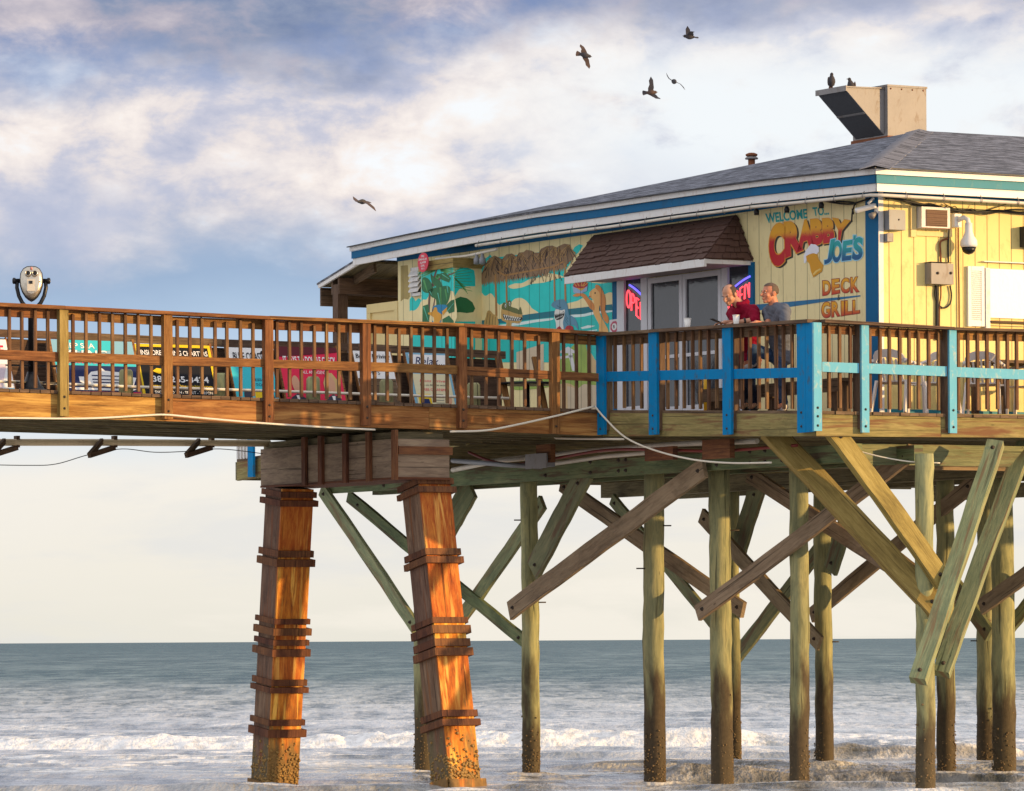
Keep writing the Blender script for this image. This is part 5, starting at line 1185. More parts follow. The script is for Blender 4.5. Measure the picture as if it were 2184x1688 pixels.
for lab, px, py, w_, h_ in (('small wooden hanger block under the patio, left one', 1164, 968, .20, .26), ('small wooden hanger block under the patio, middle one', 1410, 968, .36, .18), ('larger wooden hanger block under the patio, right one', 1532, 958, .34, .26)):
    c = onS(px, py, .28); mb = MB(); mb.box(.24, .32, c[1] - w_, c[1] + w_, c[2] - h_ / 2, c[2] + h_ / 2); tag(mb.build('hanger_block', M['casing_band']), lab, 'block', 'wooden hanger blocks')
jb = thing('conduit_box', 'grey weatherproof conduit box under the patio edge', 'box', onSp(1150, 995, .3))
c = onS(1153, 985, .3); mb = MB(); mb.box(.22, .36, c[1] - .3, c[1] + .25, c[2] - .08, c[2] + .09); mb.build('body', M['grey_metal'], jb)
mb = MB(); mb.box(.205, .219, c[1] - .32, c[1] + .27, c[2] - .10, c[2] + .11); mb.build('cover', M['galv'], jb)
pipe_thing('drain_pipe', 'second grey pipe running close behind the white one', 'pipe', [onSp(x, y, .62) for x, y in ((1165, 992), (1290, 974), (1430, 962))], .030, 'pvc')
# white rope looped along the deck edge
pipe_thing('rope', 'white rope drooping along the walkway edge to a nail', 'rope', [onTp(x, y, TW - .12) for x, y in dense([(-60, 893), (0, 892), (180, 893), (300, 887), (352, 885), (420, 891), (560, 903), (700, 912), (800, 917)])], .013, 'rope')
pipe_thing('rope', 'white rope rising to the nail by the first blue post', 'rope', [onTp(x, y, TW - .13) for x, y in dense([(960, 921), (1030, 919), (1080, 911), (1180, 889), (1268, 867)])], .014, 'rope')
pipe_thing('rope', 'white rope falling right from the nail below the patio', 'rope', [W(-.14 * (1 - k) + .1 * k, *onS(x, y, -.14 * (1 - k) + .1 * k)[1:]) for k, (x, y) in [(i / 30, q) for i, q in enumerate(dense([(1269, 867), (1290, 892), (1335, 934), (1400, 962), (1480, 981), (1560, 988), (1645, 987)], 5))]], .013, 'rope')
pipe_thing('rope', 'thin slack white cord under the deck corner at the right', 'rope', [at(x, y, 63.6) for x, y in dense([(1830, 962), (1880, 975), (1940, 985), (2005, 988)])], .009, 'rope')
pipe_thing('pvc_conduit', 'bent white conduit stub under the patio edge', 'conduit', [onSp(x, y, -.02) for x, y in ((1179, 929), (1186, 935), (1230, 936), (1330, 937))], .015, 'rope')
# pipe and triangular hangers below the far side of the walkway
tq = TWF + .12
pq = [onTp(-80, 944, tq), onTp(200, 944, tq), onTp(400, 945, tq), onTp(575, 946, tq)]
M['cream_pipe'] = paint('cream_pipe', (.74, .60, .38), .5, .1, (.45, .3, .15), .3)
pipe_thing('water_main', 'long pale pipe slung below the far side of the walkway', 'pipe', pq, .050, 'cream_pipe', n=10)
for lab, x0 in (('triangular timber hanger below the walkway, cut by the left edge', 40), ('triangular timber hanger below the walkway, middle one', 248), ('triangular timber hanger below the walkway, right one', 455)):
    root = thing('pipe_hanger', lab, 'hanger', onTp(x0 - 5, 958, tq + .1), 'triangular hangers below the walkway')
    a, b, c_ = onTp(x0 - 4, 930, tq + .02), onTp(x0 - 4, 955, tq + .02), onTp(x0 - 58, 972, tq - .22)
    e = onTp(x0 - 30, 940, tq - .02)
    for p, q, nm in ((a, b, 'upright'), (b, c_, 'lower_arm'), (c_, e, 'upper_arm')):
        mb = MB(); mb.beam(p, q, .05, .07 if nm != 'upright' else .10, ZX); mb.build(nm, M['rail_dark'], root)
pipe_thing('wire', 'thin black wire sagging below the walkway hangers', 'wire', [onTp(x, y, tq) for x, y in dense([(-60, 991), (60, 993), (120, 990), (190, 970), (260, 958), (330, 965), (400, 963), (470, 958), (560, 968)])], .006, 'cable')
# far patio blue post; bright sky between pickets is painted as white balusters
fp = thing('far_railing', 'bit of far railing with blue post and white bars imitating sky gaps beyond the cap beam', 'railing', W(-.05, T_END - .3, paz(T_END)))
zf = paz(T_END)
u = onS(541, 960, -.03)[1]
mb = MB(); mb.box(-.09, -.05, u - .09, u + .09, zf - .30, zf + .9); mb.build('post', M['blue'], fp)
for k in range(5):
    mb = MB(); uu = lerp(T_END - .05, u + .15, k / 4); mb.box(-.02, .02, uu - .02, uu + .02, zf, zf + .9); mb.build('sky_gap_bar', M['white'], fp)
mb = MB(); mb.box(-.05, .06, u - .3, T_END, zf + .9, zf + .94); mb.build('cap_rail', M['rail_dark'], fp)

# ================================================================== ROOF EQUIPMENT
YB = 75.6
def bx(px, py): return at(px, py, YB)
c0 = bx(1893, 182); sH, tH, zH = loc(c0)
wS = (1980 - 1893) * YB / F / (ca); zbot = ZA - .35
ex_ = thing('exhaust_hood', 'galvanised rooftop exhaust duct with slanted grille hood', 'exhaust duct', W(sH, tH, zbot))
mb = MB(); mb.box(sH, sH + wS, tH, tH + .95, zbot, zH); mb.build('duct_box', M['galv'], ex_)
mb = MB(); mb.box(sH - .012, sH + wS + .012, tH - .012, tH + .96, zH - .02, zH + .012); mb.build('lid', M['galv'], ex_)
hl = .72; zl_ = bx(1890, 287).z
pr = [(sH - .004, zH - .03), (sH - hl, zH - .045), (sH - hl, zH - .10), (sH - .004, zl_)]
for t0, t1, nm in ((tH + .09, tH + .11, 'hood_side'), (tH + .85, tH + .87, 'hood_side')):
    mb = MB(); mb.prism([W(s, t0, z) for s, z in pr], BX * (t1 - t0)); mb.build(nm, M['galv'], ex_)
mb = MB(); mb.prism([W(s, tH + .07, z) for s, z in (pr[0], pr[1], (pr[1][0], pr[1][1] - .02), (pr[0][0], pr[0][1] - .02))], BX * .82); mb.build('hood_top', M['galv'], ex_)
mb = MB(); mb.box(sH - hl - .02, sH - hl, tH + .06, tH + .9, zH - .12, zH - .035); mb.build('hood_lip', M['galv'], ex_)
M['mesh'] = paint('dark_grille', (.075, .078, .085), .6, .3, scale=25)
q = [W(pr[2][0], tH + .11, pr[2][1]), W(pr[2][0], tH + .85, pr[2][1]), W(pr[3][0], tH + .85, pr[3][1]), W(pr[3][0], tH + .11, pr[3][1])]
up2 = (q[3] - q[0]).cross(q[1] - q[0]).normalized() * .02
for k0, k1 in ((0, .49), (.52, 1)):
    mb = MB(); mb.prism([q[0].lerp(q[3], k0), q[1].lerp(q[2], k0), q[1].lerp(q[2], k1), q[0].lerp(q[3], k1)], up2); mb.build('grille', M['mesh'], ex_)
mb = MB(); mb.prism([q[0].lerp(q[3], .49), q[1].lerp(q[2], .49), q[1].lerp(q[2], .52), q[0].lerp(q[3], .52)], -up2 * .8); mb.build('grille_bar', M['galv'], ex_)
mb = MB(); mb.box(sH - .02, sH + wS + .02, tH - .02, tH + .98, zbot, zl_ - .02); mb.build('rust_skirt', M['rust'], ex_)
for k in range(4):
    mb = MB(); mb.lathe(W(sH + .06 + k * (wS - .12) / 3, tH, zH - .05), [(.014, 0), (.014, .006), (.004, .01)], 8, 0, -BX); mb.build('rivet', M['rust'], ex_)
v = at(1603, 347, 76.6); vp = thing('roof_vent', 'small rusty mushroom vent pipe on the roof slope', 'vent', v - ZX * .25)
mb = MB(); mb.lathe(v - ZX * .25, [(.055, 0), (.055, .33)], 14); mb.build('pipe', M['rust'], vp)
mb = MB(); mb.lathe(v + ZX * .05, [(.10, 0), (.105, .02), (.06, .05)], 14); mb.build('collar', M['galv'], vp)
mb = MB(); mb.lathe(v + ZX * .10, [(.09, 0), (.095, .03), (.05, .05), (.004, .055)], 14); mb.build('cap', M['rust'], vp)

# ================================================================== FITTINGS ON THE SUNLIT WALL
zR = Z(2100, 500, 2.251)
def rw(x, y, d=0.0): r_ = onT(*zR(x, y), TB - d); return r_[0], r_[2]
def rbox(mb, x0, y0, x1, y1, d0, d1, m=0):
    a, b = rw(x0, y0), rw(x1, y1); PR_.board(mb, a[0], b[0], d0, d1, b[1], a[1], b[1], a[1], m)
def rthing(name, label, cat, x, y): a = rw(x, y); return thing(name, label, cat, W(a[0], TB, a[1]))
ac = rthing('air_conditioner', 'boxy window air conditioner in a framed opening high on the yellow wall', 'air conditioner', 1410, 395)
mb = MB(); rbox(mb, 1272, 190, 1522, 232, .002, .03); mb.build('frame', M['cream'], ac)
for x0, y0, x1, y1 in ((1272, 233, 1308, 440), (1512, 233, 1545, 440), (1309, 400, 1511, 440)):
    mb = MB(); rbox(mb, x0, y0, x1, y1, .002, .03); mb.build('frame', M['cream'], ac)
mb = MB(); rbox(mb, 1314, 242, 1502, 392, .0, .13); mb.build('case', M['white'], ac)
mb = MB(); rbox(mb, 1342, 262, 1482, 378, .131, .138); mb.build('grille', paint('brown_grille', (.16, .075, .045), .6, .3, scale=40), ac)
mb = MB(); rbox(mb, 1314, 380, 1502, 393, .1315, .145); mb.build('rusty_tray', M['rust'], ac)
for k in range(9):
    mb = MB(); y = 266 + k * 12.4; rbox(mb, 1344, y, 1480, y + 3, .139, .145); mb.build('louvre', M['rail_dark'], ac)
gb = rthing('meter_box', 'flat grey box beside the blue corner board', 'box', 1150, 400)
mb = MB(); rbox(mb, 1100, 266, 1208, 400, .0, .13); mb.build('case', M['grey_metal'], gb)
mb = MB(); rbox(mb, 1096, 262, 1200, 398, .131, .145); mb.build('cover', M['grey_metal'], gb)
mb = MB(); a = rw(1160, 330); mb.lathe(W(a[0], TB - .145, a[1]), [(.012, 0), (.012, .006), (.003, .009)], 8, 0, -BX); mb.build('latch', M['bolt'], gb)
gs = rthing('small_box', 'small grey box under the flat grey box at the corner', 'box', 1120, 475)
mb = MB(); rbox(mb, 1100, 418, 1140, 474, .0, .09); mb.build('case', M['grey_metal'], gs); mb = MB(); rbox(mb, 1097, 415, 1136, 472, .091, .10); mb.build('cover', M['galv'], gs)
eb = rthing('electrical_box', 'grey metal electrical box with two knobs in the middle of the wall', 'box', 1445, 760)
mb = MB(); rbox(mb, 1372, 614, 1520, 757, .0, .15); mb.build('case', M['galv'], eb)
mb = MB(); rbox(mb, 1366, 606, 1518, 613, .0, .165); mb.build('rain_lid', M['galv'], eb)
for x in (1418, 1505):
    mb = MB(); a = rw(x, 682); mb.lathe(W(a[0] - .01, TB - .15, a[1]), [(.02, 0), (.02, .012), (.006, .016)], 8, 0, -BX); mb.build('knob', M['bolt'], eb)
def wallwire(label, pts, r, mat, d=.025, nm='cable', cat='cable'):
    root = rthing(nm, label, cat, *pts[-1]); mb = MB(); mb.tube([W(rw(x, y)[0], TB - d, rw(x, y)[1]) for x, y in dense(pts)], r, 6); mb.build('run', M[mat], root)
wallwire('black cable dropping from the air conditioner to the electrical box', [(1525, 300), (1522, 400), (1518, 500), (1520, 606)], .013, 'cable')
wallwire('rusty conduit from above the electrical box into its top', [(1515, 450), (1480, 462), (1466, 480), (1468, 540), (1470, 606)], .014, 'rust', nm='conduit', cat='conduit')
wallwire('dark conduit from under the electrical box down behind the railing', [(1440, 760), (1445, 850), (1445, 950), (1445, 1120)], .022, 'cable', nm='conduit', cat='conduit')
wallwire('black loop of cable hanging under the electrical box', [(1440, 760), (1432, 820), (1450, 880), (1490, 908), (1530, 880), (1540, 820), (1530, 760)], .012, 'cable')
wallwire('rusty streaked pipe left of the dark conduit below the electrical box', [(1470, 760), (1470, 830), (1462, 900), (1460, 1100)], .010, 'rust', nm='conduit', cat='conduit')
wallwire('long thin rusty conduit under the dome camera', [(1585, 380), (1586, 600), (1590, 800), (1592, 1100)], .011, 'rust', nm='conduit', cat='conduit')
wallwire('thick bundle of black cables sagging along the wall top', [(1095, 175), (1200, 195), (1330, 225), (1450, 245), (1560, 265), (1700, 278), (1850, 270), (2026, 285), (2150, 270)], .020, 'cable', .05)
wallwire('second thin black cable tangled with the cable bundle', [(1095, 190), (1180, 185), (1290, 232), (1400, 222), (1540, 280), (1640, 262), (1760, 290), (1900, 262), (2026, 260), (2150, 285)], .009, 'cable', .06)
wallwire('thin black wire looping down from the cable bundle', [(1480, 220), (1530, 245), (1555, 240), (1600, 285), (1660, 255), (1720, 275), (1860, 235), (1890, 225)], .006, 'cable', .06)
dc = rthing('dome_camera', 'white dome security camera on a bent arm on the yellow wall', 'security camera', 1630, 500)
mb = MB(); rbox(mb, 1540, 288, 1586, 378, .0, .10); mb.build('mount', M['white2'], dc)
a, b_, c_ = rw(1565, 330), rw(1618, 325), rw(1628, 395)
mb = MB(); mb.tube([W(a[0], TB - .10, a[1]), W(a[0] + .04, TB - .17, a[1] + .03), W(a[0] + .07, TB - .22, a[1] + .0), W(a[0] + .07, TB - .24, a[1] - .07)], .035, 10); mb.build('arm', M['white2'], dc)
tip = W(a[0] + .07, TB - .24, a[1] - .07)
mb = MB(); mb.lathe(tip, [(.05, .02), (.055, -.10), (.075, -.16), (.115, -.22), (.12, -.28), (.108, -.31)], 20); mb.build('housing', M['white2'], dc)
mb = MB(); mb.lathe(tip, [(.100, -.311), (.088, -.36), (.055, -.395), (.01, -.41)], 20); mb.build('dome', M['black'], dc)
sh = rthing('window_shutter', 'white louvred shutter left of the bright serving window', 'shutter', 1700, 1028)
mb = MB(); rbox(mb, 1645, 632, 1755, 1030, .002, .03); mb.build('panel', M['white2'], sh)
for x0, y0, x1, y1 in ((1645, 632, 1668, 1030), (1733, 632, 1755, 1030), (1668, 632, 1733, 665), (1668, 990, 1733, 1030)):
    mb = MB(); rbox(mb, x0, y0, x1, y1, .031, .045); mb.build('frame', M['white2'], sh)
mb = MB()
for k in range(24):
    y = 668 + k * 13.3; a, b_ = rw(1669, y), rw(1732, y + 11); mb.hexa([W(a[0], TB - .032, a[1]), W(b_[0], TB - .032, a[1]), W(b_[0], TB - .044, b_[1]), W(a[0], TB - .044, b_[1]), W(a[0], TB - .034, a[1] + .004), W(b_[0], TB - .034, a[1] + .004), W(b_[0], TB - .046, b_[1] + .006), W(a[0], TB - .046, b_[1] + .006)])
mb.build('slats', M['white2'], sh)
wn = rthing('serving_window', 'wide window closed by a bright white panel at the right edge', 'window', 2000, 1050)
mb = MB(); rbox(mb, 1790, 648, 2600, 1000, .004, .03); mb.build('panel', paint('bright_white_panel', (.88, .87, .84), .35, .02), wn)
mb = MB(); rbox(mb, 1745, 598, 2620, 642, .002, .07); mb.build('head', M['white'], wn)
mb = MB(); rbox(mb, 1757, 643, 1788, 1046, .002, .06); mb.build('jamb', M['white'], wn)
mb = MB(); rbox(mb, 1789, 1004, 2600, 1020, .002, .075); mb.build('sill', M['rail_dark'], wn)
mb = MB(); rbox(mb, 1789, 1021, 2600, 1050, .002, .05); mb.build('apron', M['white2'], wn)
sp = rthing('wall_speaker', 'dark box speaker on the wall at the right edge', 'speaker', 2040, 510)
mb = MB(); rbox(mb, 1996, 372, 2090, 512, .0, .16); mb.build('case', M['dark'], sp); mb = MB(); rbox(mb, 2004, 380, 2082, 504, .161, .17); mb.build('grille', M['mesh'], sp)
# bullet camera, flood lamp and cable knot under the mural-side eave
q = onS(*zR(975, 250), SB - .16)
bc = thing('bullet_camera', 'small white bullet camera under the eave left of the blue corner', 'security camera', W(SB - .16, q[1], q[2] - .05))
mb = MB(); p0 = W(SB - .16, q[1], q[2]); dr = (onSp(*zR(945, 258), SB - .2) - p0).normalized(); mb.lathe(p0 - dr * .16, [(.03, 0), (.036, .02), (.036, .26), (.041, .27), (.034, .29)], 14, 0, dr); mb.build('body', M['white2'], bc)
mb = MB(); mb.lathe(p0 + dr * .171, [(.045, 0), (.03, -.01)], 12, 0, dr); mb.build('lens', M['black'], bc)
mb = MB(); mb.tube([p0 - dr * .05 + ZX * .05, p0 - dr * .08 + ZX * .12 + AX * .05, p0 + AX * .155 + ZX * .12], .018, 8); mb.build('bracket', M['white2'], bc)
q = onS(*zR(1015, 275), SB - .12); fl = thing('flood_lamp', 'small clear flood lamp beside the bullet camera', 'lamp', W(SB - .12, q[1], q[2] - .08))
mb = MB(); mb.lathe(W(SB - .02, q[1], q[2]), [(.025, 0), (.03, .04), (.042, .08), (.05, .11), (.02, .125)], 14, 0, (-AX - ZX * .6)); mb.build('bulb', M['galv'], fl)
mb = MB(); mb.lathe(W(SB - .001, q[1], q[2] + .03), [(.05, 0), (.05, .03), (.03, .04)], 12, 0, -AX); mb.build('base', M['white2'], fl)
for lab, pts in (('black cable knot and drop under the eave above the lettering', [(1400 - 690, 200), (900, 212), (905, 235), (893, 280), (890, 340)]), ('thin black cable strung under the eave to the bullet camera', [(700, 200), (790, 215), (880, 222), (960, 200), (1010, 185)])):
    root = thing('eave_cable', lab, 'cable', onSp(*zR(*pts[1]), SB - .05)); mb = MB(); mb.tube([onSp(*zR(x, y), SB - .05) for x, y in dense(pts)], .012, 6); mb.build('run', M['cable'], root)
for lab, x, y in (('left one of the two small lamps hanging over WELCOME TO', 462, 265), ('right one of the two small lamps hanging over WELCOME TO', 690, 235), ('small lamp hanging beside the awning end', 262, 280)):
    q = onS(*zR(x, y), SB - .2); root = thing('eave_lamp', lab, 'lamp', W(SB - .2, q[1], q[2]), 'small lamps hanging from the eave pipe')
    mb = MB(); mb.tube([W(SB - .2, q[1], q[2] + .05), W(SB - .24, q[1], ZF[3] + .02)], .011, 6); mb.build('stem', M['galv'], root)
    mb = MB(); mb.lathe(W(SB - .2, q[1], q[2] - .03), [(.035, 0), (.04, .05), (.02, .09)], 10); mb.build('socket', M['black'], root)

# ================================================================== FAR SIDE OF THE WALKWAY: RAIL, ADVERTISING BOARDS
ft = trace([(-200, 696), (0, 702), (555, 728), (798, 734), (968, 746), (1240, 757)])
PF = Pl('t', TWF - .06)
fr_ = thing('far_railing', 'dark brown board fence along the far side of the walkway', 'fence', W(-5, TWF, wkz(-5)))
for x0, x1 in ((-160, 135), (135.5, 470), (470.5, 760), (760.5, 1075)):
    mb = MB(); PF.strip(mb, x0, x1, -.02, .05, ft, lambda x: ft(x) + 16, jit=.004); mb.build('top_rail', M['rail_dark'], fr_)
mb = MB(); sA, sB_ = PF.p(-160, 720)[0], PF.p(1075, 750)[0]
n = 6
for k in range(n):
    za0, za1 = PF.p(-160, ft(-160) + 17)[1], PF.p(1075, ft(1075) + 17)[1]; zb_ = wkz(0) + .02
    l0, l1 = lerp(zb_, za0, k / n), lerp(zb_, za1, k / n); h0, h1 = lerp(zb_, za0, (k + 1) / n) - .001, lerp(zb_, za1, (k + 1) / n) - .001
    PF.board(mb, sA, sB_, -.10, -.07, l0, h0, l1, h1)
mb.build('fence_boards', M['rail_dark'], fr_)
for lab, px in (('short round post left of the black and yellow board', 269), ('short round post between the black board and turquoise board', 472), ('short round post between the two portraits on the red board', 668), ('short round post under the white beach board', 824), ('short round post near the dark table', 1010)):
    tt = TWF - .75; s_ = onT(px, 850, tt)[0]; root = thing('deck_post', lab, 'post', W(s_, tt, wkz(s_) - .02), 'short round posts along the walkway')
    mb = MB(); mb.lathe(W(s_, tt, wkz(s_) - .02), [(.105, 0), (.10, .35), (.095, .50), (.07, .53)], 14); mb.build('shaft', M['pile'], root)
pipe_thing('pole_rail', 'pale wooden pole laid level in front of the advertising boards', 'pole', [onTp(x, y, TWF - .9) for x, y in ((-60, 812), (0, 814), (300, 826), (600, 835), (900, 845), (1085, 850))], .020, 'rope', n=8)
def ad(label, xl, xr, ytop, cols, body, t_top=None, frame=None, down=None):
    """leaning board: given by the top edge in the picture; cols = background bands [(v0, v1, material)], body(draw, text)"""
    tt = t_top or TWF - .22; tb = tt - .36
    a, b = onT(xl, ytop, tt), onT(xr, ytop + (xr - xl) * .035, tt); zt_ = (a[2] + b[2]) / 2; zb_ = wkz(a[0]) + .03
    n = (W(0, tt, zt_) - W(0, tb, zb_)).cross(AX).normalized()
    if n.y > 0: n = -n
    def f(u, v, k=0): return W(lerp(a[0], b[0], u), lerp(tb, tt, v), lerp(zb_, zt_, v)) + n * (.0022 * k)
    root = thing('advert_board', label, 'advertising board', f(.5, 0), 'advertising boards along the walkway')
    mb = MB(); mb.prism([f(0, 0), f(1, 0), f(1, 1), f(0, 1)], -n * .02); mb.build('panel', cols[0][2], root)
    for k, (v0, v1, mt) in enumerate(cols[1:]):
        mb = MB(); mb.poly([f(0.004, v0, 1 + .2 * k), f(.996, v0, 1 + .2 * k), f(.996, v1, 1 + .2 * k), f(.004, v1, 1 + .2 * k)]); mb.build('printed_band', mt, root)
    def poly(nm, mt, pts, k=3): mb = MB(); mb.poly([f(u, v, k) for u, v in pts]); return mb.build(nm, mt, root)
    def text(s, u0, u1, v0, v1, mt, k=5, **kw): mb = MB(); put_text(mb, s, lambda u, v: f(lerp(u0, u1, u), lerp(v0, v1, v), k), **kw); return mb.build('lettering', mt, root)
    for u in (-.03, 1.0):                                              # slanting side boards
        mb = MB(); w_ = .03; mb.prism([f(u, -.0), f(u + w_, -.0), f(u + w_, 1.04), f(u, 1.04)], -n * .05); mb.build('side_board', M['rail'], root)
    body(poly, text); return root
def flat(n_, c): return paint(n_, c, .55, .05, spec=.12)
NAVY, WHT, BLK, YEL, RED, TEAL, SKYB, PINK = flat('print_navy', (.018, .030, .11)), flat('print_white', (.82, .82, .82)), flat('print_black', (.012, .013, .018)), flat('print_yellow', (.75, .52, .02)), flat('print_red', (.74, .03, .085)), flat('print_teal', (.05, .52, .62)), flat('print_sky', (.22, .44, .58)), flat('print_pink', (.62, .52, .58))
CREAMP, SKIN_, HAIR_, SUIT = flat('print_cream', (.70, .64, .42)), flat('print_skin', (.62, .34, .22)), flat('print_blonde', (.60, .42, .18)), flat('print_suit', (.05, .05, .075))
def b1(poly, text):
    poly('printed_wave', TEAL, [(.2, .86), (.45, .80), (.75, .86), (.75, 1), (.2, 1)], 3)
    text('DEEP SEA', .08, .52, .87, .95, WHT, offset=.01); text('FISHING', .06, .66, .72, .84, WHT, offset=.02, shear=.2)
    text('HALF AND FULL DAY', .06, .75, .63, .665, RED, offset=.01)
    poly('printed_boat', WHT, [(.26, .42), (.36, .42), (.42, .50), (.52, .52), (.55, .57), (.60, .52), (.80, .50), (.86, .44), (.97, .42), (.92, .30), (.40, .26), (.26, .34)], 4)
    for v in (.45, .39, .345): poly('printed_stripe', NAVY, [(.42, v), (.88, v - .005), (.88, v - .02), (.42, v - .018)], 5)
    poly('printed_wake', WHT, [(.10, .25), (.95, .24), (.9, .21), (.2, .21)], 4)
    text('Access from the Ponce Inlet Lighthouse', .22, .98, .11, .155, BLK, offset=.0); text('(386) 767-7', .28, .9, .01, .085, NAVY, offset=.01)
ad('leaning board with a white boat on navy, left of the black and yellow one', 108, 281, 724, [(0, 1, SKYB), (.60, .67, TEAL), (.19, .60, NAVY), (.175, .19, RED), (0, .175, PINK)], b1)
def b2(poly, text):
    for pts in ([(.0, .0), (.035, .0), (.035, 1), (0, 1)], [(.965, 0), (1, 0), (1, 1), (.965, 1)], [(.035, .955), (.965, .955), (.965, 1), (.035, 1)]): poly('yellow_border', YEL, pts, 3)
    text('INSHORE FISHING CHARTERS', .07, .95, .82, .90, WHT, offset=.015); text('THE BEST', .45, .72, .71, .76, YEL, shear=.3)
    poly('printed_fish', YEL, [(.18, .56), (.24, .61), (.32, .60), (.38, .56), (.44, .60), (.43, .52), (.36, .54), (.26, .52)], 4)
    text('386-265-3424', .16, .90, .385, .485, WHT, offset=.02); text('www.YellowDawgFishing.com', .14, .93, .285, .35, YEL); text('SNOOK RED FISH - TROUT - TARPON', .16, .92, .20, .245, WHT); text('Call for rates and availability', .18, .90, .125, .175, WHT, shear=.25)
    text('SEE COUPONS INSIDE', .16, .86, .03, .09, YEL, offset=.02); poly('printed_arrow', YEL, [(.95, .03), (.95, .09), (.89, .06)], 4)
ad('black leaning board with yellow border reading INSHORE', 284, 446, 733, [(0, 1, BLK)], b2)
def b3(poly, text):
    poly('printed_sea', TEAL, [(.55, .76), (.75, .78), (1, .84), (1, .74), (.55, .72)], 3); text('BLUE COAST', .10, .80, .79, .92, BLK, offset=.01)
    poly('printed_palm', BLK, [(.83, .80), (.85, .80), (.86, .93), (.95, .90), (.90, .96), (.86, .97), (.78, .95), (.74, .90), (.84, .93)], 4)
    text('SURF SHOP', .2, .7, .74, .775, NAVY); text('LESSONS', .45, .9, .46, .50, NAVY); text('TOURS', .5, .85, .38, .42, NAVY)
    for u, mt in ((.18, SUIT), (.44, YEL), (.70, SUIT)): poly('printed_photo', mt, [(u, .17), (u + .2, .16), (u + .18, .30), (u + .02, .30)], 3)
    text('LOVE THE WATER', .1, .6, .085, .12, WHT)
ad('leaning board, white on top and turquoise below, reading BLUE COAST', 484, 574, 741, [(0, 1, TEAL), (.72, 1, WHT), (.0, .13, NAVY)], b3)
def b4(poly, text):
    poly('printed_shade', flat('print_dark_red', (.12, .02, .03)), [(0, .84), (.75, .90), (1, .93), (1, 1), (0, 1)], 3); text('IT PAYS TO DOUBLE CHECK', .06, .95, .73, .85, WHT, offset=.02)
    text('CALL AN AGENT', .3, .75, .58, .63, WHT)
    for cx, hair in ((.20, None), (.80, HAIR_)):
        if hair: poly('printed_hair', hair, [(cx - .13, .15), (cx - .13, .45), (cx - .06, .60), (cx + .04, .60), (cx + .11, .50), (cx + .13, .20), (cx + .05, .30), (cx - .05, .30)], 4)
        poly('printed_suit', SUIT, [(cx - .17, 0), (cx - .12, .20), (cx, .27), (cx + .12, .20), (cx + .17, 0)], 4.5)
        poly('printed_face', SKIN_, [(cx + .065 * math.cos(a), .42 + .13 * math.sin(a)) for a in [2 * math.pi * k / 16 for k in range(16)]], 5)
        poly('printed_shirt', WHT, [(cx - .03, .24), (cx + .03, .24), (cx, .08)], 5.5)
ad('red leaning board with two portraits reading IT PAYS TO DOUBLE CHECK', 590, 716, 739, [(0, 1, RED)], b4)
def b5(poly, text):
    text('Beach Driving', .05, .95, .86, .95, BLK, offset=.01); poly('printed_car', BLK, [(.15, .74), (.3, .80), (.7, .81), (.95, .76), (.9, .73), (.6, .755), (.3, .75)], 4)
    text('PERMITS', .1, .6, .62, .68, BLK)
ad('white leaning board reading Beach Driving beside the red one', 752, 832, 748, [(0, 1, WHT), (0, .56, M['rail_dark'])], b5)
def b6(poly, text):
    poly('printed_page', CREAMP, [(.06, .04), (.94, .04), (.94, .66), (.06, .66)], 3); poly('printed_page', WHT, [(.06, .76), (.94, .76), (.94, .97), (.06, .97)], 3)
    text('Relax...', .18, .88, .80, .93, NAVY, shear=.35); text("Dont Drive!", .2, .85, .53, .57, RED, shear=.2); text('Let us do the work', .2, .85, .47, .50, BLK); text('FREE CLEANING', .22, .84, .39, .43, RED)
    poly('printed_photo', YEL, [(.10, .12), (.40, .12), (.40, .34), (.10, .34)], 4); poly('printed_car', NAVY, [(.13, .18), (.36, .18), (.34, .26), (.16, .26)], 5)
    for k in range(6): poly('printed_line', flat('print_grey', (.3, .28, .22)), [(.50, .34 - k * .045), (.70, .34 - k * .045), (.70, .325 - k * .045), (.50, .325 - k * .045)], 4)
    poly('printed_face', SKIN_, [(.82 + .07 * math.cos(a), .25 + .075 * math.sin(a)) for a in [2 * math.pi * k / 14 for k in range(14)]], 4); poly('printed_suit', SUIT, [(.70, .04), (.74, .15), (.82, .19), (.92, .15), (.94, .04)], 4.5)
ad('pale blue leaning board with cream page reading Relax', 864, 953, 752, [(0, 1, SKYB)], b6)
def b7(poly, text):
    poly('printed_shape', PINK, [(0, .2), (.7, .2), (.9, .6), (0, .6)], 3); text('SURF', .2, .9, .72, .9, RED, offset=.02)
ad('leaning board cut by the left edge, white, pink and turquoise', -75, 12, 722, [(0, 1, WHT), (0, .2, TEAL)], b7)
# plain slanted wooden supports and dark tables by the end of the walkway
for lab, px in (('plain slanted wooden support, left of the pair by the dark table', 1062), ('plain slanted wooden support, right of the pair by the dark table', 1140)):
    tt = TWF - .22; a = onT(px, 762, tt); mb = MB(); mb.beam(W(a[0], tt - .36, wkz(a[0]) + .0), W(a[0], tt, a[2]), .09, .04, -BX)
    tag(mb.build('slanted_support', M['rail']), lab, 'support', 'slanted supports')
def table(label, c, r, h, mat):
    root = thing('patio_table', label, 'table', c)
    mb = MB(); mb.lathe(c + ZX * (h - .03), [(r, 0), (r, .03), (r * .96, .035)], 20); mb.build('tabletop', M[mat], root)
    mb = MB(); mb.lathe(c, [(.24, 0), (.22, .025), (.035, .05), (.03, h - .03)], 14); mb.build('pedestal', M['black'], root)
s_, t_ = 1.35, 7.2
def cpos(px, s0): t1 = onS(px, 850, s0)[1]; return W(s0, t1, paz(t1))
table('low dark round table behind the slanted supports', cpos(1125, .75), .42, .55, 'black')
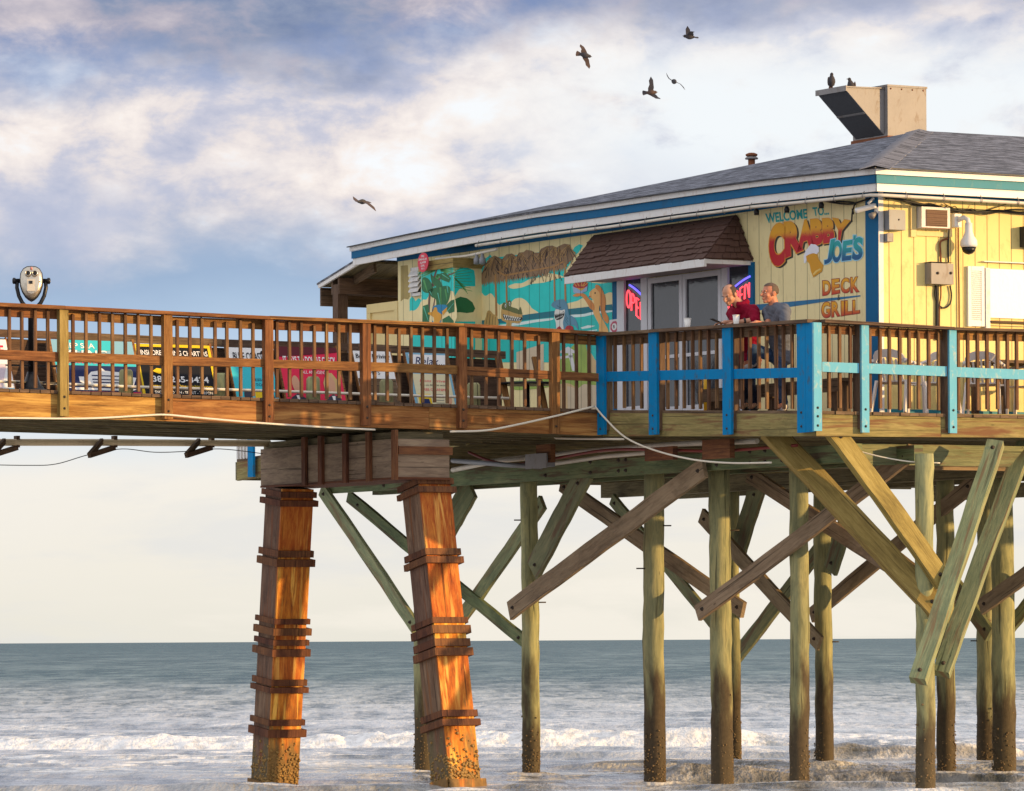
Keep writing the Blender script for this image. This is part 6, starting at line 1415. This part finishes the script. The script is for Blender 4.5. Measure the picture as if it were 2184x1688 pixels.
# viewer
def viewer():
    p = W(onT(67, 640, TW + .75)[0], TW + .75, 0); s_ = loc(p)[0]; zf = wkz(s_)
    c = onT(67, 606, TW + .75); C_ = W(*c)
    root = thing('coin_viewer', 'silver coin operated binocular viewer on a black pole at the left rail', 'viewer', W(s_, TW + .75, zf))
    fwd = Vector((.10, -1, .10)).normalized(); rt = fwd.cross(ZX).normalized(); up = rt.cross(fwd)
    face = []
    hw = .152
    prof = [(0, .235), (.06, .23), (.11, .20), (.145, .14), (.155, .05), (.15, -.03), (.125, -.11), (.085, -.175), (.04, -.215), (0, -.235)]
    pts = [(x, y) for x, y in prof] + [(-x, y) for x, y in prof[-2:0:-1]]
    R0 = [C_ + rt * x * .96 + up * y * .97 - fwd * .0 for x, y in pts]
    def rg(k, d): return [C_ + rt * x * k + up * y * k + fwd * d for x, y in pts]
    mb = MB(); mb.ring([rg(.35, -.20), rg(.75, -.17), rg(.95, -.10), rg(1.0, 0), rg(.98, .05)], 0); mb.build('shell', M['black'], root)
    chrome = paint('brushed_steel', (.62, .56, .46), .28, .15, (.2, .16, .12), .3, metal=.85, scale=9)
    mb = MB(); mb.ring([rg(.95, .051), rg(.90, .085), rg(.6, .105), rg(.05, .11)], 0); mb.build('face_plate', chrome, root)
    for x in (-.045, .045):
        mb = MB(); o = C_ + rt * x + up * .12 + fwd * .10; mb.lathe(o, [(.045, 0), (.045, .03), (.034, .045), (.030, .045), (.026, .02)], 14, 0, fwd); e = mb.build('eyepiece', chrome, root)
        mb = MB(); mb.lathe(o, [(.026, .0), (.024, .038), (.004, .04)], 12, 0, fwd); mb.build('lens', M['black'], e)
    mb = MB(); mb.ball(C_ + up * .19 + fwd * .10, .018, 8); mb.build('knob', flat('viewer_pink', (.6, .25, .22)), root)
    mb = MB(); mb.obox(C_ - rt * .045 - up * .115 + fwd * .105, rt * .10, up * .155, fwd * .02); pl_ = mb.build('coin_plate', flat('viewer_plate', (.66, .60, .50)), root)
    mb = MB(); mb.obox(C_ - rt * .015 - up * .02 + fwd * .126, rt * .045, up * .04, fwd * .006); mb.build('emblem', M['black'], pl_)
    mb = MB(); mb.obox(C_ - rt * .125 + up * .0 + fwd * .098, rt * .055, up * .02, fwd * .005); mb.build('label', M['black'], root)
    arc = [C_ + rt * .19 * math.cos(a) + up * (.02 + .36 * math.sin(a)) * 1 for a in np.linspace(0.05, -math.pi - .05, 19)]
    arc = [C_ + rt * x + up * y for x, y in ((-.185, .04), (-.19, -.05), (-.165, -.16), (-.12, -.25), (-.06, -.315), (0, -.335), (.06, -.315), (.12, -.25), (.165, -.16), (.19, -.05), (.185, .04))]
    mb = MB(); mb.tube(arc, .026, 8); mb.build('yoke', M['black'], root)
    for sg in (-1, 1):
        mb = MB(); mb.lathe(C_ + rt * .15 * sg + up * .04, [(.03, 0), (.03, .055), (.042, .06), (.042, .09), (.02, .10)], 12, 0, rt * sg); mb.build('trunnion', M['black'], root)
    mb = MB(); mb.lathe(W(s_, TW + .75, zf), [(.05, .25), (.045, (C_.z - zf) - .34), (.06, (C_.z - zf) - .32), (.05, (C_.z - zf) - .29)], 12); mb.build('pole', M['black'], root)
    mb = MB(); mb.lathe(W(s_, TW + .75, zf), [(.24, 0), (.23, .03), (.16, .06), (.10, .16), (.06, .28)], 18); mb.build('base', M['black'], root)
    for z, sg in ((.14, 1), (.14, -1), (.36, 1), (.36, -1)):
        mb = MB(); o = W(s_, TW + .75, zf + z); mb.beam(o + AX * .04 * sg, o + AX * .36 * sg, .09, .02); mb.build('step', M['black'], root)
viewer()

# ================================================================== PATIO FURNITURE
def chair_proto(label, o):
    root = thing('plastic_chair', label, 'chair', o, 'white plastic chairs on the patio')
    pl = M['plastic']; fx, rx = Vector((0, -1, 0)), Vector((1, 0, 0))    # chair faces -Y locally
    P_ = lambda x, y, z: o + Vector((x, y, z))
    mb = MB()
    n = 8; R_ = []
    for k in range(n + 1):
        y = lerp(-.23, .20, k / n); z = .43 - .02 * math.sin(math.pi * k / n) + (.0 if k else -.015)
        hw = .23 - .02 * k / n; R_.append([P_(-hw, y, z), P_(hw, y, z), P_(hw, y, z - .018), P_(-hw, y, z - .018)])
    mb.ring(R_, 0, False); mb.build('seat', pl, root)
    def bp(x, h): return P_(x, .20 + .16 * h + .12 * (abs(x) / .24) ** 2 * -1 * .6, .42 + .42 * h)
    mb = MB(); prof = [(-.235, .55), (-.225, .80), (-.17, .94), (-.08, 1.0), (.08, 1.0), (.17, .94), (.225, .80), (.235, .55)]
    inner = [(-.18, .58), (-.175, .64), (-.14, .70), (-.07, .74), (.07, .74), (.14, .70), (.175, .64), (.18, .58)]
    for k in range(7):
        a, b, c, d = bp(*prof[k]), bp(*prof[k + 1]), bp(*inner[k + 1]), bp(*inner[k]); mb.hexa([a, b, c, d, a + Vector((0, .022, 0)), b + Vector((0, .022, 0)), c + Vector((0, .022, 0)), d + Vector((0, .022, 0))])
    mb.build('backrest', pl, root)
    for k in range(7):
        x = lerp(-.17, .17, k / 6); top_ = .735 - .16 * (abs(x) / .18) ** 2.2
        mb = MB(); a, b = bp(x * .92, .0), bp(x, top_); mb.beam(a, b, .026, .016, Vector((0, 1, 0))); mb.build('back_slat', pl, root)
    for sg in (-1, 1):
        mb = MB(); mb.tube([P_(.235 * sg, .27, .70), P_(.27 * sg, .12, .665), P_(.275 * sg, -.10, .65), P_(.265 * sg, -.22, .63), P_(.25 * sg, -.24, .58)], .022, 6); mb.build('armrest', pl, root)
        mb = MB(); mb.beam(P_(.25 * sg, -.23, .60), P_(.265 * sg, -.26, .0), .045, .03, Vector((1, 0, 0))); mb.build('leg', pl, root)
        mb = MB(); mb.beam(P_(.22 * sg, .19, .43), P_(.25 * sg, .30, .0), .045, .03, Vector((1, 0, 0))); mb.build('leg', pl, root)
    return root
M['plastic'] = paint('white_plastic', (.80, .74, .70), .4, .05)
def fl(px, t_): s_ = onT(px, 800, t_)[0]; return W(s_, t_, paz(t_))
ch = [('white plastic chair nearest the building corner', 1915, .95, 2.6), ('white plastic chair in the middle of the row', 1992, 1.35, 3.5), ('white plastic chair at the right, in front of the brown table', 2100, .85, 2.9), ('white plastic chair at the far right edge', 2185, 1.5, 4.2)]
pc = None
for lab, px, t_, rz in ch:
    p = fl(px, t_)
    if pc is None: pc = chair_proto(lab, p); pc.rotation_euler = (0, 0, rz)
    else: dup(pc, p, rz, lab)
pt_ = thing('wooden_table', 'brown wooden patio table behind the plastic chairs at the right', 'table', fl(2165, 1.25))
o = fl(2165, 1.25); s_, t_, z_ = loc(o)
for k in range(5):
    mb = MB(); mb.box(s_ - .55, s_ + 1.0, t_ - .36 + k * .15, t_ - .22 + k * .15, z_ + .70, z_ + .74); mb.build('top_plank', M['rail_dark'], pt_)
for ds, dt in ((-.45, -.3), (-.45, .3), (.9, -.3), (.9, .3)):
    mb = MB(); mb.box(s_ + ds - .04, s_ + ds + .04, t_ + dt - .04, t_ + dt + .04, z_, z_ + .699); mb.build('leg', M['rail_dark'], pt_)
bw = thing('wooden_bench', 'low brown bench inside the blue railing behind the two men', 'bench', W(.6, 2.2, paz(2.2)))
for k in range(2):
    mb = MB(); mb.box(.72 + k * .17, .87 + k * .17, .5, 3.9, paz(2) + .34, paz(2) + .38); mb.build('seat_plank', M['rail_dark'], bw)
mb = MB(); mb.box(.70, .718, .5, 3.9, paz(2) + .20, paz(2) + .37); mb.build('apron', M['rail_dark'], bw)
for t_ in (.7, 2.2, 3.7):
    mb = MB(); mb.box(.75, 1.0, t_ - .05, t_ + .05, paz(t_), paz(2) + .339); mb.build('leg', M['rail_dark'], bw)
yb = thing('yellow_bollard', 'yellow post standing in front of the glass doors', 'bollard', cpos(1508, 1.6))
mb = MB(); c = cpos(1508, 1.6); mb.lathe(c, [(.05, 0), (.05, .52), (.03, .55), (.004, .56)], 12); mb.build('shaft', paint('yellow_paint', (.75, .42, .02), .5, .1), yb)
mb = MB(); mb.lathe(c, [(.10, 0), (.10, .012), (.055, .02)], 12); mb.build('base_plate', M['rust'], yb)
# cups on the rail cap
def cup(label, px, py):
    zc_ = PPL.p(px, pl_cap0(px))[1]; r_ = onS(px, py, -.0); c = W(-.02, r_[1], zc_ + .001)
    root = thing('foam_cup', label, 'cup', c, 'white foam cups on the rail')
    mb = MB(); mb.lathe(c, [(.034, 0), (.036, .01), (.047, .115)], 18); mb.build('body', M['foam'], root)
    mb = MB(); mb.lathe(c, [(.047, .115), (.051, .118), (.051, .126), (.045, .127)], 18); mb.build('lip', M['foam'], root)
M['foam'] = paint('foam_cup_white', (.82, .80, .76), .6, .03)
cup('white foam cup standing alone on the rail, left of the men', 1469, 698); cup('white foam cup on the rail in front of the red hoodie', 1573, 690)

# ================================================================== PEOPLE
def bake_remesh(mb, voxel, sm=6):
    me_ = mb.mesh('tmp', [], Vector((0, 0, 0)), True); o = bpy.data.objects.new('tmp', me_); C.objects.link(o)
    r_ = o.modifiers.new('r', 'REMESH'); r_.mode = 'VOXEL'; r_.voxel_size = voxel; r_.use_smooth_shade = True
    s_ = o.modifiers.new('s', 'SMOOTH'); s_.factor = .5; s_.iterations = sm
    bpy.context.view_layer.update(); dg = bpy.context.evaluated_depsgraph_get()
    m2 = bpy.data.meshes.new_from_object(o.evaluated_get(dg)); bpy.data.objects.remove(o); return m2
def soft(mb, name, mat, root, voxel=.009, sm=6, wrinkle=0.0, seed=0):
    m2 = bake_remesh(mb, voxel, sm); org = ORG[root.name]
    n = len(m2.vertices); co_ = np.empty(n * 3, np.float32); m2.vertices.foreach_get('co', co_); co_ = co_.reshape(-1, 3)
    if wrinkle:
        no = np.empty(n * 3, np.float32); m2.vertices.foreach_get('normal', no); no = no.reshape(-1, 3)
        w_ = fbm(co_[:, 0] * 9 + co_[:, 2] * 16, co_[:, 1] * 9 - co_[:, 2] * 7, 200 + seed, 3) - .5
        co_ = co_ + no * (w_ * wrinkle)[:, None]
    co_ = co_ - np.array(org, np.float32); m2.vertices.foreach_set('co', co_.ravel()); m2.update()
    m2.name = name; m2.materials.clear(); m2.materials.append(mat)
    for p in m2.polygons: p.use_smooth = True
    o = bpy.data.objects.new(name, m2); C.objects.link(o); o.parent = root; ORG[o.name] = org; return o
def capsule(mb, p, q, r0, r1, n=12):
    d = (q - p); L = max(d.length, .001); d = d / L; rings = []; a = d.orthogonal().normalized(); b = d.cross(a)
    for k in range(5):
        th = math.pi / 2 * (1 - k / 4.0); rings.append((p - d * r0 * math.sin(th), max(r0 * math.cos(th), .002)))
    for k in range(1, 5):
        th = math.pi / 2 * k / 4.0; rings.append((q + d * r1 * math.sin(th), max(r1 * math.cos(th), .002)))
    rings.insert(5, (q, r1))
    mb.ring([[c + (a * math.cos(2 * math.pi * j / n) + b * math.sin(2 * math.pi * j / n)) * r_ for j in range(n)] for c, r_ in rings], 0)
def hand(mb, wrist, fwd, up, sgn, curl=.5):
    fwd = fwd.normalized(); rt = fwd.cross(up).normalized(); up = rt.cross(fwd)
    pc_ = wrist + fwd * .045
    mb.ball(pc_, (.040, .052, .016), 10, 0, (rt, fwd, up))
    for k, ln in enumerate((.060, .070, .066, .052)):
        b0 = wrist + fwd * .085 + rt * (k - 1.5) * .020; d1 = (fwd - up * curl * .5).normalized(); d2 = (fwd - up * curl * 1.5).normalized()
        m_ = b0 + d1 * ln * .55; capsule(mb, b0 - fwd * .02, m_, .0095, .0088, 8); capsule(mb, m_, m_ + d2 * ln * .5, .0088, .0075, 8)
    b0 = wrist + fwd * .025 + rt * sgn * .030; m_ = b0 + (fwd * .6 + rt * sgn * .8 - up * .3).normalized() * .035
    capsule(mb, b0, m_, .012, .0105, 8); capsule(mb, m_, m_ + (fwd - up * .3).normalized() * .030, .0105, .009, 8)
HS = 1.13
def head(mb, c, f, u):
    f = f.normalized(); r = f.cross(u).normalized(); u = r.cross(f); ax = (r, f, u)
    B = lambda o, rad: mb.ball(c + (r * o[0] + f * o[1] + u * o[2]) * HS, tuple(q * HS for q in rad), 16, 0, ax)
    B((0, -.010, .035), (.077, .098, .085)); B((0, .022, -.030), (.062, .072, .080)); B((0, .035, -.080), (.045, .045, .035)); B((0, .068, -.100), (.028, .022, .020))
    B((0, .082, .022), (.056, .016, .012)); B((.040, .062, -.030), (.024, .022, .024)); B((-.040, .062, -.030), (.024, .022, .024))
    capsule(mb, c + (f * .094 + u * .012) * HS, c + (f * .120 - u * .028) * HS, .011, .0175, 8); B((.012, .108, -.034), (.009, .011, .008)); B((-.012, .108, -.034), (.009, .011, .008))
    B((0, .093, -.062), (.026, .010, .007)); B((0, .091, -.073), (.023, .010, .007))
    for sg in (-1, 1):
        B((.077 * sg, -.008, -.010), (.011, .020, .034)); B((.083 * sg, -.018, .000), (.009, .013, .022))
    return ax
def eyes(root, c, ax, closed=False):
    r, f, u = ax
    for sg in (-1, 1):
        mb = MB(); mb.ball(c + (r * .031 * sg + f * .084 + u * .004) * HS, (.014, .009, .005 if closed else .009), 10, 0, ax); e = mb.build('eye', flat('eye_white', (.55, .48, .42)), root)
        mb = MB(); mb.ball(c + (r * .031 * sg + f * .090 + u * .003) * HS, (.006, .004, .004), 8, 0, ax); mb.build('iris', M['black'], e)
        mb = MB(); mb.ball(c + (r * .033 * sg + f * .094 + u * .024) * HS, (.019, .006, .0045), 8, 0, ax); mb.build('eyebrow', M['hair'], root)
def hair(root, c, ax, keep, mat, k=1.055, nm='hair'):
    r, f, u = ax; mb = MB(); N_, K_ = 36, 22; cc = c + (f * -.010 + u * .035) * HS; k *= HS
    def P_(th, ph, s_):
        d = (math.sin(th) * math.cos(ph), math.sin(th) * math.sin(ph), math.cos(th)); j = 1 + .02 * math.sin(ph * 9 + th * 14)
        return cc + r * d[0] * .077 * s_ * j + f * d[1] * .098 * s_ * j + u * d[2] * .085 * s_ * j
    for i in range(K_):
        for j in range(N_):
            t0, t1 = math.pi * .78 * i / K_, math.pi * .78 * (i + 1) / K_; p0, p1 = 2 * math.pi * j / N_, 2 * math.pi * (j + 1) / N_
            tm, pm = (t0 + t1) / 2, (p0 + p1) / 2; d = (math.sin(tm) * math.cos(pm), math.sin(tm) * math.sin(pm), math.cos(tm))
            if keep(*d): mb.poly([P_(t0 + 1e-3, p0, k), P_(t1, p0, k), P_(t1, p1, k), P_(t0 + 1e-3, p1, k)], 0, None, None, True)
    return mb.build(nm, mat, root)
M['skin'] = paint('skin', (.50, .245, .150), .5, .05, scale=14); M['skin_ruddy'] = paint('ruddy_skin', (.56, .215, .120), .5, .06, scale=14)
M['hair'] = paint('brown_hair', (.060, .035, .022), .7, .35, scale=60); M['hair_grey'] = paint('greying_hair', (.105, .070, .048), .7, .4, scale=60)
M['hoodie'] = paint('red_fleece', (.22, .005, .024), .9, .22, scale=14, spec=.1); M['tee'] = paint('grey_tee', (.125, .135, .165), .9, .18, scale=12, spec=.1)
M['jeans'] = paint('blue_denim', (.045, .085, .17), .9, .35, (.12, .18, .28), .4, scale=10, spec=.1); M['jeans_dark'] = paint('dark_denim', (.02, .025, .045), .9, .35, scale=10, spec=.1)
M['shoe'] = paint('white_shoe', (.55, .52, .52), .6, .1); M['shoe_dark'] = paint('dark_shoe', (.03, .03, .035), .6, .1)
def S_(px, py, s0): return onSp(px, py, s0)
def person(label, c_head, f_head, neck, chest, pelvis, sh, el_, wr, hd, hip, knee, ank, toe, skin, top_mat, leg_mats, shoe_mats, sleeve, hood, keep, hmat, curl, closed):
    base = W(loc(pelvis)[0], loc(pelvis)[1], paz(loc(pelvis)[1]))
    root = thing('person', label, 'person', base)
    mb = MB(); ax = head(mb, c_head, f_head, ZX)
    capsule(mb, neck, c_head - ax[1] * .025 - ax[2] * .05, .068, .064)
    capsule(mb, neck, chest, .055, .085); capsule(mb, chest, pelvis, .085, .09)
    for k in (0, 1):
        capsule(mb, neck.lerp(sh[k], .5), sh[k], .05, .052); capsule(mb, sh[k], el_[k], .050, .042); capsule(mb, el_[k], wr[k], .043, .029); hand(mb, wr[k], hd[k] - wr[k], ZX, (1, -1)[k], curl)
        capsule(mb, pelvis, hip[k], .09, .08); capsule(mb, hip[k], knee[k], .075, .052); capsule(mb, knee[k], ank[k], .052, .036); capsule(mb, ank[k], toe[k], .036, .03)
    soft(mb, 'body', skin, root, .0065, 3)
    eyes(root, c_head, ax, closed)
    hair(root, c_head, ax, keep, hmat)
    mb = MB()
    side = (sh[0] - sh[1]).normalized()
    for k in (0, 1):
        sg = side * (1 if k == 0 else -1)
        capsule(mb, neck.lerp(sh[k], .25) - ZX * .02, sh[k] - ZX * .01, .075, .082); capsule(mb, chest + sg * .075, pelvis + sg * .075 + ZX * .04, .135, .125)
        capsule(mb, sh[k] - ZX * .03, chest + sg * .07, .10, .125); capsule(mb, neck - ZX * .075, chest, .085, .135)
        e = el_[k]; capsule(mb, sh[k], sh[k].lerp(e, min(sleeve, 1)), .080, .070)
        if sleeve > 1: capsule(mb, e, e.lerp(wr[k], sleeve - 1), .070, .060)
        capsule(mb, pelvis + sg * .07 + ZX * .04, pelvis + sg * .07 - ZX * .07, .128, .125)
    if hood:
        b_ = (neck - c_head); b_.z = 0; b_.normalize(); nb = neck + b_ * .06 + ZX * .0
        for k in range(9):
            a = lerp(-2.2, 2.2, k / 8); d = b_ * math.cos(a) + side * math.sin(a); p = neck + d * .075 + ZX * (.015 + .02 * math.cos(a)); mb.ball(p, .048, 10)
        mb.ball(nb - ZX * .03, (.09, .08, .075), 12)
    else:
        mb.lathe(neck - ZX * .03, [(.085, -.03), (.08, .02), (.066, .035)], 14)
    soft(mb, 'hoodie' if hood else 't_shirt', top_mat, root, .010, 3, .040, 3 if hood else 9)
    for k in (0, 1):
        mb = MB(); capsule(mb, pelvis - ZX * .02 + (hip[k] - pelvis) * .6, hip[k], .118, .105); capsule(mb, hip[k], knee[k], .098, .074); capsule(mb, knee[k], knee[k].lerp(ank[k], .9), .073, .062)
        soft(mb, 'trouser_leg', leg_mats[k], root, .010, 3, .028, 5 + k)
        mb = MB(); d = toe[k] - ank[k]; dn = d.normalized(); capsule(mb, ank[k] - ZX * .035 - dn * .04, ank[k] - ZX * .04 + dn * .15, .045, .042); capsule(mb, ank[k] - dn * .02, ank[k] - ZX * .02 + dn * .05, .048, .046)
        soft(mb, 'shoe', shoe_mats[k], root, .009, 3)
    return root, ax
fA = (-AX * .9 - BX * .34 - ZX * .50)
cA = S_(1556, 629, .17)
flr = lambda s0, px, up_=.07: (lambda t_: W(s0, t_, paz(t_) + up_))(onS(px, 800, s0)[1])
pA = S_(1600, 757, .62)
rA, axA = person('balding man in a red hoodie leaning on the rail looking at his phone', cA, fA, S_(1579, 652, .32), S_(1588, 692, .44), pA,
    (S_(1566, 664, .42), S_(1606, 662, .36)), (S_(1566, 690, .22), S_(1612, 683, .26)), (S_(1545, 688, -.02), S_(1568, 688.5, -.0)), (S_(1527, 690, -.10), S_(1547, 691, -.09)),
    (S_(1594, 768, .64), S_(1606, 768, .60)), (W(.55, loc(pA)[1] + .12, paz(1) + .50), W(.52, loc(pA)[1] - .12, paz(1) + .50)), (flr(.72, 1594, .09), flr(.70, 1612, .09)), (flr(.5, 1582, .05), flr(.48, 1600, .05)),
    M['skin'], M['hoodie'], (M['jeans_dark'], M['jeans_dark']), (M['shoe_dark'], M['shoe_dark']), 1.12, True, lambda x, y, z: y < .30 and z > -.45 and (z < .72 or y < -.35), M['hair'], .7, True)
ph = thing('phone', 'dark phone in the hands of the man in the red hoodie', 'phone', S_(1546, 688, -.09))
mb = MB(); o = S_(1538, 688.5, -.075); mb.obox(o, BX * .075, (-AX * .9 + ZX * .3).normalized() * .14, ZX * .009); mb.build('case', M['black'], ph)
mb = MB(); mb.obox(o + BX * .005 + ZX * .0092 + (-AX * .9 + ZX * .3).normalized() * .008, BX * .065, (-AX * .9 + ZX * .3).normalized() * .124, ZX * .0015); mb.build('screen', flat('phone_screen', (.05, .06, .08)), ph)
wt = MB(); wq = S_(1588, 686, .12); wt.lathe(wq, [(.046, -.012), (.049, 0), (.046, .012)], 14, 0, (S_(1568, 688, 0) - S_(1612, 683, .26)).normalized()); wt.build('watch', M['black'], rA)
fB = (-AX * 1.0 + BX * .05 + ZX * .02)
pB = S_(1666, 752, .66)
person('man in a grey T-shirt and jeans with one foot up on the rail', S_(1642, 626, .42), fB, S_(1651, 651, .48), S_(1659, 690, .56), pB,
    (S_(1640, 662, .56), S_(1672, 661, .46)), (S_(1638, 694, .36), S_(1676, 702, .40)), (S_(1612, 688, .06), S_(1646, 693, .10)), (S_(1597, 690, -.05), S_(1630, 693, -.03)),
    (S_(1654, 762, .66), S_(1668, 764, .62)), (S_(1606, 745, .26), W(.58, loc(pB)[1] - .06, paz(.8) + .48)), (S_(1603, 772, .36), flr(.72, 1672, .09)), (S_(1584, 777, .18), flr(.50, 1656, .05)),
    M['skin_ruddy'], M['tee'], (M['jeans'], M['jeans']), (M['shoe'], M['shoe']), .62, False, lambda x, y, z: z > -.45 and (y < .10 or z > .52) and (abs(x) > .2 or z > -.5), M['hair_grey'], .5, False)

# ================================================================== BIRDS
M['bird'] = paint('dark_plumage', (.045, .040, .045), .8, .4, scale=25); M['bird_brown'] = paint('brown_plumage', (.090, .055, .042), .8, .4, scale=25); M['bird_pale'] = paint('pale_plumage', (.055, .05, .05), .8, .3, scale=20); M['beak'] = paint('beak', (.08, .05, .03), .6)
z6 = Z(1650, 30, 4.853)
def bird(name, label, px, Y, tail, hd, wings, mats, fat=.16, group='birds in flight'):
    """tail, head and wing tips as picture points with a depth offset in metres"""
    P_ = lambda q: at(q[0], q[1], Y + (q[2] if len(q) > 2 else 0)); c = P_(px); T_, H_ = P_(tail), P_(hd)
    ax = (H_ - T_).normalized(); L = (H_ - T_).length
    root = thing(name, label, 'bird', c, group)
    n = 12; a = ax.orthogonal().normalized(); b = ax.cross(a); prof = [(0.20, .012), (.30, .030), (.45, .055), (.60, .062), (.74, .050), (.83, .034), (.89, .034), (.95, .026), (.985, .010), (1.0, .003)]
    mb = MB(); mb.ring([[T_ + ax * L * k + (a * math.cos(2 * math.pi * j / n) + b * math.sin(2 * math.pi * j / n)) * r_ * fat / .16 for j in range(n)] for k, r_ in prof], 0); mb.build('body', mats[0], root)
    wv = (P_(wings[0]) - P_(wings[-1])).normalized() if len(wings) > 1 else a
    sd2 = (wv - ax * wv.dot(ax)).normalized(); nn = ax.cross(sd2).normalized()
    mb = MB(); q0 = T_ + ax * L * .34
    mb.prism([q0 + sd2 * .03, T_ + sd2 * .065, T_ + sd2 * .03 - ax * .015, T_ - sd2 * .03 - ax * .015, T_ - sd2 * .065, q0 - sd2 * .03], nn * .008); mb.build('tail', mats[1], root)
    for wq in wings:
        tip_ = P_(wq); r0 = T_ + ax * L * .68; r1 = T_ + ax * L * .36; d = tip_ - (r0 + r1) / 2; W_ = d.length
        mid = (r0 + r1) / 2 + d * .45 + ax * L * .10
        nrm_ = ax.cross(d).normalized(); ch = L * .30
        le = [r0, r0 + d * .25 + ax * L * .08, mid + ax * ch * .35, r0 + d * .75 + ax * L * .0, tip_]
        te = [r1, r1 + d * .25 - ax * L * .02, mid - ax * ch * .62, r1 + d * .72 + ax * L * .02, tip_ - ax * .006]
        mb = MB(); i = len(mb.v); bend = (0, .02, .035, .02, -.01)
        for k in range(4):
            th0, th1 = .012 * (1 - k / 5), .012 * (1 - (k + 1) / 5); z0, z1 = nrm_ * bend[k], nrm_ * bend[k + 1]
            mb.hexa([le[k] + z0, le[k + 1] + z1, te[k + 1] + z1, te[k] + z0, le[k] + z0 + nrm_ * th0, le[k + 1] + z1 + nrm_ * th1, te[k + 1] + z1 + nrm_ * th1, te[k] + z0 + nrm_ * th0])
        mb.build('wing', mats[1], root)
    mb = MB(); mb.lathe(H_ - ax * .012, [(.010, 0), (.003, .03)], 6, 0, ax); mb.build('beak', M['beak'], root)
    return root
def q6(x, y, d=0): a = z6(x, y); return (a[0], a[1], d)
bird('pigeon', 'brown pigeon with wings spread wide, left one of the four together', q6(305, 640), 104, q6(190, 618), q6(400, 663), (q6(247, 485, .1), q6(372, 838, -.1)), (M['bird'], M['bird_brown']))
bird('pigeon', 'pigeon banking with one wing straight up, lowest of the four', q6(1250, 1160), 102, q6(1135, 1180), q6(1335, 1168), (q6(1248, 945, .1), q6(1385, 1270, -.25)), (M['bird_brown'], M['bird']))
bird('pigeon', 'dark bird seen edge on as a thin slanting line', q6(1570, 1000), 110, q6(1545, 1000, .25), q6(1600, 1030, -.15), (q6(1462, 895, .1), q6(1738, 1135, .1)), (M['bird'], M['bird']), .15)
bird('pigeon', 'dark pigeon highest of the four with raised wing', q6(1810, 370), 104, q6(1915, 390), q6(1705, 368), (q6(1765, 230, .1), q6(1850, 300, -.3)), (M['bird'], M['bird']))
z4 = Z(0, 0, 1.456)
def q4(x, y, d=0): a = z4(x, y); return (a[0], a[1], d)
bird('gull', 'lone gull gliding left of the restaurant roof', q4(1550, 858), 92, q4(1575, 862, .1), q4(1524, 861, -.1), (q4(1505, 841, .5), q4(1604, 900, -.4)), (M['bird_pale'], M['bird_brown']), .13)
def perched(label, px, py, Y, hd_dir, cut=False):
    c = at(px, py, Y); root = thing('pigeon', label, 'bird', c, 'pigeons perched on the exhaust hood')
    lean = Vector((hd_dir * .3, 0, 1)).normalized(); a = lean.orthogonal().normalized()
    mb = MB(); mb.lathe(c + ZX * .035, [(.02, -.01), (.045, .015), (.062, .06), (.058, .10), (.038, .14), (.025, .165), (.027, .185), (.021, .20), (.004, .212)], 14, 0, lean); mb.build('body', M['bird'], root)
    hd_ = c + ZX * .035 + lean * .188; mb = MB(); mb.lathe(hd_ + Vector((hd_dir * .02, -.01, 0)), [(.010, 0), (.003, .035)], 6, 0, Vector((hd_dir, -.4, -.1))); mb.build('beak', M['beak'], root)
    for sg in (-1, 1):
        mb = MB(); mb.ball(c + ZX * .11 + Vector((.042 * sg, .01, 0)), (.018, .042, .072), 10); mb.build('wing', M['bird_brown'], root)
        mb = MB(); mb.tube([c + Vector((.02 * sg, 0, .05)), c + Vector((.02 * sg, 0, 0))], .006, 5); mb.build('leg', M['rust'], root)
    mb = MB(); t0 = c + ZX * .06 + Vector((-hd_dir * .04, .03, 0)); mb.hexa([t0 + Vector((-.025, 0, 0)), t0 + Vector((.025, 0, 0)), t0 + Vector((.025, .015, 0)), t0 + Vector((-.025, .015, 0)), t0 + Vector((-.03 - hd_dir * .05, .03, -.10)), t0 + Vector((.03 - hd_dir * .05, .03, -.10)), t0 + Vector((.03 - hd_dir * .05, .04, -.10)), t0 + Vector((-.03 - hd_dir * .05, .04, -.10))]); mb.build('tail', M['bird'], root)
qh = loc(at(1775, 191, YB))
def on_hood(px, t_off):
    t_ = tH + t_off; s_ = onT(px, 186, t_)[0]; return W(s_, t_, zH - .03)
for lab, p, hd_ in (('plump pigeon standing upright on the lip of the exhaust hood', W(sH - hl + .02, tH + .52, zH - .035), .15), ('pigeon half hidden on the exhaust hood near the box', W(sH - .25, tH + .60, zH - .075), -.8)):
    s_, t_, z_ = loc(p); du, dv = (p.x / p.y) * F, (z_ - EYE) / p.y * F
    root0 = len(C.objects); c = p
    pxx, pyy = CX + du * cr - dv * sr, HY - (du * sr + dv * cr)
    perched(lab, pxx, pyy, p.y, hd_)
